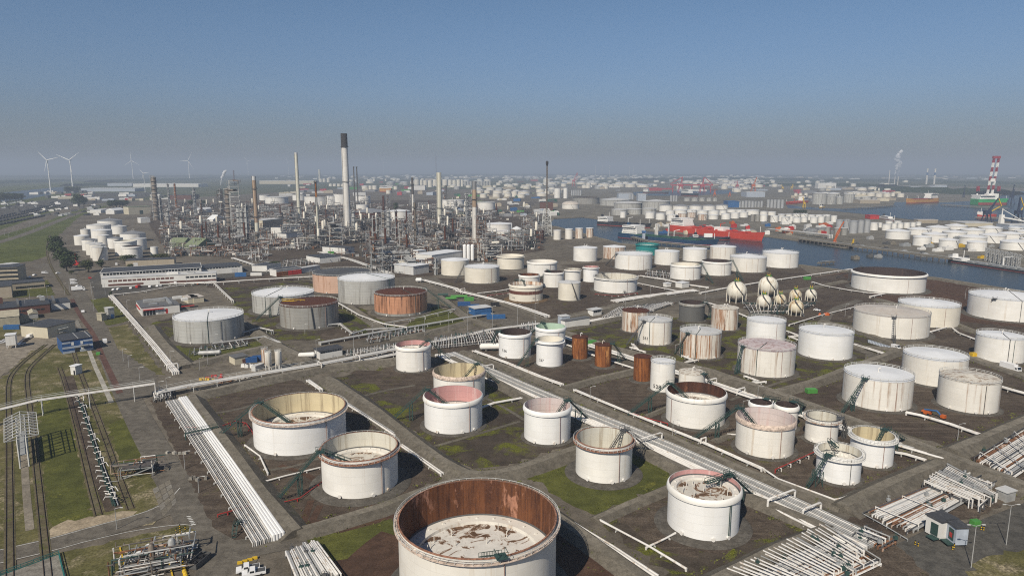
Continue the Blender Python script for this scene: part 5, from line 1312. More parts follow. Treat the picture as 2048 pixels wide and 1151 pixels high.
bundle([(1080, 662), (1132, 654), (1200, 642), (1250, 632), (1300, 622)], even(6, 6, .42, .9, [PW]), 'fat white pipes beside the white cabins', sup=9, loops=((.3, -3, 3, 2.5),))
bundle([(846, 562), (880, 571), (912, 580), (918, 585), (973, 598), (1013, 608), (1055, 621), (1095, 635)], even(5, 3.6, .36, 1.2, [PW, PW, PG]), 'white pipe run sloping past the brown banded tank', sup=10, loops=((.45, -2, 2, 4),))
bundle([(955, 588), (1000, 583), (1020, 579)], even(2, 1.2, .3, .8, [PW]), 'short white pipes left of the brown banded tank', sup=9)
bundle([(1229, 604), (1280, 596), (1330, 590), (1363, 585), (1392, 582)], even(6, 7, .36, .9, [PW]), 'fan of white pipes in front of the wide low open tank', sup=10)
bundle([(1277, 568), (1320, 577), (1367, 586)], even(2, 1.2, .36, .9, [PW]), 'white pipes leaving the wide low open tank', sup=12)
bundle([(1279, 553), (1330, 561), (1373, 571), (1415, 577)], even(3, 3, .36, 1.0, [PW]), 'white pipes behind the fan of pipes', sup=12)
bundle([(1400, 588), (1452, 578), (1517, 567), (1620, 552), (1700, 540)], even(2, 1.6, .42, 1.1, [PW]), 'long white pipe pair passing behind the gas spheres', sup=14)
bundle([(1410, 606), (1440, 614), (1500, 638)], even(2, 1.6, .36, .9, [PW]), 'white pipes right of the dark grey tank', sup=12)
bundle([(1578, 652), (1640, 633), (1708, 616)], [(0, .4, .9, PW)], 'white pipe leading to the beige roofed tank', sup=12)
bundle([(1625, 566), (1650, 574), (1700, 583), (1735, 588), (1768, 590), (1740, 596)], even(2, 1.0, .32, 1.2, [PW]), 'white pipes zigzagging in front of the widest tank', sup=10)
bundle([(1855, 668), (1900, 655), (1915, 668), (1952, 682)], [(0, .4, .9, PW), (.9, .3, .9, PW)], 'bent white pipe between two right hand tanks', sup=9)
bundle([(1812, 830), (1840, 836), (1900, 854), (1962, 876)], [(0, .42, 1.1, PW), (1.1, .42, 1.1, PW)], 'white pipe pair in the basin right of the stained tank', sup=10)
bundle([(1995, 776), (2030, 786), (2100, 805)], even(3, 2, .36, 1.2, [PW]), 'white pipes at the right edge', sup=10)
bundle([(1706, 690), (1745, 702), (1780, 713)], even(3, 2.4, .3, .8, [PW]), 'short white pipes right of the clean plain tank', sup=10)
bundle([(1785, 908), (1810, 912), (1850, 924)], even(2, 1.2, .32, .9, [PW]), 'short white pipes right of the greenish tank', sup=9)
bundle([(1196, 1039), (1260, 1012), (1335, 982)], [(0, .34, .8, PW)], 'white pipe on the low bank left of the bridge topped tank', sup=11)
bundle([(1192, 1040), (1240, 1066), (1300, 1098), (1372, 1142)], [(0, .34, .8, PW)], 'white pipe running down from the bank corner', sup=11)
bundle([(1292, 1099), (1330, 1081), (1350, 1070)], [(0, .3, .7, PW)], 'thin white pipe ending at the bridge topped tank', sup=9)
bundle([(1114, 1034), (1160, 1062), (1220, 1098), (1310, 1158)], [(0, .36, .8, PW), (.9, .3, .8, PW)], 'white pipe pair right of the largest tank', sup=11)
bundle([(800, 894), (840, 922), (882, 952)], [(0, .34, .9, PW), (.9, .25, .9, PW)], 'white pipe pair leaving the grey lined tank', sup=11)
bundle([(692, 812), (740, 843), (790, 876)], [(0, .42, 1.2, PW), (1.0, .2, 1.2, PG)], 'white pipe leaving the cream lined tank', sup=11)
bundle([(614, 764), (640, 783)], [(0, .42, .9, PW), (1.1, .42, .9, PW)], 'short white pipe stub pair at the bund corner', sup=6)
bundle([(962, 820), (990, 810), (1045, 800)], [(0, .36, 1.0, PW), (.9, .3, 1.0, PW)], 'white pipes between the two pink lined tanks', sup=9)
bundle([(490, 893), (520, 915), (536, 950)], [(0, .28, .7, PW)], 'thin white pipe at the foot of the cream lined tank', sup=9)
bundle([(530, 966), (570, 955), (640, 938)], [(0, .28, .7, PW)], 'thin white pipe between the two front left tanks', sup=9)
bundle([(1265, 690), (1275, 700), (1262, 698), (1290, 706)], even(2, 1, .34, .8, [PW]), 'zigzag white pipe at the tank numbered 561', sup=5)
bundle([(1365, 714), (1385, 722), (1370, 728), (1395, 722)], even(2, 1, .34, .8, [PW]), 'zigzag white pipe at the heavily rust streaked tank', sup=5)
bundle([(1490, 755), (1515, 764), (1500, 770), (1530, 766)], even(2, 1, .34, .8, [PW]), 'zigzag white pipe at the lilac roofed tank', sup=5)
bundle([(1573, 664), (1600, 674), (1580, 676), (1602, 684)], even(2, 1, .34, .8, [PW]), 'zigzag white pipe between the two clean tanks', sup=5)
bundle([(1455, 872), (1490, 874), (1500, 890), (1545, 915)], [(0, .3, .9, PW)], 'white pipe with valves in front of the pale pink chequered tank', sup=8)
bundle([(486, 672), (520, 662), (545, 668)], even(2, 1.2, .3, 2.2, [PG, PW]), 'grey pipe pair at the foot of the light grey tank', sup=7)
bundle([(425, 692), (470, 686), (530, 678), (560, 690)], even(3, 1.5, .28, 1.6, [PG, PW]), 'pale pipe on stilts below the light grey tank', sup=8)
bundle([(640, 655), (680, 652), (705, 672), (730, 664), (790, 660)], even(3, 1.8, .28, 1.6, [PG, PW]), 'pale pipes on stilts below the rusty roofed tank', sup=8)
bundle([(676, 610), (720, 636), (770, 654), (815, 660)], even(2, 1.1, .34, 2.0, [PW, PG]), 'pipe pair on stilts between the grey and salmon tanks', sup=10)
bundle([(770, 652), (840, 640), (910, 623)], even(2, 1.0, .26, 2.0, [PG, PW]), 'pipe pair on stilts in front of the black streaked salmon tank', sup=10)
bundle([(340, 572), (420, 571), (500, 565), (640, 557)], even(3, 2.4, .34, 2.4, [PW, PG]), 'pipe rack behind the light grey tank', name='pipe_rack', cat='pipe rack', sup=12)
bundle([(466, 518), (520, 536), (556, 552)], even(4, 3.2, .3, 1.6, [PW, PG]), 'pipe run left of the fire station', sup=11)
bundle([(640, 505), (700, 520), (780, 548)], even(5, 5, .3, 1.0, [PW, PG]), 'pipe run along the refinery road', sup=12)
bundle([(425, 566), (444, 585), (466, 606)], even(2, 1.2, .3, 1.8, [PW]), 'white pipes left of the grey tank group', sup=10)
# red fire lines
bundle([(372, 858), (430, 862), (470, 846), (492, 850), (505, 868)], [(0, .16, 1.0, 'redpipe')], 'red fire water line left of the cream lined tank', sup=7, supmat='redpipe', name='fire_line', cat='fire line')
bundle([(1262, 830), (1300, 842), (1335, 851)], [(0, .18, 1.0, 'redpipe')], 'red fire water line beside the rusty lined tank', sup=5, supmat='pipe_white', name='fire_line', cat='fire line')
bundle([(1550, 946), (1590, 928), (1640, 905)], [(0, .18, 1.4, 'redpipe')], 'red fire water line on white posts left of the lattice stair tank', sup=5, supmat='pipe_white', name='fire_line', cat='fire line')
bundle([(436, 1034), (480, 1022), (510, 1012)], [(0, .18, .9, 'redpipe')], 'red fire water line crossing the left bundle', sup=6, supmat='redpipe', name='fire_line', cat='fire line')
bundle([(560, 1010), (600, 1000), (640, 970), (655, 960)], [(0, .16, .8, 'redpipe')], 'red fire water line left of the grey lined tank', sup=7, supmat='redpipe', name='fire_line', cat='fire line')
bundle([(975, 593), (1010, 589), (1030, 585)], [(0, .16, 1.0, 'redpipe')], 'red fire line left of the brown banded tank', sup=5, supmat='pipe_white', name='fire_line', cat='fire line')
bundle([(1190, 590), (1230, 594), (1275, 588)], [(0, .16, 1.0, 'redpipe')], 'red fire line round the wide low open tank', sup=5, supmat='pipe_white', name='fire_line', cat='fire line')

def manifold(quad, n1, n2, label, z1=.8, z2=2.0, r1=.21, r2=.18, seed=1, mats=(PW, PW, PW, PG, PR), valves=10):
    a, b, c, d = [G(*p) for p in quad]; o = a.copy(); q = random.Random(seed)
    root = thing('pipe_manifold', o, label, 'pipe manifold')
    def V(p, z): return (p.x - o.x, p.y - o.y, z)
    for i in range(n1):
        t = (i + .3 + q.uniform(0, .4)) / n1; s0, s1 = q.uniform(0, .12), q.uniform(.86, 1)
        p0, p1 = a.lerp(d, t), b.lerp(c, t); e0, e1 = p0.lerp(p1, s0), p0.lerp(p1, s1)
        MB().tube([V(e0, .05), V(e0, z1), V(e1, z1), V(e1, .05)], r1 * q.uniform(.6, 1.25), 6).build('pipe', M[q.choice(mats)], root, True)
    for i in range(n2):
        t = (i + .3 + q.uniform(0, .4)) / n2; s0, s1 = q.uniform(0, .1), q.uniform(.75, 1)
        p0, p1 = a.lerp(b, t), d.lerp(c, t); e0, e1 = p0.lerp(p1, s0), p0.lerp(p1, s1)
        MB().tube([V(e0, z1), V(e0, z2), V(e1, z2), V(e1, .2)], r2 * q.uniform(.7, 1.2), 6).build('pipe', M[q.choice(mats[:4])], root, True)
    for i in range(valves):
        p = a.lerp(b, q.random()).lerp(d.lerp(c, q.random()), q.random()); mb = MB(); z = q.choice((z1, z2))
        x, y, _ = V(p, 0)
        mb.box((x, y, z), (.9, .7, .8)); mb.tube([(x, y, z), (x, y, z + 1.1)], .09, 6); mb.lathe([(.4, z + 1.05), (.45, z + 1.1), (.4, z + 1.15)], 10, (x, y, 0))
        mb.build('valve', M[q.choice(['greensteel', 'greensteel', 'steel', 'steel_dark'])], root)
    sb = 0
    for t in (.08, .36, .64, .92):
        p0, p1 = a.lerp(b, t), d.lerp(c, t)
        m = MB(); m.beam(V(p0, z1 - r1 - .15), V(p1, z1 - r1 - .15), .25); m.build('sleeper', M['steel_dark'], root)
    for t in (.05, .5, .95):
        p0, p1 = a.lerp(d, t), b.lerp(c, t)
        m = MB(); m.beam(V(p0, z2 - r2 - .12), V(p1, z2 - r2 - .12), .22)
        for k in range(5):
            pp = p0.lerp(p1, k / 4); m.beam(V(pp, 0), V(pp, z2 - r2 - .1), .22)
        m.build('support', M['steel_dark'], root)
    return root
manifold([(1448, 1152), (1646, 1055), (1764, 1132), (1600, 1210)], 44, 26, 'big grid of crossing white pipes at the bottom edge', seed=3, valves=14)
manifold([(1702, 1078), (1730, 1059), (1796, 1088), (1768, 1104)], 8, 3, 'small patch of rusty pipes right of the big grid', seed=4, mats=(PW, PR, PR, PG, PR))
manifold([(1721, 1031), (1929, 945), (1996, 969), (1818, 1073)], 40, 4, 'slanting bed of white pipes behind the two small cabins', seed=5, z2=1.6)
manifold([(1838, 978), (1892, 941), (1998, 1001), (1966, 1030)], 4, 18, 'upper layer of white pipes ending in green pumps', seed=6, z2=2.8, z1=1.8)
manifold([(1944, 921), (2062, 850), (2110, 905), (2022, 966)], 22, 5, 'bed of white pipes cut by the right edge', seed=7)
manifold([(862, 701), (1000, 687), (986, 664), (868, 679)], 5, 26, 'valve yard of white pipe combs between the roads', seed=8, valves=30)
manifold([(1040, 669), (1073, 663), (1072, 647), (1042, 652)], 4, 9, 'small valve yard behind the black lined tank', seed=9, valves=9)
manifold([(1200, 641), (1300, 626), (1362, 605), (1238, 618)], 8, 20, 'tangle of white pipes left of the dark grey tank', seed=10, valves=18)
manifold([(690, 719), (796, 700), (796, 690), (692, 705)], 5, 16, 'valve yard right of the white substation', seed=11, valves=20)
manifold([(730, 690), (850, 668), (850, 655), (735, 674)], 4, 14, 'grey valve row in front of the salmon tank basin', seed=12, mats=(PG, PG, PW, PG, PR), valves=24)
manifold([(570, 1112), (632, 1090), (690, 1170), (600, 1190)], 3, 18, 'block of white pipes ending at the bottom edge beside the pickup', seed=13)
manifold([(378, 714), (500, 692), (492, 684), (380, 704)], 3, 8, 'grey pipework strip below the light grey tank', seed=14, mats=(PG, PG, PW, PG, PR), valves=14)
manifold([(308, 806), (345, 800), (345, 782), (305, 790)], 3, 7, 'white pipe corner where the bridge meets the bundle', seed=15)
manifold([(740, 556), (830, 545), (835, 525), (740, 535)], 6, 12, 'grey pipe rack at the refinery front', seed=16, mats=(PG, PW, PG, PG, PR))
manifold([(560, 540), (640, 528), (640, 515), (565, 522)], 5, 9, 'pale pipework behind the fire station', seed=17, mats=(PG, PW, PW, PG, PR))
manifold([(1290, 556), (1345, 562), (1340, 545), (1290, 540)], 3, 8, 'small pipework between the open white tanks', seed=18)
manifold([(1500, 632), (1600, 628), (1640, 606), (1480, 606)], 6, 16, 'green grey pipework under the gas spheres', seed=19, mats=(PW, PG, 'greensteel', 'greensteel', PG), valves=20)
# process skid at the bottom left
sk = frame_struct(77, 12, 8, 3.6, 2, 'process_skid', 'pump skid with white vessel inside a yellow kerb at the bottom edge', 'steel', 3, 60, thin=.55); sk['group'] = ''; del sk['group']
g = G(312, 1132); sk.location = g; sk.rotation_euler = (0, 0, .35)
sk2 = frame_struct(78, 9, 5, 3, 1, 'pipe_skid', 'small pipe skid between the tracks and the road', 'steel', 1, 22, thin=.5); del sk2['group']
g = G(278, 948); sk2.location = g; sk2.rotation_euler = (0, 0, .3)
kb = thing('kerb', G(240, 1100), 'yellow kerb round the pump skid', 'kerb')
kp = [G(240, 1096), G(262, 1180), G(352, 1180), G(330, 1092)]; m = MB(); o = kb.location
for a, b in ((0, 1), (2, 3)): m.beam(tuple(kp[a] - o + Vector((0, 0, .2))), tuple(kp[b] - o + Vector((0, 0, .2))), .3, .4)
m.build('kerb_wall', M['yellow'], kb)
# loading arms along the dark platform
def loading_arm():
    r = thing('wagon_loader', (0, 0, 0), 'white bent loading arm on the dark wagon platform', 'wagon loader', 'loading arms in a row on the wagon platform')
    MB().tube([(0, 0, 0), (0, 0, 3)], .16, 8).build('post', M['greensteel'], r, True)
    MB().tube([(0, 0, 3), (1.6, .3, 3.4), (2.3, -.5, 2.2)], .13, 6).build('arm', M['pipe_white'], r, True)
    MB().tube([(0, 0, 2.4), (-1.4, .4, 2.6)], .12, 6).build('counterweight', M['pipe_white'], r, True)
    return r
la = loading_arm()
pth = smooth([G(*p) for p in [(158, 806), (175, 860), (192, 915), (212, 975), (226, 1012)]], 1)
tot = 22; qq = random.Random(3)
for k in range(tot):
    f = k / (tot - 1) * (len(pth) - 1); i = min(len(pth) - 2, int(f)); p = pth[i].lerp(pth[i + 1], f - i)
    o = la if k == 0 else copy_tree(la); o.location = p; o.rotation_euler = (0, 0, qq.choice((0, PI)) + qq.uniform(-.4, .6))
bundle([(158, 808), (192, 917), (226, 1014)], [(.6, .22, .5, 'greensteel'), (1.3, .14, .5, PG)], 'dark green feed line of the loading platform', sup=14, supmat='greensteel')
# loading rack: tall open canopy frame over the tracks at the left edge
def loading_rack():
    zt = 10; c = [G(8, 838, zt), G(72, 824, zt), G(77, 868, zt), G(8, 884, zt)]; o = (c[0] + c[2]) / 2; o.z = 0
    root = thing('loading_rack', o, 'open white canopy frame over the tracks at the left edge', 'loading rack')
    cc = [p - o for p in c]; n = 9
    for i in range(n):
        t = i / (n - 1); a, b = cc[0].lerp(cc[3], t), cc[1].lerp(cc[2], t); mid = a.lerp(b, .5)
        mb = MB(); ap = Vector((mid.x, mid.y, zt + 1.6))
        mb.beam(a, ap, .22); mb.beam(ap, b, .22); mb.beam(a, b, .18); mb.beam(mid, ap, .16)
        mb.build('roof_truss', M['rail'], root)
        if i % 2 == 0:
            for f in (.36, .62):
                p = a.lerp(b, f); m2 = MB(); m2.beam((p.x, p.y, 0), (p.x, p.y, zt), .34); m2.build('post', M['rail'], root)
    for f in (0, .25, .5, .75, 1):
        a, b = cc[0].lerp(cc[1], f), cc[3].lerp(cc[2], f); z = 1.6 * (1 - abs(f - .5) * 2)
        m = MB(); m.beam((a.x, a.y, zt + z), (b.x, b.y, zt + z), .2); m.build('purlin', M['rail'], root)
    for zz in (4.2, 6.5):
        for f in (.36, .62):
            a, b = cc[0].lerp(cc[1], f), cc[3].lerp(cc[2], f); m = MB(); m.beam((a.x, a.y, zz), (b.x, b.y, zz), .3); m.build('side_beam', M['pipe_grey'], root)
    a, b = cc[0].lerp(cc[1], .49), cc[3].lerp(cc[2], .49); m = MB(); m.beam((a.x, a.y, 4.4), (b.x, b.y, 4.4), 1.6, .15); m.build('walkway', M['steel'], root)
loading_rack()
# footbridge across the left bundle
fb = thing('footbridge', G(372, 880), 'dark green footbridge across the left pipe bundle', 'footbridge'); a = Vector((0, 0, 2.6)); b = G(436, 866) - fb.location + Vector((0, 0, 2.6)); m = MB(); stair_run(m, tuple(a), tuple(b), 1.0, 1.1)
for p in (a, b): m.beam((p.x, p.y, 0), (p.x, p.y, 2.6), .3)
m.build('deck', M['greensteel'], fb)
fb2 = thing('footbridge', G(468, 1075), 'low dark green steps over the pipes at the bundle end', 'footbridge'); m = MB(); b = G(482, 1048) - fb2.location
stair_run(m, (0, 0, .2), tuple(b * .3 + Vector((0, 0, 2.2))), 1.0); stair_run(m, tuple(b * .7 + Vector((0, 0, 2.2))), tuple(b + Vector((0, 0, .2))), 1.0); stair_run(m, tuple(b * .3 + Vector((0, 0, 2.2))), tuple(b * .7 + Vector((0, 0, 2.21))), 1.0); m.build('deck', M['greensteel'], fb2)
# guard rail along the lower right road
def guardrail(pts, label):
    W = smooth([G(*p) for p in pts], 1); o = W[0].copy(); r = thing('guard_rail', o, label, 'guard rail'); m = MB(); m.tube([(p.x - o.x, p.y - o.y, .75) for p in W], .17, 4)
    for a in W[::1]: m.beam((a.x - o.x, a.y - o.y, 0), (a.x - o.x, a.y - o.y, .8), .12)
    m.build('rail', M['steel'], r)
guardrail([(1708, 1022), (1760, 1050), (1815, 1083)], 'grey guard rail beside the slanting pipe bed')
guardrail([(1910, 930), (1960, 948), (2050, 985)], 'grey guard rail along the embankment at right')
# ---------------------------------------------------------------- buildings
M['wall_white'] = paint('white_wall', (.70, .69, .66), (.4, .36, .3), .12, seam=.06, course=3)
M['wall_cream'] = paint('cream_wall', (.58, .53, .41), (.35, .3, .2), .2, seam=.1, course=3)
M['wall_beige'] = paint('beige_concrete', (.44, .38, .29), (.25, .2, .15), .3, seam=.15, course=2)
M['wall_brick'] = paint('brown_brick', (.13, .06, .045), (.09, .05, .04), .2, seam=.1, course=.4)
M['wall_blue'] = plain('blue_cabin', (.025, .08, .22), .5)
M['wall_greyblue'] = plain('grey_blue_cabin', (.36, .40, .46), .6)
M['roof_felt'] = paint('bitumen_roof', (.055, .054, .055), (.10, .098, .095), .35, seam=.12, course=6)
M['roof_grey_felt'] = paint('grey_bitumen_roof', (.13, .128, .125), (.2, .2, .19), .3, seam=.1, course=6)
M['greenroof'] = plain('pale_green_roof', (.17, .20, .12), .7)
M['tent'] = plain('beige_tarpaulin', (.36, .33, .25), .8)
def bld(p1, p2, dep, h, wall, roof, label, name='building', cat='building', win=(), doors=(), par=.0, kind='flat', extra=None, ov=.3, group=None, zb=0):
    A, B = G(*p1), G(*p2); L = (B - A).length; rz = math.atan2(B.y - A.y, B.x - A.x)
    root = thing(name, A + Vector((0, 0, zb)), label, cat, group, rz)
    MB().box((L / 2, dep / 2, h / 2), (L, dep, h)).build('wall', M[wall], root)
    if kind == 'flat':
        m = MB().box((L / 2, dep / 2, h + .14), (L + 2 * ov, dep + 2 * ov, .28)); m.build('roof', M[roof], root)
        if par:
            m = MB(); e = ov
            for a, b in (((-e, -e), (L + e, -e)), ((L + e, -e), (L + e, dep + e)), ((L + e, dep + e), (-e, dep + e)), ((-e, dep + e), (-e, -e))): m.beam((*a, h + .2), (*b, h + .2), .35, par)
            m.build('parapet', M['wall_white'], root)
    elif kind == 'gable':
        r = h + dep * .22; e = ov
        m = MB(); v = [(-e, -e, h), (L + e, -e, h), (L + e, dep / 2, r), (-e, dep / 2, r), (-e, dep + e, h), (L + e, dep + e, h)]
        m.v = v; m.f = [(0, 1, 2, 3), (3, 2, 5, 4), (0, 3, 4), (1, 5, 2)]; m.m = [0] * 4; m.build('roof', M[roof], root)
    elif kind == 'gablex':
        r = h + L * .3; e = ov
        m = MB(); v = [(-e, -e, h), (L / 2, -e, r), (L / 2, dep + e, r), (-e, dep + e, h), (L + e, -e, h), (L + e, dep + e, h)]
        m.v = v; m.f = [(0, 1, 2, 3), (1, 4, 5, 2), (0, 4, 1), (3, 2, 5)]; m.m = [0] * 4; m.build('roof', M[roof], root)
    for z0, z1, f0, f1, n, mat in win:
        for i in range(n):
            w = L * (f1 - f0) / n; x = L * f0 + w * (i + .5)
            MB().box((x, -.03, (z0 + z1) / 2), (w * (.82 if n > 1 else 1), .12, z1 - z0)).build('window', M[mat], root)
    for f, w, hh, mat in doors:
        MB().box((L * f, -.04, hh / 2), (w, .14, hh)).build('door', M[mat], root)
    for e in (extra or []):
        nm, c, s, mat = e
        MB().box(c, s).build(nm, M[mat], root)
    return root, L
bld((205, 575), (433, 563), 12, 7.6, 'wall_white', 'roof_grey', 'long white two tier office with brown window bands', 'office_building', 'office', win=((1.0, 2.6, .05, 1, 1, 'wall_brick'), (4.4, 5.9, .05, .62, 14, 'wall_brick'), (4.4, 5.9, .72, 1, 7, 'glass')), doors=((.42, 12, 3.4, 'wall_white'),),
    extra=[('roof_plant', (52, 6, 8.6), (9, 5, 1.8), 'wall_white'), ('roof_plant', (66, 7, 8.3), (6, 4, 1.2), 'pipe_grey')])
bld((203, 569), (404, 556.5), 32, 9.8, 'wall_white', 'roof_felt', 'long hall with black roof behind the white office', 'workshop_hall', 'hall', win=((7.6, 9.4, .02, .98, 30, 'glass'),), par=.4)
bld((404, 550), (485, 544), 26, 6.5, 'wall_white', 'roof_felt', 'white shed with black roof at the end of the long hall', 'shed', 'shed', win=((5.2, 6.0, .03, .95, 12, 'glass'),), doors=((.8, 5, 4.2, 'roof_grey'),))
bld((252, 534), (349, 530), 14, 6.5, 'wall_beige', 'roof_felt', 'beige panelled building with dark roof behind the trees', 'storehouse', 'storehouse', win=(), doors=((.2, 4, 4, 'roof_grey'),))
b, L = bld((284, 632), (360, 624), 30, 5.5, 'wall_white', 'roof_grey_felt', 'white control building with red awnings and rooftop plant', 'control_building', 'building', win=((.2, 3.4, .03, .36, 4, 'glass'), (.3, 3.4, .62, .68, 1, 'red'), (.4, 3, .42, .58, 4, 'pipe_grey')), extra=[('awning', (7, -.6, 3.9), (12, 1.2, .5), 'red'), ('awning', (28, -.6, 3.9), (8, 1.2, .5), 'red'), ('awning', (-.5, 16, 3.6), (.6, 20, .5), 'red'),
    ('roof_plant', (10, 20, 6.6), (13, 4, 1.8), 'pipe_grey'), ('roof_plant', (25, 22, 6.6), (6, 3, 1.6), 'wall_white'), ('roof_plant', (28, 12, 6.6), (4, 4, 1.7), 'wall_white'), ('roof_plant', (18, 15, 6.3), (2, 26, 1.0), 'steel'), ('roof_plant', (8, 8, 6.2), (5, 3, .9), 'steel')])
b, L = bld((126, 708), (187, 699), 17, 7, 'wall_blue', 'roof_felt', 'two storey blue and white banded container office', 'container_office', 'office', win=((2.5, 3.6, 0, 1, 1, 'wall_greyblue'), (.1, 1.2, 0, 1, 1, 'wall_greyblue'), (5.2, 6.1, 0, .28, 1, 'wall_greyblue'), (5.2, 6.1, .7, 1, 1, 'wall_greyblue'), (4.1, 5.8, .30, .38, 1, 'wall_white'), (4.1, 5.8, .60, .68, 1, 'wall_white'), (.8, 2.4, .60, .70, 1, 'wall_white')), doors=((.47, 2.2, 2.4, 'glass'),),
    extra=[('landing', (9.5, -1.2, 3.6), (4, 2.2, .15), 'steel'), ('roof_rib', (7.5, 8.5, 7.35), (.35, 16.8, .12), 'pipe_grey'), ('roof_rib', (13, 8.5, 7.35), (.35, 16.8, .12), 'pipe_grey')])
bld((97, 677), (152, 663), 20, 6.5, 'wall_cream', 'roof_felt', 'cream shed with black roof behind the blue office', 'shed', 'shed', extra=[('scaffold', (9, -1, 2.2), (6, 1.4, .15), 'rail'), ('scaffold', (9, -1, 4.2), (6, 1.4, .15), 'rail')])
b, L = bld((-6, 636), (101, 625), 26, 6, 'wall_brick', 'roof_felt', 'dark brick workshop with folded black roof', 'workshop', 'workshop', win=((2.6, 3.6, .1, .9, 9, 'glass'),), extra=[('roof_monitor', (12, 13, 7), (1.2, 24, 1.6), 'roof_grey_felt'), ('roof_monitor', (32, 13, 7), (1.2, 24, 1.6), 'roof_grey_felt'), ('roof_plant', (26, 18, 7.6), (3, 3, 2.4), 'pipe_grey'), ('chimney', (3, 22, 8), (2, 2, 4), 'wall_brick')])
bld((103, 620), (141, 616), 20, 4.6, 'wall_white', 'roof_felt', 'low white annex beside the brick workshop', 'annex', 'building')
b, L = bld((-30, 568), (38, 565), 20, 13.5, 'wall_beige', 'roof_felt', 'beige office block with dark window bands at the left edge', 'office_block', 'office', win=((1, 3, 0, 1, 1, 'glass'), (4.6, 6.4, 0, 1, 1, 'glass'), (8.2, 10, 0, 1, 1, 'glass'), (11.6, 13, 0, 1, 1, 'glass')))
bld((25, 581), (91, 575), 16, 5.5, 'wall_beige', 'roof_felt', 'low beige office wing with a row of small windows', 'office_wing', 'office', win=((1.2, 2.8, .1, .96, 16, 'glass'),))
bld((-10, 598), (25, 595), 30, 9, 'wall_beige', 'roof_felt', 'tall beige wing with black roof at the left edge', 'office_wing', 'office')
bld((-8, 655), (40, 650), 14, 6, 'tent', 'tent', 'largest beige tarpaulin shelter', 'shelter', 'shelter', kind='gable')
bld((41, 646), (59, 643), 12, 4, 'tent', 'tent', 'middle beige tarpaulin shelter', 'shelter', 'shelter', kind='gablex')
bld((59, 638), (77, 636), 12, 3.4, 'pipe_grey', 'tent', 'grey rounded shelter right of the beige ones', 'shelter', 'shelter', kind='gablex')
bld((16, 537), (40, 534), 12, 4, 'wall_white', 'roof_grey', 'small white shed by the dyke', 'shed', 'shed', doors=((.4, 3, 3, 'glass'),))
bld((-20, 548), (15, 544), 14, 6, 'wall_beige', 'roof_felt', 'beige block at the left edge below the dyke', 'building', 'building')
b, L = bld((553, 553), (603, 547), 12, 6, 'wall_white', 'roof_felt', 'white fire station with red roller doors', 'fire_station', 'fire station', doors=((.13, 6.4, 4.2, 'rust'), (.36, 5, 4.2, 'rust'), (.55, 5, 4.2, 'red'), (.73, 5, 4.2, 'red'), (.90, 5, 4.2, 'red')), par=.4)
bld((534, 543), (562, 536), 16, 5.4, 'wall_white', 'roof_felt', 'white annex with black roof left of the fire station', 'annex', 'building', par=.4)
bld((604, 546), (640, 540), 6, 4.6, 'roof_grey', 'roof_grey', 'carport joined to the fire station', 'carport', 'carport')
bld((613, 522), (640, 527), 24, 6, 'wall_white', 'roof_felt', 'white box building in front of the thin grey chimney', 'building', 'building')
bld((690, 508), (709, 505), 34, 7, 'wall_white', 'roof_felt', 'white building with black roof among the refinery pipes', 'building', 'building', doors=((.5, 3, 3.5, 'blue'),))
bld((573, 476), (608, 472), 18, 6, 'wall_white', 'roof_felt', 'lower white building left of the thin grey chimney', 'building', 'building')
bld((563, 468), (597, 463), 18, 10, 'wall_white', 'roof_felt', 'taller white building behind the lower white one', 'building', 'building')
bld((526, 458), (566, 453), 24, 14, 'wall_cream', 'roof_grey', 'beige panelled hall behind the brown chimney', 'hall', 'hall', win=((3, 12, .02, .98, 12, 'wall_beige'),))
bld((258, 429), (303, 427), 30, 16, 'wall_cream', 'greenroof', 'cream hall with green roof edge at the left end of the refinery', 'hall', 'hall', doors=((.55, 7, 8, 'greensteel'),))
bld((202, 426), (222, 424), 25, 7, 'wall_white', 'roof_white', 'white shed behind the dyke tank group', 'shed', 'shed')
bld((229, 428), (250, 426), 20, 8, 'wall_white', 'roof_white', 'pale shed left of the cream hall', 'shed', 'shed', kind='gable')
bld((282, 446), (301, 445), 16, 9, 'wall_white', 'roof_white', 'small white hall in front of the cream hall', 'shed', 'shed')
bld((394, 503), (434, 498), 22, 6, 'greenroof', 'greenroof', 'pale green gabled shed at the refinery entrance', 'shed', 'shed', kind='gablex')
bld((369, 496), (386, 493), 20, 7, 'greenroof', 'greenroof', 'small green shed left of the gabled shed', 'shed', 'shed', kind='gablex')
bld((398, 426), (424, 424), 14, 8, 'wall_white', 'roof_white', 'white sloping roofed house among the left columns', 'shed', 'shed', kind='gable')
bld((427, 448), (450, 446), 16, 8, 'wall_white', 'roof_white', 'white gabled hall left of the silver columns', 'hall', 'hall', kind='gablex')
bld((864, 530), (925, 520), 22, 10, 'wall_white', 'roof_white', 'white low shed behind the cream tanks', 'shed', 'shed')
bld((836, 522), (852, 520), 8, 8, 'wall_white', 'roof_white', 'white square cabin above another at the refinery front', 'cabin', 'cabin', zb=3)
bld((828, 536), (851, 533), 8, 6, 'wall_white', 'roof_white', 'long white cabin on legs at the refinery front', 'cabin', 'cabin', zb=1)
bld((789, 545), (827, 550), 20, 8, 'roof_grey', 'roof_white', 'white roofed pump shelter right of the tall grey tank', 'shelter', 'shelter', ov=.6)
bld((640, 719), (685, 711), 6.5, 4.4, 'wall_white', 'roof_felt', 'white substation with black roof and a strip of windows', 'substation', 'substation', win=((3.2, 3.9, .03, .97, 9, 'glass'),), ov=.6)
bld((470, 730), (496, 725), 7, 3.6, 'wall_cream', 'roof_grey_felt', 'small cream hut with grey roof in the work yard', 'hut', 'hut', doors=((.7, 1.6, 2.4, 'wall_brick'),))
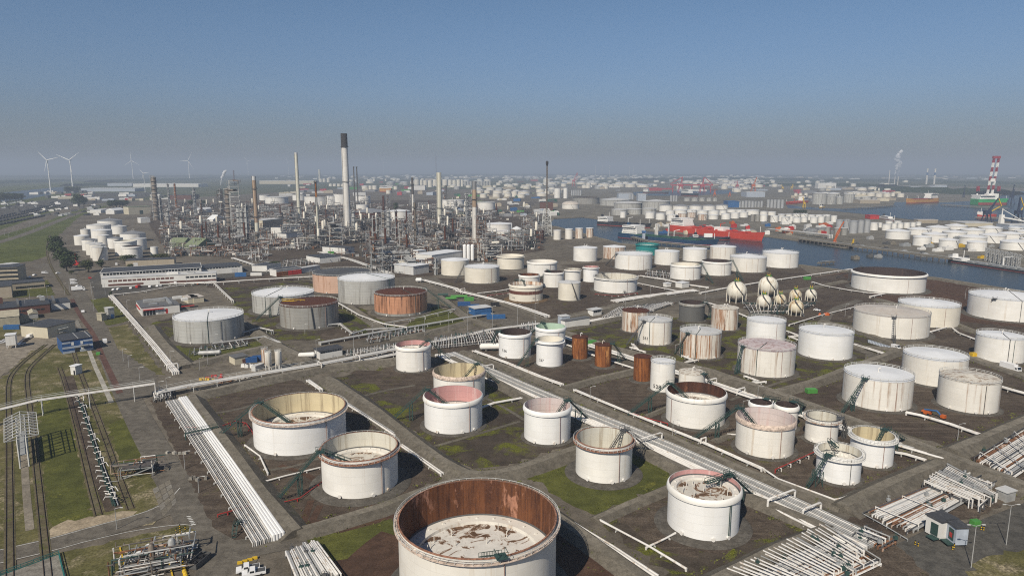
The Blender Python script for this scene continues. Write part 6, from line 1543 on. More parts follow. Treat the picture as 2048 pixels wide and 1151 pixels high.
bld((1130, 660), (1179, 652), 4, 4.6, 'wall_white', 'roof_grey_felt', 'long white cabin on short legs by the fat pipes', 'cabin', 'cabin', zb=.9)
bld((1124, 651), (1140, 649), 5, 5, 'wall_greyblue', 'roof_grey', 'pale cabin left of the long white one', 'cabin', 'cabin', zb=.6)
bld((1186, 632), (1203, 629), 5, 4, 'wall_white', 'roof_grey', 'small white hut with dark windows', 'hut', 'hut', win=((2.2, 3.4, .1, .9, 4, 'glass'),), ov=.7)
bld((950, 631), (983, 627), 9, 4.6, 'blue', 'roof_grey', 'large blue site hut with grey lid', 'site_hut', 'site hut', ov=.5)
bld((1364, 576), (1378, 574), 7, 4, 'wall_white', 'roof_white', 'white pump house near the pipe fan', 'hut', 'hut')
bld((1333, 574), (1342, 573), 4, 3, 'wall_white', 'roof_white', 'tiny white hut near the pipe fan', 'hut', 'hut')
b, L = bld((1849, 1066), (1880, 1083), 5.5, 4.8, 'wall_white', 'roof_felt', 'white switch house with black roof and green door', 'switch_house', 'building', doors=(), zb=.6, extra=[('door', (2.6, -.06, 2.1), (2.0, .14, 3.2), 'greensteel'), ('steps', (3.2, -1.2, .3), (2.4, 2, .2), 'greensteel')])
bld((1889, 1079), (1909, 1095), 3.2, 4.6, 'wall_greyblue', 'roof_felt', 'grey blue switch cabin with black roof and red door panel', 'switch_cabin', 'cabin', zb=.8, extra=[('door', (2.2, -.06, 2.2), (1.7, .14, 3.0), 'greensteel'), ('door_panel', (2.2, -.14, 2.0), (.9, .1, 1.2), 'red'), ('landing', (2.4, -1.0, .1), (3, 1.8, .15), 'greensteel')])
bld((2012, 1005), (2030, 1000), 3, 3, 'pipe_grey', 'roof_grey', 'grey pump cover beside the green pumps', 'pump_cover', 'cover')
bld((1062 + 0, 1200), (1090, 1200), 2, 2, 'wall_white', 'roof_white', 'x', 'hut', 'hut') if False else None
bld((204, 642), (214, 640), 5, 4.6, 'tent', 'tent', 'beige equipment cabinet beside the pipe run', 'cabinet', 'cabinet')
bld((218, 638), (230, 636), 5, 7, 'pipe_grey', 'roof_grey', 'tall grey equipment cabinet on legs', 'cabinet', 'cabinet', doors=((.6, 1.6, 3, 'blue'),))
for i, (p1, p2, hh) in enumerate([((366, 602), (377, 607), 4), ((375, 600), (388, 606), 4), ((384, 606), (396, 605), 4)]):
    bld(p1, p2, 7, hh, 'wall_cream', 'roof_beige', ['left', 'middle', 'right'][i] + ' cream container unit behind the control building', 'container', 'container', group='cream containers behind the control building')
# white box on legs and the wagon hut
b, L = bld((13, 698), (33, 696), 5, 5.5, 'wall_white', 'roof_white', 'white box on legs in the gravel yard', 'elevated_box', 'box', zb=2)
for x in (.3, L - .3):
    for y in (.3, 4.7): MB().beam((x, y, -2), (x, y, 0), .3).build('leg', M['pipe_white'], b)
bld((142, 749), (152, 750), 3.5, 4.2, 'wall_white', 'roof_white', 'white hut standing on the railway siding', 'hut', 'hut', doors=((.75, .9, 2.2, 'black'),))
# shipping containers and bins
def container(px, py, rz, mat, label, L=6.1, w=2.45, h=2.6, z=0):
    g = G(px, py); r = thing('container', (g.x, g.y, z), label, 'container', None, rz)
    MB().box((0, 0, h / 2 + .1), (L, w, h)).build('body', M[mat], r)
    m = MB()
    for i in range(int(L / .5)):
        for s in (-1, 1): m.box((-L / 2 + .3 + i * .5, s * (w / 2 + .02), h / 2 + .1), (.18, .06, h - .3))
    m.build('corrugation', M[mat], r)
    MB().box((L / 2 + .03, 0, h / 2 + .1), (.06, w * .9, h * .9)).build('door', M['steel' if mat != 'wall_white' else 'pipe_white'], r)
    return r
for px, py, rz, mt, lb, kw in [(502, 724, .25, 'wall_blue', 'dark blue container left of the silos', {}), (518, 721, .25, 'wall_blue', 'dark blue container touching the silos', {}), (516, 739, 1.2, 'roof_grey', 'grey container in the work yard', {}), (992, 637, .15, 'blue', 'bright blue container in front of the site hut', dict(L=12)), (972, 633, .1, 'blue', 'short blue container between hut and container', {}),
    (928, 611, .1, 'wall_blue', 'dark blue container by the green trailers', dict(L=9)), (950, 616, .1, 'blue', 'blue container with red end behind the site hut', {}), (960, 618, .1, 'wall_white', 'white container behind the site hut', {}), (990, 612, .1, 'black', 'black container beside the white pipes', {}), (25, 658, .1, 'blue', 'light blue container in front of the tarpaulin shelter', dict(L=9)),
    (482, 553, .1, 'blue', 'light blue container at the white shed', dict(L=10, h=3.6)), (513, 551, .1, 'wall_white', 'white container right of the light blue one', dict(L=10)), (1181, 690, .3, 'green', 'bright green container between the rusted tanks', {}), (1622, 785, .1, 'green', 'bright green skip in the brown basin', dict(L=4.5, h=1.8)), (1950, 1050, .2, 'green', 'green waste box by the switch cabins', dict(L=2.2, w=1.6, h=1.5)),
    (1614, 559, .1, 'green', 'green box near the canal bank', dict(L=6)), (938, 601, .1, 'green', 'light green container right of the tank trailers', dict(L=7)), (662, 507, .1, 'green', 'green box on the refinery road', dict(L=7)), (197, 709, .2, 'green', 'small green bin beside the blue office', dict(L=1.8, w=1.4, h=1.3)), (1950, 715, .1, 'yellow', 'yellow box under the right tanks', dict(L=5)),
    (820, 534, .1, 'orange', 'orange container at the refinery front', dict(L=8)), (538, 745, .7, 'steel', 'x', {})][:-1]:
    container(px, py, rz, mt, lb, **kw)
# three white silos on legs
for i, (px, py) in enumerate(((531, 734), (538, 740), (558, 738))):
    g = G(px, py); k = depth(g) / F; r = 6.6 * k; hl = 11 * k; hb = 26 * k
    rt = thing('silo', g, ['rusty white silo on legs at the back left', 'white silo on legs in front', 'white silo on legs at the right'][i], 'silo')
    MB().lathe([(.3, hl * .55), (r, hl * 1.15), (r, hl + hb), (r * .5, hl + hb + r * .3)], 20, capt=True).build('body', M['white_rusty' if i == 0 else 'white_run'], rt, True)
    for a in range(4):
        x, y = r * .85 * math.cos(a * PI / 2 + .5), r * .85 * math.sin(a * PI / 2 + .5); MB().beam((x, y, 0), (x, y, hl * 1.2), .3).build('leg', M['pipe_white'], rt)
    m = MB(); railing(m, r, hl + hb, 10, h=1); m.build('railing', M['rail'], rt)
# horizontal white vessels
for px, py, rz, L, r, lb, mt in [(614, 717, .2, 7, 1.3, 'white lying tank left of the substation', 'white'), (985, 701, .1, 12, 1.7, 'fat white pipe vessel left of the black lined tank', 'white'), (838, 565, .1, 4, 1.7, 'small white drum right of the tall grey tank', 'white_clean'), (1200, 567, .1, 9, 1.6, 'white lying tank by the narrow tanks', 'white'), (283, 1118, 1.4, 6, .9, 'white lying vessel on the pump skid', 'white_clean'), (420, 712, .2, 10, 1.2, 'grey lying vessel in the pipework strip', 'pipe_grey')]:
    g = G(px, py); rt = thing('pressure_vessel', g, lb, 'vessel', None, rz)
    MB().tube([(-L / 2 - r * .5, 0, r + .8), (-L / 2, 0, r + .8), (L / 2, 0, r + .8), (L / 2 + r * .5, 0, r + .8)], [r * .45, r, r, r * .45], 16).build('vessel', M[mt], rt, True)
    for s in (-1, 1): MB().box((s * L * .3, 0, .45), (.6, r * 1.6, .9)).build('saddle', M['concrete'], rt)

# ---------------------------------------------------------------- vehicles
M['tyre'] = plain('tyre', (.015, .015, .015), .9)
def car_proto(kind, col, label, cat):
    Ln, Wd, hb, hr = dict(car=(4.4, 1.8, .85, 1.45), van=(5.3, 2.0, 1.1, 2.2), pickup=(5.4, 2.0, 1.0, 1.85), truck=(9.5, 2.5, 1.1, 3.3))[kind]
    r = thing({'car': 'parked_car', 'van': 'van', 'pickup': 'pickup_truck', 'truck': 'truck'}[kind], (0, 0, 0), label, cat)
    c = {'white': 'veh_white', 'dark': 'veh_dark', 'red': 'red', 'silver': 'veh_silver', 'blue': 'blue', 'orange': 'orange'}[col]
    h = Ln / 2
    if kind == 'car': prof = [(-h, .35), (-h, .85), (-h * .85, .95), (-h * .62, hr), (h * .12, hr), (h * .42, .98), (h * .93, .85), (h, .6), (h, .35)]
    elif kind == 'van': prof = [(-h, .4), (-h, hr - .1), (-h * .95, hr), (h * .5, hr), (h * .72, 1.25), (h * .97, 1.0), (h, .4)]
    elif kind == 'pickup': prof = [(-h, .5), (-h, 1.1), (-h * .15, 1.1), (-h * .12, hr), (h * .32, hr), (h * .5, 1.15), (h * .97, 1.05), (h, .5)]
    else: prof = [(h * .62, .5), (h * .62, 2.7), (h * .9, 2.7), (h, 1.5), (h, .5)]
    m = MB(); w = Wd / 2
    m.quadstrip([[(x, -w, z) for x, z in prof], [(x, w, z) for x, z in prof]], cap0=True, cap1=True)
    m.build('body', M[c], r)
    if kind == 'truck': MB().box((-h * .2, 0, 2.2), (Ln * .78, Wd, 2.6)).build('cargo_box', M[c], r); MB().box((-h * .1, 0, .75), (Ln * .8, .9, .25)).build('chassis', M['steel_dark'], r)
    if kind == 'pickup': MB().box((-h * .58, 0, 1.06), (Ln * .38, Wd * .84, .12)).build('load_bed', M['steel_dark'], r)
    z0, z1 = {'car': (.95, 1.38), 'van': (1.3, 1.95), 'pickup': (1.15, 1.72), 'truck': (1.6, 2.4)}[kind]
    xa, xb = {'car': (-h * .6, h * .22), 'van': (h * .1, h * .55), 'pickup': (-h * .06, h * .34), 'truck': (h * .7, h * .9)}[kind]
    for s in (-1, 1): MB().box(((xa + xb) / 2, s * (w + .005), (z0 + z1) / 2), ((xb - xa) * .88, .03, (z1 - z0) * .85)).build('side_window', M['glass'], r)
    fx = {'car': (h * .14, h * .42, hr, .98), 'van': (h * .51, h * .72, hr, 1.27), 'pickup': (h * .33, h * .5, hr, 1.17), 'truck': (h * .9, h, 2.7, 1.5)}[kind]
    m = MB(); d = .03
    m.poly([(fx[0] + d, -w * .86, fx[2] - .04 + d), (fx[1] + d, -w * .86, fx[3] + d + .03), (fx[1] + d, w * .86, fx[3] + d + .03), (fx[0] + d, w * .86, fx[2] - .04 + d)]); m.build('windscreen', M['glass'], r)
    for x in (-h * .62, h * .62):
        for s in (-1, 1): MB().tube([(x, s * (w - .2), .34), (x, s * (w + .02), .34)], .36, 12).build('wheel', M['tyre'], r)
    return r
M['veh_white'] = plain('white_car_paint', (.72, .72, .72), .3, var=.03, spec=.5); M['veh_dark'] = plain('dark_car_paint', (.03, .03, .035), .3, var=.05, spec=.5); M['veh_silver'] = plain('silver_car_paint', (.38, .39, .40), .3, var=.04, spec=.5)
PROT = {}
def car(kind, col, px, py, tx, ty, label, cat=None):
    a, b = G(px, py), G(tx, ty); rz = math.atan2(b.y - a.y, b.x - a.x)
    if (kind, col) not in PROT: o = PROT[(kind, col)] = car_proto(kind, col, label, cat or kind)
    else: o = copy_tree(PROT[(kind, col)])
    o['label'] = label; o['category'] = cat or {'car': 'car', 'van': 'van', 'pickup': 'pickup', 'truck': 'truck'}[kind]
    o.location = a; o.rotation_euler = (0, 0, rz); return o
CARS = [('van', 'white', 210, 685, 205, 670, 'white van driving on the left road beside the blue office'), ('car', 'white', 166, 624, 164, 610, 'white car on the left road by the crossing'), ('van', 'white', 64, 674, 84, 668, 'white car at the right end of the slanting gravel row'), ('car', 'dark', 52, 680, 70, 674, 'dark car in the slanting gravel row'), ('car', 'white', 56, 678, 76, 671, 'white car in the middle of the slanting gravel row'), ('car', 'white', 43, 689, 62, 683, 'white estate car nearest in the gravel row'),
 ('car', 'white', 13, 683, 30, 681, 'white car at the left edge of the gravel yard'), ('car', 'white', 4, 686, 20, 684, 'white car cut by the left edge'), ('car', 'dark', 47, 684, 64, 678, 'dark car behind the white estate car'), ('car', 'white', 81, 594, 95, 593, 'white car in front of the beige wing'), ('truck', 'white', 157, 581, 172, 580, 'white lorry parked at the road junction'), ('van', 'white', 148, 568, 160, 567, 'white van nearest the lorry'),
 ('van', 'white', 147, 562, 160, 561, 'white van in the road side row'), ('car', 'white', 157, 573, 168, 571, 'white car between the vans and the lorry'), ('van', 'white', 90, 547, 104, 546, 'large white van by the railway crossing'), ('car', 'white', 117, 547, 126, 546, 'white car crossing the railway'), ('car', 'white', 69, 551, 80, 548, 'white car in the dark car park, right'), ('car', 'white', 60, 555, 66, 549, 'white car in the dark car park, left'), ('car', 'silver', 53, 556, 59, 550, 'silver car in the dark car park'), ('car', 'blue', 46, 553, 52, 547, 'blue car in the dark car park'),
 ('car', 'white', 229, 580, 238, 578, 'first white car in front of the long office'), ('car', 'white', 238, 579, 247, 577, 'second white car in front of the long office'), ('car', 'white', 262, 577, 268, 573, 'white car left of the red van'), ('van', 'red', 277, 575, 284, 573, 'red van in front of the long office'), ('car', 'white', 300, 574, 306, 570, 'white car right of the red van'), ('car', 'white', 315, 573, 321, 569, 'white car in the middle of the office car park'), ('car', 'silver', 322, 572, 328, 568, 'silver car in the office car park'),
 ('van', 'white', 351, 568, 354, 562, 'white van in the office car park'), ('car', 'white', 387, 568, 391, 563, 'white car near the yellow machine'), ('car', 'orange', 397, 568, 402, 564, 'orange car in the office car park'), ('car', 'silver', 407, 566, 411, 562, 'silver car near the end of the office'), ('car', 'white', 420, 565, 424, 561, 'last white car of the office car park'), ('car', 'dark', 436, 558, 443, 555, 'dark car at the white shed'), ('car', 'dark', 444, 559, 451, 556, 'second dark car at the white shed'),
 ('pickup', 'white', 496, 1141, 470, 1146, 'white double cab pickup at the bottom edge'), ('pickup', 'white', 508, 1149, 482, 1154, 'white pickup cut by the bottom edge'), ('van', 'white', 1792, 697, 1808, 702, 'white minibus below the beige roofed tank'), ('car', 'white', 1634, 621, 1642, 622, 'white car by the gas spheres'), ('van', 'white', 658, 516, 668, 519, 'white van on the refinery road'), ('car', 'white', 500, 518, 510, 517, 'white car on the road before the refinery'), ('van', 'white', 233, 530, 233, 524, 'white van under the dyke tanks'), ('car', 'red', 352, 486, 360, 484, 'red car on the refinery road'), ('car', 'white', 346, 484, 352, 482, 'white car on the refinery road'), ('car', 'red', 180, 557, 186, 560, 'red car at the office corner'), ('truck', 'white', 2020, 740, 2040, 746, 'white lorry under the right edge tanks')]
for c in CARS: car(*c)
# orange boom lift, red crane truck, green trailers, dark skip
def boom(px, py, tx, ty, label):
    a, b = G(px, py), G(tx, ty); r = thing('boom_lift', a, label, 'boom lift', None, math.atan2(b.y - a.y, b.x - a.x)); L = (b - a).length
    MB().box((0, 0, 1), (3, 2.2, 1.2)).build('chassis', M['orange'], r)
    for x in (-1.1, 1.1):
        for s in (-1, 1): MB().tube([(x, s * .8, .5), (x, s * 1.2, .5)], .5, 12).build('wheel', M['tyre'], r)
    MB().tube([(-1, 0, 1.8), (L * .6, 0, 2.6), (L - 1, 0, 1.4)], .32, 8).build('boom', M['blue'], r); MB().box((L, 0, 1.2), (1.6, 1.4, 1.2)).build('basket', M['orange'], r)
boom(1853, 828, 1886, 838, 'orange boom lift with blue boom lying in the right basin')
def crane_truck():
    a = G(152, 531); r = thing('mobile_crane', a, 'red mobile crane with raised boom by the dyke trees', 'mobile crane'); MB().box((0, 0, 1.4), (7, 2.6, 1.6)).build('chassis', M['red'], r)
    MB().tube([(1, 0, 2), (-.4, 1, zat(a, 507))], .7, 6).build('boom', M['red'], r); MB().box((2.6, 0, 2.8), (1.6, 2.3, 1.3)).build('cab', M['red'], r)
    for x in (-2.4, -.8, .8, 2.4):
        for s in (-1, 1): MB().tube([(x, s * 1.0, .5), (x, s * 1.35, .5)], .55, 10).build('wheel', M['tyre'], r)
crane_truck()
for px, py, mt, lb in [(886, 594, 'greensteel', 'dark green tank trailer behind the salmon tank'), (902, 601, 'green', 'light green pump trailer in front'), (912, 597, 'green', 'light green pump trailer at the right'), (924, 597, 'green', 'light green generator trailer')]:
    g = G(px, py); r = thing('trailer', g, lb, 'trailer', None, .1); MB().tube([(-4, 0, 1.9), (4, 0, 1.9)], 1.2 if 'tank' in lb else .95, 12).build('tank', M[mt], r, True); MB().box((0, 0, .9), (8.4, 1.8, .3)).build('chassis', M['steel_dark'], r)
    for x in (-2.8, -1.6, 3):
        for s in (-1, 1): MB().tube([(x, s * .8, .5), (x, s * 1.15, .5)], .5, 10).build('wheel', M['tyre'], r)
g = G(399, 1126); r = thing('skip', g, 'dark open skip of scrap on the asphalt at the bottom', 'skip', None, 1.35); m = MB(); L, W_, H_ = 5.6, 2.5, 1.4
for a, b in (((-L / 2, -W_ / 2), (L / 2, -W_ / 2)), ((L / 2, -W_ / 2), (L / 2, W_ / 2)), ((L / 2, W_ / 2), (-L / 2, W_ / 2)), ((-L / 2, W_ / 2), (-L / 2, -W_ / 2))): m.beam((*a, H_ / 2 + .2), (*b, H_ / 2 + .2), .12, H_)
m.box((0, 0, .25), (L, W_, .2)); m.build('body', M['steel_dark'], r); m = MB(); qq = random.Random(2)
for k in range(30): m.box((qq.uniform(-2.4, 2.4), qq.uniform(-1, 1), .8 + qq.uniform(0, .4)), (qq.uniform(.4, 1.2), qq.uniform(.2, .6), .3), qq.uniform(0, 3))
m.build('scrap', M['black'], r)
# yellow marker blocks
for k in range(8):
    g = G(361 + 1.6 * k, 1117 + 5.2 * k); m = MB().lathe([(.55, 0), (.5, .55), (.3, .75)], 10, capt=True); o = m.build('marker_block', M['yellow'], None, True, loc=g); tag(o, 'yellow round marker block in the line on the asphalt beside the skip', 'marker', 'yellow marker blocks beside the skip')
for k in range(4):
    g = G(480 + 10 * k, 1127 - 3.2 * k); o = MB().box((0, 0, .35), (1.2, .5, .7)).build('barrier_block', M['yellow'], None, loc=g, rz=.3); tag(o, 'yellow and black barrier block in front of the pickup', 'barrier', 'barrier blocks in front of the pickup')
for px, py in [(353, 1066), (360, 1058), (361, 1067), (371, 1060), (1830, 1090), (1836, 1093), (1905, 1100), (1908, 1096), (1962, 1060), (1967, 1061)]:
    g = G(px, py); r = thing('bollard', g, 'striped yellow and black bollard guarding the equipment', 'bollard', 'striped bollards')
    for k in range(5): MB().lathe([(.16, k * .3), (.16, k * .3 + .3)], 8, capt=True).build('stripe', M['yellow' if k % 2 else 'black'], r)
# lamp posts
def lamp(px, py, h, label=None, two=False):
    g = G(px, py); k = len([1 for _ in LAMPS]); LAMPS.append(1)
    r = thing('lamp_post', g, label or 'slender grey lamp post standing beside the roads and pipes', 'lamp post', 'lamp posts of the tank farm')
    MB().lathe([(.13, 0), (.07, h)], 8, capt=True).build('pole', M['pipe_grey'], r, True)
    for s in ((-1, 1) if two else (1,)):
        MB().tube([(0, 0, h), (s * 1.2, 0, h + .35), (s * 1.5, 0, h + .38)], .06, 6).build('bracket', M['pipe_grey'], r); MB().box((s * 1.8, 0, h + .36), (.8, .3, .16)).build('lamp_head', M['rail'], r)
LAMPS = []
lamp(1942, 1135, 11, 'double headed lamp post on the lower right asphalt, nearest', True); lamp(2012, 1090, 11, 'double headed lamp post on the lower right asphalt, farther', True)
for px, py, h in [(234, 1058, 6), (398, 985, 5), (370, 938, 6), (247, 722, 6), (258, 735, 6), (280, 760, 6), (320, 790, 6), (334, 782, 6), (342, 730, 7), (400, 740, 6), (416, 730, 6), (634, 726, 12), (708, 706, 12), (850, 672, 12), (898, 664, 12), (935, 662, 12), (985, 658, 14), (1035, 654, 14), (1070, 650, 14), (1250, 620, 10), (1300, 600, 10), (1380, 640, 9), (1345, 878, 7), (1180, 806, 7), (1392, 760, 6), (1690, 632, 8), (1812, 588, 8), (1930, 598, 8), (1988, 604, 8), (1485, 826, 5), (1350, 708, 5), (185, 598, 9), (183, 588, 9), (211, 590, 9), (188, 622, 8), (248, 568, 9), (318, 574, 10), (374, 570, 10), (60, 600, 9), (95, 596, 9), (130, 590, 9), (140, 585, 9), (52, 625, 9), (70, 670, 9), (430, 690, 6), (610, 668, 6), (255, 620, 7), (745, 668, 7), (1670, 884, 6), (1915, 880, 6), (1000, 560, 8), (1410, 600, 9), (620, 560, 9), (535, 520, 9), (1515, 800, 6)]:
    lamp(px, py, h)
qd = random.Random(9)
for k in range(26):
    f = k / 25; x = 10 + 205 * f; y = 478 - 72 * f + (4 if k % 2 else -6); lamp(x, y, 9, 'thin lamp post along the dyke road')
# small yard things
def drumpile(px, py, label, mt, n, s):
    g = G(px, py); q = random.Random(int(px)); r = thing('stacked_bags', g, label, 'bags')
    for k in range(n): MB().box((q.uniform(-4, 4), q.uniform(-1.5, 1.5), s / 2), (s * 1.2, s, s), q.uniform(0, 3), 0, .8).build('bag', M[mt], r)
drumpile(478, 757, 'white big bags standing in the work yard', 'wall_white', 12, 1.3); drumpile(498, 734, 'white wrapped pallets by the dark blue containers', 'wall_white', 6, 1.7)
drumpile(428, 757, 'red and blue drums in the work yard', 'red', 5, 1.0); drumpile(440, 752, 'red crates in the work yard', 'red', 4, 1.0); drumpile(412, 760, 'yellow crates at the left of the work yard', 'yellow', 5, 1.1)
drumpile(452, 764, 'brown timber stack in the work yard', 'pipe_rusty', 8, 1.4); drumpile(1650, 630, 'orange machine parts near the gas spheres', 'orange', 4, 1.6); drumpile(1993, 722, 'grey crates under the right edge tanks', 'pipe_grey', 5, 1.6); drumpile(352, 905, 'sand coloured rubble by the left bundle', 'concrete_pale', 6, .9); drumpile(404, 958, 'grey concrete blocks beside the left bundle', 'concrete', 5, 1.0)
for k in range(14):
    g = G(1738 + 2.8 * k + k * .2, 684 + .95 * k); o = MB().box((0, 0, .6), (1.2, 2.2, 1.2)).box((0, 0, 1.25), (1.0, 2.0, .12)).build('grey_bin', M['wall_greyblue'], None, loc=g, rz=-.3); tag(o, 'dark grey bin in the long row below the beige roofed tank', 'bin', 'row of bins below the beige roofed tank')

# ---------------------------------------------------------------- trees
def leaf_mat(name, a, b):
    t = NT(name); v = t.coords(); n = t.noise(v, .35, 3, .6); n2 = t.noise(v, 2.5, 2, .5)
    c = t.mix(t.ramp(n, .35, .65), a, b); c = t.mix(t.mul(t.ramp(n2, .4, .7), .5), c, tuple(x * .5 for x in a))
    return t.out(c, .7, 0, .2)
M['leaf'] = leaf_mat('leaf_dark', (.028, .045, .014), (.058, .076, .024)); M['leaf2'] = leaf_mat('leaf_olive', (.045, .055, .016), (.08, .085, .028)); M['bark'] = plain('bark', (.06, .045, .03), .9)
def tree_proto(seed, mat):
    q = random.Random(seed); r = thing('tree', (0, 0, 0), 'tree', 'tree', 'trees')
    tb = MB().tube([(0, 0, 0), (.1, .1, 2.2), (.3, 0, 4.5)], [.38, .28, .16], 7)
    lob = []
    for k in range(13):
        a, d, z = q.uniform(0, 6.28), q.uniform(.5, 2.6), q.uniform(3.2, 8.6); d *= 1.0 - abs(z - 5) / 7
        lob.append((Vector((d * math.cos(a), d * math.sin(a), z)), q.uniform(1.2, 2.0)))
        if k < 6: tb.tube([(.15, .05, 2.4 + .2 * k), tuple(lob[-1][0])], [.13, .05], 5)
    tb.build('trunk', M['bark'], r)
    m = MB()
    for c, rad in lob:
        for i in range(75):
            d = Vector((q.gauss(0, 1), q.gauss(0, 1), q.gauss(0, .85))).normalized(); p = c + d * rad * q.uniform(.55, 1.08)
            n = (d + Vector((q.gauss(0, .5), q.gauss(0, .5), q.gauss(.3, .4)))).normalized(); s = q.uniform(.25, .5)
            u = n.cross(Vector((q.gauss(0, 1), q.gauss(0, 1), q.gauss(0, 1)))).normalized(); w_ = n.cross(u)
            m.poly([tuple(p + u * s), tuple(p + w_ * s * .7), tuple(p - u * s), tuple(p - w_ * s * .7)])
    m.build('crown', M[mat], r)
    return r
TP = [tree_proto(1, 'leaf'), tree_proto(2, 'leaf2'), tree_proto(3, 'leaf')]
_tu = set()
def tree(i, px, py, ytop, wpx, label, group=None):
    g = G(px, py); k = depth(g) / F; H = zat(g, ytop) / 10.0; Wd = wpx * k / 5.2
    o = TP[i] if i not in _tu else copy_tree(TP[i]); _tu.add(i)
    o.location = g; o.scale = (Wd, Wd, H); o.rotation_euler = (0, 0, px * 1.7); o['label'] = label
    if group: o['group'] = group
    elif 'group' in o: del o['group']
tree(0, 112, 508, 469, 27, 'first dark tree of the row beside the dyke tanks, farthest'); tree(2, 118, 518, 482, 27, 'second dark tree of the row beside the dyke tanks'); tree(0, 128, 528, 492, 30, 'third dark tree of the row beside the dyke tanks'); tree(2, 139, 536, 499, 30, 'fourth dark tree of the row beside the dyke tanks, nearest'); tree(0, 134, 543, 511, 24, 'low dark tree at the near end of the row')
tree(1, 177, 544, 516, 26, 'round olive tree at the office corner'); tree(2, 203, 535, 518, 14, 'small dark tree before the frontmost dyke tank'); tree(0, 258, 525, 508, 30, 'round dark tree in front of the black topped dyke tank'); tree(1, 322, 520, 505, 30, 'spreading tree behind the beige building'); tree(1, 262, 538, 526, 14, 'yellowish bush at the beige building wall'); tree(1, 143, 549, 540, 8, 'small bush by the railway crossing'); tree(0, 222, 592, 582, 6, 'tiny dark conifer in front of the long office')
tree(0, 158, 413, 386, 22, 'big dark poplar group on the dyke'); tree(2, 168, 412, 392, 12, 'dark tree beside the poplar group'); 
for k in range(5): tree(0, 133 + 6 * k, 386 - .4 * k, 372.5, 11, 'dark round hedge tree behind the dyke beside the canal', 'hedge trees by the canal')
for k in range(8): tree([0, 2][k % 2], 2 + 6 * k, 404 - .5 * k, 384 + .3 * k, 12, 'dark tree of the wood on the canal bank at the left edge', 'wood on the canal bank')
for k in range(6): tree([2, 0][k % 2], 220 + 6.5 * k, 416 - .6 * k, 399, 12, 'dark tree of the clump behind the dyke tank group', 'clump behind the dyke tank group')
for k in range(5): tree(0, 1590 + 5 * k, 427, 419, 8, 'tree of the small clump by the silver silos', 'clump by the silver silos')
tree(0, 550, 536, 521, 22, 'dark bush behind the fire station'); tree(0, 792, 422, 404, 10, 'dark tree between the coned tanks')
tree(0, 408, 413, 400, 16, 'tree behind the left columns'); tree(2, 384, 411, 399, 12, 'second tree behind the left columns')

# weeds along the foot and the crest of the near embankments
M['weed'] = leaf_mat('weed_leaf', (.075, .085, .018), (.13, .135, .03)); q = random.Random(77); m = MB()
for W, bw, tw in WEED:
    if min(p.y for p in W) > 420: continue
    for a, b in zip(W, W[1:]):
        d = (b - a).normalized(); nn = Vector((-d.y, d.x, 0))
        for k in range(int((b - a).length * 2.2)):
            if q.random() < .45: continue
            off = q.choice((-1, 1)) * (bw / 2 + q.gauss(.6, .9)); p = a.lerp(b, q.random()) + nn * off
            for j in range(q.randint(2, 5)):
                s = q.uniform(.12, .36); c = p + Vector((q.gauss(0, .45), q.gauss(0, .45), s * .5 + .02)); t1 = Vector((q.gauss(0, 1), q.gauss(0, 1), q.gauss(0, .4))).normalized(); t2 = t1.cross(Vector((q.gauss(0, 1), q.gauss(0, 1), 1)).normalized())
                m.poly([tuple(c + t1 * s), tuple(c + t2 * s), tuple(c - t1 * s), tuple(c - t2 * s)])
tag(m.build('weeds', M['weed']), 'yellow green weeds growing along the embankments', 'weeds', None, 'stuff')
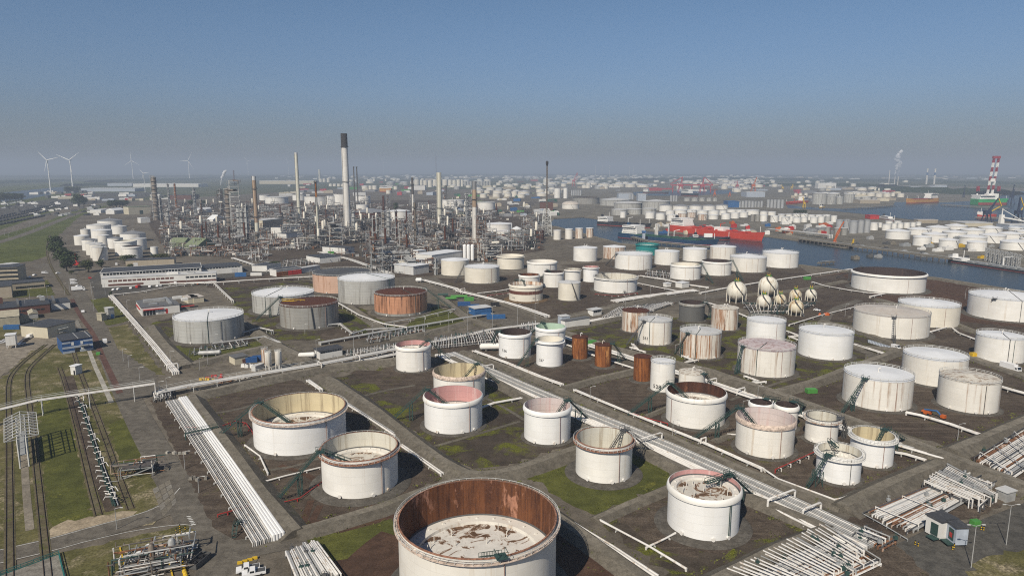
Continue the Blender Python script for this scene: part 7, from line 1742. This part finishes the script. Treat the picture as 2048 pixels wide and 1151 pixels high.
# ---------------------------------------------------------------- ships
M['hull_red'] = paint('red_hull', (.50, .055, .03), (.3, .05, .04), .15, seam=.05); M['hull_blue'] = paint('blue_hull', (.012, .045, .10), (.05, .05, .06), .2, seam=.05); M['deck_green'] = plain('green_deck', (.03, .10, .07), .7); M['hull_dark'] = paint('dark_hull', (.025, .028, .035), (.08, .05, .04), .2, seam=.05)
M['hull_yellow'] = paint('ochre_hull', (.50, .26, .07), (.3, .12, .05), .3, seam=.05); M['hull_green'] = plain('green_hull', (.03, .28, .09), .5); M['antifoul'] = plain('red_antifouling', (.22, .035, .03), .7); M['ship_white'] = plain('ship_white', (.74, .73, .70), .5, var=.06)
def ship(st, bw, B, fb, hull, deck, label, sup=(.05, .17, 4), supmat='ship_white', fore=2.5, funnel='hull_dark', pipes=True, crane=False, cat='ship', name='tanker', box2=None, boot=.2):
    A, Bo = G(*st), G(*bw); L = (Bo - A).length; rz = math.atan2(Bo.y - A.y, Bo.x - A.x)
    r = thing(name, (A.x, A.y, .35), label, cat, None, rz)
    n = 26; rings = []
    def half(f): return B / 2 * (min(1, .78 + f * 3) if f < .08 else 1) * (1 if f < .78 else max(.02, 1 - ((f - .78) / .22) ** 2.2))
    for i in range(n + 1):
        f = i / n; h = half(f); top = fb + (fore * max(0, (f - .86) / .14) ** .5 if f > .86 else 0) + (fore * .5 if f < .2 else 0)
        flare = 1 if f < .8 else 1 - .45 * (f - .8) / .2; x = f * L; xb = x - (f > .9) * (f - .9) * L * .25
        rings.append([(xb, -h * flare, -.6), (xb, -h * flare, fb * boot), (x, -h, top), (x, h, top), (xb, h * flare, fb * boot), (xb, h * flare, -.6)])
    m = MB(); b = 0
    for q_ in rings: m.v += q_
    for i in range(n):
        for j in range(5):
            m.f.append((i * 6 + j, (i + 1) * 6 + j, (i + 1) * 6 + j + 1, i * 6 + j + 1)); m.m.append(1 if j == 2 else (2 if j in (0, 4) else 0))
    m.f.append(tuple(range(5, -1, -1))); m.m.append(0); m.f.append(tuple(n * 6 + j for j in range(6))); m.m.append(0)
    m.build('hull', [M[hull], M[deck], M['antifoul']], r)
    s0, s1, dk = sup; zt = fb + fore * .5
    for d in range(dk):
        k = 1 - d * .06; x0, x1 = L * s0 + d * L * .004, L * s1 - d * L * .006; z = zt + d * 2.8
        bx = MB().box(((x0 + x1) / 2, 0, z + 1.4), (x1 - x0, B * .86 * k if d < dk - 1 else B * .98, 2.7)).build('superstructure', M[supmat], r)
        nw = 9
        for sd in (-1, 1):
            wm = MB()
            yy = sd * ((B * .86 * k if d < dk - 1 else B * .98) / 2 + .03)
            wm.box(((x0 + x1) / 2, yy, z + 1.6), ((x1 - x0) * .86, .06, .9 if d == dk - 1 else .5)); wm.build('window', M['glass'], bx)
    zt2 = zt + dk * 2.8
    MB().box((L * s0 + (2 if s0 > .5 else 3.5), 0, zt2 + 1), (4, 4, 5), 0, 0, .8).build('funnel', M[funnel], r)
    MB().tube([(L * s1 - 3, 0, zt2), (L * s1 - 3, 0, zt2 + 8)], .3, 6).build('mast', M['ship_white'], r)
    if box2: MB().box((L * box2[0], 0, fb + 2.5), (L * box2[1], B * .5, 5)).build('deckhouse', M['ship_white'], r)
    if pipes:
        a, b_ = (s1 + .03, .88) if s0 < .5 else (.12, s0 - .03)
        for y in (-1.6, -.5, .6, 1.7): MB().tube([(L * a, y, fb + 1.2), (L * b_, y, fb + 1.2)], .32, 6).build('deck_pipe', M[hull if hull == 'hull_red' else deck], r)
        for k in range(5):
            x = L * (a + (b_ - a) * (k + .5) / 5); MB().box((x, 0, fb + .9), (1.2, B * .8, 1.6)).build('manifold', M[hull if hull == 'hull_red' else deck], r)
        MB().tube([(L * (a + b_) / 2, 0, fb), (L * (a + b_) / 2, 0, fb + 9), (L * (a + b_) / 2 + 9, 0, fb + 11)], .5, 6).build('deck_crane', M[hull if hull == 'hull_red' else 'ship_white'], r)
    MB().tube([(L * (.955 if s0 < .5 else .97), 0, fb + fore), (L * .955, 0, fb + fore + 7)], .35, 6).build('foremast', M['ship_white'], r)
    return r, L
ship((1345, 463), (1529, 484), 24, 9.5, 'hull_red', 'hull_red', 'long red tanker lying in the canal with white superstructure', sup=(.03, .20, 4), fore=3.2, box2=(.57, .10))
ship((1244, 474), (1438, 492), 24, 5.5, 'hull_blue', 'deck_green', 'blue tanker with green deck alongside the near jetty', sup=(.05, .22, 4), fore=3, funnel='hull_blue', boot=.12)
ship((1199, 449), (1303, 456), 20, 5, 'hull_dark', 'hull_dark', 'dark hulled tanker with white stern house behind the blue tanker', sup=(.02, .22, 3), fore=2.5)
ship((1379, 479), (1461, 480), 10, 3.5, 'hull_dark', 'hull_blue', 'dark bunker barge between the red and the blue tanker', sup=(.08, .2, 1), fore=.8, pipes=False, name='barge', cat='barge', box2=(.45, .2))
ship((1871, 404.5), (1811, 407), 24, 11, 'hull_yellow', 'antifoul', 'ochre tanker with white stern house in the right basin', sup=(.05, .30, 5), fore=4)
ship((1612, 405), (1571, 409), 18, 5, 'hull_red', 'antifoul', 'orange red ship with white house moored left of the island terminal', sup=(.04, .26, 4), fore=3)
ship((1988, 434), (1954, 436), 12, 5, 'hull_red', 'hull_red', 'small red supply ship by the dark cranes', sup=(.5, .85, 2), fore=2, pipes=False, name='supply_ship')
ship((1366, 391), (1397, 393), 22, 9, 'hull_dark', 'hull_blue', 'white and dark ship in the hazy inner dock', sup=(.02, .5, 5), fore=2, pipes=False, name='cargo_ship')
ship((1287, 386), (1338, 387), 22, 5, 'hull_dark', 'greenroof', 'pale decked ship at the coal heap dock', sup=(.02, .2, 5), fore=2, pipes=False, name='cargo_ship')
ship((764, 384), (782, 385), 30, 16, 'hull_yellow', 'hull_yellow', 'ochre ship with white house far beyond the refinery', sup=(.1, .9, 4), fore=2, pipes=False, name='cargo_ship')
ship((1902, 523), (2110, 554), 10, 2.2, 'hull_dark', 'steel', 'long dark river barge with white and blue cabin', sup=(.01, .16, 1), fore=.8, name='river_barge', cat='barge', box2=None, funnel='ship_white')
ship((1648, 415), (1638, 416), 6, 2, 'yellow', 'yellow', 'tiny yellow workboat in the basin', sup=(.3, .6, 1), fore=.5, pipes=False, name='workboat', cat='boat')
ship((1760, 436), (1790, 442), 8, 3, 'ship_white', 'ship_white', 'white motor yachts group moored behind the far tanks', sup=(.2, .7, 1), fore=.5, pipes=False, name='yacht', cat='boat')
# jack-up vessel
def jackup():
    a, b = G(1948, 408), G(2012, 409); r, L = ship((1948, 409), (2014, 409), 44, 14, 'hull_green', 'hull_green', 'green and white jack up vessel with tall red and white crane', sup=(.02, .5, 4), fore=3, pipes=False, name='jackup_vessel', funnel='ship_white', boot=.45)
    k = depth(a) / F
    M['rw_red'] = plain('mast_red', (.27, .035, .05), .6)
    for sx, lean in ((.36, 1.8), (.50, 1.8)):
        h = 78 * k; z0 = 16
        for i in range(9):
            za, zb = z0 + h * i / 9, z0 + h * (i + 1) / 9; m = MB(); w = 2.3 * k; x = L * sx + lean * k * 3 * i / 9 ; x2 = L * sx + lean * k * 3 * (i + 1) / 9
            for dx in (-1, 1):
                for dy in (-1, 1): m.beam((x + dx * w / 2, dy * w / 2, za), (x2 + dx * w / 2, dy * w / 2, zb), w * .32)
            for dy in (-1, 1):
                m.beam((x - w / 2, dy * w / 2, za), (x2 + w / 2, dy * w / 2, zb), w * .22); m.beam((x + w / 2, dy * w / 2, za), (x2 - w / 2, dy * w / 2, zb), w * .22); m.beam((x2 - w / 2, dy * w / 2, zb), (x2 + w / 2, dy * w / 2, zb), w * .25)
            m.build('crane_section', M['rw_red' if i % 2 == 0 else 'ship_white'], r)
    m = MB(); m.box((L * .43 + 5.4 * k, 0, 16 + 78 * k + 2 * k), (14 * k, 4 * k, 5 * k)); m.build('crane_head', M['rw_red'], r); m = MB(); m.beam((L * .36 + 2.5 * k, 0, 16 + 36 * k), (L * .50 + 2.5 * k, 0, 16 + 36 * k), 4 * k, 6 * k); m.build('crane_brace', M['ship_white'], r)
    MB().box((L * .5, 0, 22), (20 * k, 12 * k, 16)).build('crane_base', M['ship_white'], r)
    for sx, y in ((.17, 14), (.80, 14)):
        for i in range(3):
            m = MB(); za, zb = 8 + 10 * k * i, 8 + 10 * k * (i + 1) ; w = 4.4
            for dx in (-1, 1):
                for dy in (-1, 1): m.beam((L * sx + dx * w / 2, y + dy * w / 2, za), (L * sx + dx * w / 2, y + dy * w / 2, zb), 1.4)
                m.beam((L * sx + dx * w / 2, y - w / 2, za), (L * sx + dx * w / 2, y + w / 2, zb), .9)
            for dy in (-1, 1): m.beam((L * sx - w / 2, y + dy * w / 2, za), (L * sx + w / 2, y + dy * w / 2, zb), .9); m.beam((L * sx + w / 2, y + dy * w / 2, za), (L * sx - w / 2, y + dy * w / 2, zb), .9)
            m.build('leg', M['rw_red' if i == 2 else 'hull_dark'], r)
jackup()
# harbour cranes: portal, tower, jib
M['crane_blue'] = plain('dark_blue_crane', (.025, .035, .07), .5); M['crane_red'] = plain('crane_red', (.36, .05, .06), .6)
def portal_crane(bx, by, tx, ty, jx, jy, mat, jib, label, wpx=7):
    g = G(bx, by); k = depth(g) / F; r = thing('harbour_crane', g, label, 'harbour crane'); h = zat(g, ty); w = wpx * k; t = max(.8, w * .16)
    tw = (tx - bx) * k; jw = (jx - bx) * k; jz = zat(g, jy); zp = h * .38
    m = MB()
    for i in (-1, 1):
        for j in (-1, 1): m.beam((i * w, j * w, 0), (i * w * .5, j * w * .5, zp), t * 1.3)
    m.box((0, 0, zp), (w * 1.6, w * 1.4, t * 2)); m.build('portal', M[mat], r)
    MB().box((0, 0, zp + w * .5), (w * 1.7, w * 1.2, w * .8)).build('cabin', M[mat], r)
    m = MB(); m.beam((-w * .3, 0, zp), (tw, 0, h), t * 1.6); m.beam((w * .4, 0, zp), (tw, 0, h), t); m.build('tower', M[mat], r)
    m = MB(); m.beam((w * .5, 0, zp + w * .3), ((tw + jw) / 2 + w * .2, 0, (zp + jz) / 2 + w), t * 1.3); m.beam((tw, 0, h), (jw, 0, jz), t * 1.4); m.build('jib', M[jib], r)
    return r
portal_crane(1972, 446, 1991, 396, 1999, 412, 'crane_blue', 'yellow', 'dark blue portal crane with yellow jib, left one')
portal_crane(2034, 447, 2034, 393, 2046, 418, 'crane_blue', 'yellow', 'dark blue portal crane with yellow jib at the right edge')
portal_crane(2022, 408, 2024, 369, 2026, 372, 'crane_blue', 'crane_blue', 'black slewing crane behind the portal cranes', 4)
portal_crane(1361, 384, 1364, 354, 1340, 368, 'crane_red', 'crane_red', 'left red unloader crane at the coal dock', 5); portal_crane(1404, 384, 1407, 354, 1425, 369, 'crane_red', 'crane_red', 'right red unloader crane at the coal dock', 5)
portal_crane(1147, 373, 1154, 345, 1156, 355, 'crane_red', 'crane_red', 'red crane left of the hazy big tanks', 3); portal_crane(1474, 378, 1475, 362, 1468, 365, 'crane_red', 'crane_red', 'small red crane in the inner harbour', 3)
portal_crane(1506, 383, 1512, 354, 1518, 364, 'orange', 'rail', 'orange crane with grey jib in the inner harbour', 4); portal_crane(1429, 393, 1430, 379, 1428, 384, 'orange', 'orange', 'small orange crane left of the silos', 2.5); portal_crane(1459, 393, 1460, 383, 1458, 386, 'orange', 'orange', 'second small orange crane by the silos', 2)
portal_crane(1608, 415, 1605, 394, 1603, 396, 'yellow', 'yellow', 'yellow crane leaning at the basin head', 2.5); portal_crane(1669, 488, 1672, 466, 1684, 443, 'orange', 'orange', 'orange mobile crane on the far jetty', 2.2); portal_crane(1705, 491, 1706, 478, 1707, 480, 'yellow', 'yellow', 'short yellow crane on the far jetty', 1.5)
portal_crane(1565, 380, 1563, 369, 1560, 372, 'yellow', 'yellow', 'tiny yellow crane in haze, left', 2); portal_crane(1583, 379, 1585, 368, 1588, 374, 'yellow', 'yellow', 'tiny yellow crane in haze, right', 2); portal_crane(1852 + 75, 395, 1928, 371, 1926, 372, 'crane_blue', 'crane_blue', 'thin dark crane left of the jack up vessel', 1.5)
# red beam between the unloaders
g0, g1 = G(1341, 384), G(1425, 384); bt = thing('conveyor_bridge', g0, 'red conveyor bridge between the red unloader cranes', 'conveyor'); zz = zat(g0, 370); d = g1 - g0
MB().beam((0, 0, zz), (d.x, d.y, zz), 6, 5).build('beam', M['crane_red'], bt)
for f in (.05, .5, .95): MB().beam((d.x * f, d.y * f, 0), (d.x * f, d.y * f, zz), 4).build('leg', M['crane_red'], bt)
# white conveyor at the right edge
g0 = G(2002, 447); wc = thing('conveyor', g0, 'white ship loader arm sloping behind the far tanks', 'conveyor'); e = G(2052, 450) - g0; MB().beam((0, 0, 12), (e.x, e.y, 6), 3, 2).build('arm', M['ship_white'], wc); MB().box((0, 0, 8), (7, 7, 16), 0, 0, .8).build('tower', M['ship_white'], wc); MB().beam((0, 0, 26), (e.x * .8, e.y * .8, 8), .8).build('stay', M['ship_white'], wc); MB().beam((0, 0, 14), (0, 0, 27), 1.2).build('mast', M['ship_white'], wc)
# jetties on piles
def jetty(pts, w, z, label, sp=7, piles=True):
    W = [G(*p) for p in pts]; o = W[0].copy(); r = thing('jetty', o, label, 'jetty'); Lf, Rg = offset_path(W, w / 2), offset_path(W, -w / 2)
    m = MB()
    for i in range(len(W) - 1):
        q_ = [Lf[i] - o, Lf[i + 1] - o, Rg[i + 1] - o, Rg[i] - o]; m.prism([(p.x, p.y) for p in q_], z - .9, z)
    m.build('deck', M['bund'], r)
    tot = sum((b - a).length for a, b in zip(Rg, Rg[1:])); n = min(95, int(tot / sp)); pm = MB().beam((0, 0, -.5), (0, 0, z - .8), .9).mesh('pile', M['col_dark'])
    for k in range(n):
        s = (k + .5) * tot / n; acc = 0
        for a, b in zip(Rg, Rg[1:]):
            l = (b - a).length
            if acc + l >= s: break
            acc += l
        p = a.lerp(b, (s - acc) / l) - o; po = bpy.data.objects.new('pile', pm); COL.objects.link(po); po.parent = r; po.location = (p.x, p.y, 0)
    m = MB().tube([(p.x - o.x, p.y - o.y, z + 1) for p in W], .3, 5); m.build('deck_pipe', M['pipe_grey'], r)
jetty([(1598, 483), (1700, 497), (1800, 511), (1903, 525)], 9, 4.5, 'long dark piled jetty on the far canal bank'); jetty([(1686, 419), (1740, 417), (1786, 413)], 10, 4, 'piled jetty at the point of the island terminal', 10); jetty([(1884, 412), (1950, 416), (2015, 420)], 14, 4, 'piled jetty in the right basin', 10)
jetty([(1265, 478), (1300, 488), (1420, 499)], 6, 3.5, 'near tanker jetty with loading arms'); jetty([(1636, 530), (1668, 527)], 3, 2.5, 'slim white jetty sticking into the canal', 6); jetty([(1950, 438), (2000, 440), (2060, 441)], 16, 4, 'crane quay in front of the right basin', 12)
for px, lb in ((1310, 'first'), (1312.5, 'second'), (1315, 'third'), (1336, 'fourth')):
    g = G(px, 478); h = zat(g, 449); r = thing('loading_arm_mast', g, lb + ' white marine loading arm on the tanker jetty', 'loading arm'); MB().tube([(0, 0, 0), (0, 0, h)], .7, 8).build('riser', M['pipe_white'], r, True); MB().tube([(0, 0, h), (2, 3, h + 1), (2.4, 4, h * .4)], .4, 6).build('arm', M['pipe_white'], r, True)
g = G(1287, 482); r = thing('jetty_tower', g, 'pale blue fire monitor tower on the tanker jetty', 'tower'); h = zat(g, 461); MB().box((0, 0, h / 2), (3.6, 3.6, h)).build('shaft', M['wall_greyblue'], r); MB().box((0, 0, h * .9), (5, 5, 2.6)).build('cabin', M['blue'], r)
M['slick'] = M['steel']
for k in range(8):
    px = 1972 + 9 * k; g = G(px, 522 + 2.0 * k); h = zat(g, 495 + 1.8 * k); r = thing('loading_tower', g, 'grey lattice loading tower on the far jetty above the barge', 'tower', 'loading towers above the barge'); m = MB(); strut_tower(m, (0, 0, h), 2.2, .5); m.build('lattice', M['pipe_grey'], r); MB().beam((0, 0, h), (4, -6, h * .7), .4).build('arm', M['pipe_grey'], r)
# grey pipe rack on the far bank
bundle([(1536, 464), (1600, 470), (1660, 477)], even(6, 8, .5, 5, [PG, PG, PW]), 'grey pipe rack along the far canal bank', name='pipe_rack', cat='pipe rack', sup=14, supmat='steel')
# ---------------------------------------------------------------- steam plumes
def plume(pts, label, dens):
    g = G(*pts[0][:2]); k = depth(g) / F; q_ = random.Random(int(pts[0][0])); m = MB()
    for (x, y, rr), (x2, y2, r2) in zip(pts, pts[1:]):
        for i in range(4):
            f = i / 4; px, py, r_ = x + (x2 - x) * f, y + (y2 - y) * f, rr + (r2 - rr) * f
            m.sphere(((px - pts[0][0]) * k + q_.uniform(-.4, .4) * r_ * k, q_.uniform(-.5, .5) * r_ * k, zat(g, py) + q_.uniform(-.2, .2) * r_ * k), r_ * k * q_.uniform(.8, 1.15), 12, 8)
    o = m.build('steam_plume', [], loc=(g.x, g.y, 0)); mt = bpy.data.materials.new('steam'); mt.use_nodes = True; t_ = mt.node_tree; t_.nodes.clear(); out = t_.nodes.new('ShaderNodeOutputMaterial'); df = t_.nodes.new('ShaderNodeBsdfDiffuse'); df.inputs[0].default_value = (.86, .86, .87, 1); tr = t_.nodes.new('ShaderNodeBsdfTransparent'); mx = t_.nodes.new('ShaderNodeMixShader'); tc = t_.nodes.new('ShaderNodeTexCoord'); nz = t_.nodes.new('ShaderNodeTexNoise'); nz.inputs['Scale'].default_value = .06; nz.inputs['Detail'].default_value = 6; mr = t_.nodes.new('ShaderNodeMapRange')
    for i_, v_ in ((1, .30), (2, .5), (3, .3), (4, dens)): mr.inputs[i_].default_value = v_
    t_.links.new(tc.outputs['Object'], nz.inputs['Vector']); t_.links.new(nz.outputs[0], mr.inputs[0]); t_.links.new(mr.outputs[0], mx.inputs[0]); t_.links.new(tr.outputs[0], mx.inputs[1]); t_.links.new(df.outputs[0], mx.inputs[2]); t_.links.new(mx.outputs[0], out.inputs['Surface']); o.data.materials.append(mt); tag(o, label, 'steam plume')
plume([(1788.5, 352, .8), (1791, 343, 2.2), (1792, 334, 3.6), (1796, 326, 5), (1790, 318, 5), (1793, 310, 3.6), (1797, 304, 3), (1799, 301, 2)], 'white steam plume rising from two stacks in the far right haze', .95)
plume([(1795, 353, .8), (1796.5, 345, 2), (1797, 337, 3.2), (1797, 330, 3.5)], 'lower steam plume from the right stack', .12)
plume([(441, 371, .6), (443, 363, 1.6), (447, 353, 2.6), (451, 345, 3), (454, 341, 2)], 'small white steam plume left of the big columns', .6)
# ---------------------------------------------------------------- far woods, halls and houses
M['wood'] = leaf_mat('far_wood', (.020, .034, .016), (.036, .05, .022))
def wood(pts, hgt, thick, label):
    W = [G(*p) for p in pts]; o2 = []
    for a, b in zip(W, W[1:]):
        n = max(2, int((b - a).length / (thick * .08 + 9))); o2 += [a.lerp(b, i / n) for i in range(n)]
    W = o2 + [W[-1]]; q_ = random.Random(int(abs(pts[0][0]) + pts[0][1])); m = MB(); rows = 7; n = len(W)
    for j in range(rows):
        L = offset_path(W, thick * (j / (rows - 1)))
        for p in L: m.v.append((p.x + q_.uniform(-4, 4), p.y + q_.uniform(-4, 4), -.5 if j in (0, rows - 1) else hgt * q_.uniform(.55, 1.1)))
    for j in range(rows - 1):
        for i in range(n - 1): m.f.append((j * n + i, j * n + i + 1, (j + 1) * n + i + 1, (j + 1) * n + i)); m.m.append(0)
    tag(m.build('far_wood', M['wood']), label, 'wood', None, 'stuff')
for pts, h, th, lb in [([(-80, 371), (40, 366), (150, 362)], 17, 260, 'dark wood beyond the canal at left'), ([(172, 372), (225, 370), (270, 368)], 15, 160, 'wood behind the long white roof'), ([(-80, 355), (300, 354), (700, 353)], 20, 900, 'hazy wood on the left skyline'), ([(240, 364), (330, 361), (420, 359)], 15, 300, 'wood behind the wind turbines'), ([(420, 357), (560, 356), (700, 355.5)], 16, 400, 'wood right of the steam plume'),
    ([(700, 352), (1100, 351), (1550, 352)], 18, 900, 'hazy wood on the middle skyline'), ([(1320, 361), (1450, 359), (1560, 361)], 20, 400, 'dark wood behind the red cranes'), ([(1530, 372), (1640, 371), (1750, 374)], 14, 200, 'dark wood behind the island terminal'), ([(1740, 380), (1800, 384), (1945, 390)], 20, 260, 'dark wooded bank behind the ochre tanker'), ([(1550, 353), (1800, 353), (2150, 353)], 20, 900, 'hazy wood on the right skyline'), ([(1880, 366), (1990, 368), (2150, 370)], 14, 260, 'wood across the far right water'), ([(1560, 362), (1700, 363), (1900, 362)], 16, 300, 'second dark wood on the right')]:
    wood(pts, h, th, lb)
def slab(x0, x1, yb, yt, dep, mat, roof, label, name='warehouse', cat='warehouse', group=None):
    A, B = G(x0, yb), G(x1, yb); h = max(3, zat(A, yt)); L = (B - A).length
    o = MB().box((L / 2, dep / 2, h / 2), (L, dep, h), 0, 0).box((L / 2, dep / 2, h + .4), (L + 1, dep + 1, .8), 0, 1).build(name, [M[mat], M[roof]], None, loc=A, rz=math.atan2(B.y - A.y, B.x - A.x)); tag(o, label, cat, group); return o
slab(162, 270, 383, 377, 90, 'wall_greyblue', 'roof_white', 'long hall with white roof nearest the left turbines'); slab(266, 397, 374, 367.5, 120, 'wall_white', 'roof_white', 'long white roofed hall left of the ribbed column'); slab(215, 264, 372, 366.5, 60, 'wall_greyblue', 'roof_grey', 'grey hall behind the long white roof'); slab(338, 383, 399, 390, 60, 'wall_brick', 'roof_dark', 'dark brown hall behind the left columns')
slab(519, 628, 368, 361.5, 120, 'wall_cream', 'roof_white', 'long pale hall behind the cream chimney'); slab(1820, 1885, 382, 373, 60, 'wall_greyblue', 'roof_grey', 'grey power hall on the wooded bank'); slab(1868, 1893, 381, 370, 40, 'wall_greyblue', 'roof_grey', 'taller grey power hall on the wooded bank'); slab(1456, 1478, 415, 403, 40, 'blue', 'blue', 'blue shed among the silver silos'); slab(1080, 1106, 421, 404, 30, 'wall_brick', 'roof_dark', 'brown square building behind the flare mast')
slab(1237, 1265, 398, 387, 40, 'wall_greyblue', 'roof_grey', 'grey silo house in the inner harbour'); slab(1276, 1292, 402, 388, 30, 'wall_greyblue', 'roof_grey', 'pale grey blocks behind the grey tanks'); slab(1493, 1530, 394, 384, 60, 'wall_greyblue', 'roof_grey', 'grey hall by the orange crane'); slab(1636, 1672, 377, 366, 40, 'wall_white', 'roof_white', 'white silo block on the right skyline'); slab(1720, 1760, 407, 400, 40, 'wall_beige', 'roof_beige', 'ochre shed on the island terminal'); slab(1836, 1875, 446, 440, 14, 'wall_beige', 'roof_beige', 'long ochre shed on the spit'); slab(1930, 1985, 453, 446, 40, 'wall_cream', 'roof_grey', 'pale flat hall behind the far tanks, left'); slab(2018, 2070, 459, 450, 30, 'wall_greyblue', 'roof_grey', 'pale flat hall behind the far tanks, right'); slab(1740, 1758, 438, 431, 20, 'red', 'red', 'red containers behind the silver silos'); slab(828, 850, 380, 371, 60, 'wall_white', 'roof_dark', 'white hall under the pale silos')
q = random.Random(41)
def scatter(n, xr, yr, ws, hs, ds, mats, label, name, cat, group):
    for k in range(n):
        x, y = q.uniform(*xr), q.uniform(*yr); g = G(x, y); k2 = depth(g) / F; w = q.uniform(*ws); h = q.uniform(*hs); mt = q.choice(mats)
        o = MB().box((0, 0, h / 2), (w, q.uniform(*ds), h)).box((w * .2, 0, h + .6), (w * .4, 3, 1.2)).build(name, M[mt], None, loc=g, rz=q.uniform(-.2, .5)); tag(o, label, cat, group)
WM = ['wall_white', 'wall_cream', 'wall_greyblue', 'roof_grey', 'wall_beige', 'wall_white', 'roof_slate']
scatter(110, (700, 2040), (351.5, 360), (20, 120), (5, 16), (20, 60), WM, 'tiny pale building in the haze near the skyline', 'distant_building', 'building', 'tiny buildings near the skyline')
scatter(75, (940, 1560), (359, 382), (20, 70), (5, 13), (15, 50), WM + ['crane_red', 'wall_brick'], 'small building of the hazy inner harbour', 'harbour_building', 'building', 'small buildings of the inner harbour')
scatter(40, (1560, 1800), (376, 402), (15, 60), (4, 10), (15, 40), WM + ['crane_red'], 'small shed on the island terminal', 'harbour_shed', 'shed', 'small sheds on the island terminal')
scatter(70, (905, 1110), (384, 436), (8, 30), (3, 8), (8, 20), WM + ['greenroof', 'deck_green', 'col_dark', 'blue', 'green'], 'small shed or stack on the yard between refinery and dock', 'yard_shed', 'shed', 'small sheds between refinery and dock')
scatter(60, (540, 900), (356, 392), (14, 50), (4, 12), (12, 40), WM + ['crane_red', 'green'], 'small pale shed in the haze beyond the refinery', 'distant_shed', 'shed', 'small sheds beyond the refinery')
scatter(60, (1310, 1660), (446, 470), (5, 16), (2.5, 6), (5, 12), WM + ['steel', 'steel_dark', 'blue', 'orange', 'red'], 'small shed or crate on the far canal bank', 'quay_shed', 'shed', 'small sheds on the far canal bank')
scatter(40, (1700, 2040), (478, 522), (4, 12), (2, 4), (3, 8), ['steel', 'steel_dark', 'wall_white', 'yellow', 'pipe_grey', 'bund'], 'small equipment box on the far jetty land', 'equipment_box', 'box', 'equipment boxes on the far jetty land')
scatter(45, (60, 330), (384, 402), (10, 40), (3, 8), (8, 20), WM + ['crane_red', 'steel_dark', 'steel_dark'], 'small building of the lorry park by the dyke', 'depot_shed', 'shed', 'small buildings of the lorry park')
scatter(70, (5, 200), (404, 432), (8, 16), (3, 4), (2.6, 4), ['wall_white', 'veh_white', 'veh_dark', 'steel_dark', 'steel_dark', 'steel_dark', 'veh_silver', 'steel'], 'lorry or car parked in the rows left of the dyke', 'parked_lorry', 'lorry', 'vehicles in the lorry park')
def far_drums(n, xr, yr, rs, hs, label, group):
    for k in range(n):
        x, y = q.uniform(*xr), q.uniform(*yr); g = G(x, y); r = q.uniform(*rs); h = q.uniform(*hs)
        mb = MB().lathe([(r, 0), (r, h)], 20).lathe([(r + .3, h), (.2, h + r * .12)], 20, mi=1, capt=True)
        far_mass(mb, q.choice(['cream', 'white', 'cream', 'grey']), g)
far_drums(90, (690, 1520), (353, 372), (14, 34), (12, 20), 'pale round tank lost in the haze of the far harbour', 'tanks lost in the far haze')
far_drums(40, (900, 1120), (366, 392), (10, 22), (9, 15), 'pale round tank on the hazy land behind the flare mast', 'hazy tanks behind the flare mast')
far_drums(120, (560, 1560), (351.5, 358), (16, 45), (10, 22), '', '')
far_drums(70, (1100, 1560), (357, 378), (12, 28), (10, 17), '', '')
far_drums(40, (1400, 1830), (362, 384), (10, 22), (10, 16), 'pale round tank in the haze behind the island terminal', 'hazy tanks behind the island terminal')
tag(FM['m'].build('far_tanks', [M['cream'], M['grey'], M['roof_white']], None, True), 'mass of tiny pale tanks dissolving in the far haze', 'tanks', None, 'stuff')
# rows of dark goods wagons
def wagon():
    r = thing('goods_wagon', (0, 0, 0), 'dark goods wagon in the long trains left of the dyke', 'goods wagon', 'goods wagons in the rail yard'); MB().tube([(-7, 0, 2.4), (7, 0, 2.4)], 1.5, 10).build('tank', M['col_dark'], r, True); MB().box((0, 0, 1), (15, 2.4, .4)).build('frame', M['black'], r)
    for x in (-5, 5): MB().box((x, 0, .5), (2.4, 2.2, .8)).build('bogie', M['black'], r)
    return r
wg = wagon(); first = True
for row, (p0, p1) in enumerate([((-10, 446), (130, 415)), ((-10, 440), (120, 412)), ((-10, 452), (90, 432)), ((0, 434), (110, 410))]):
    a, b = G(*p0), G(*p1); L = (b - a).length; n = min(26, int(L / 16.5)); rz = math.atan2(b.y - a.y, b.x - a.x)
    for k in range(n):
        o = wg if first else copy_tree(wg); first = False; o.location = a.lerp(b, (k + .5) / n); o.rotation_euler = (0, 0, rz)
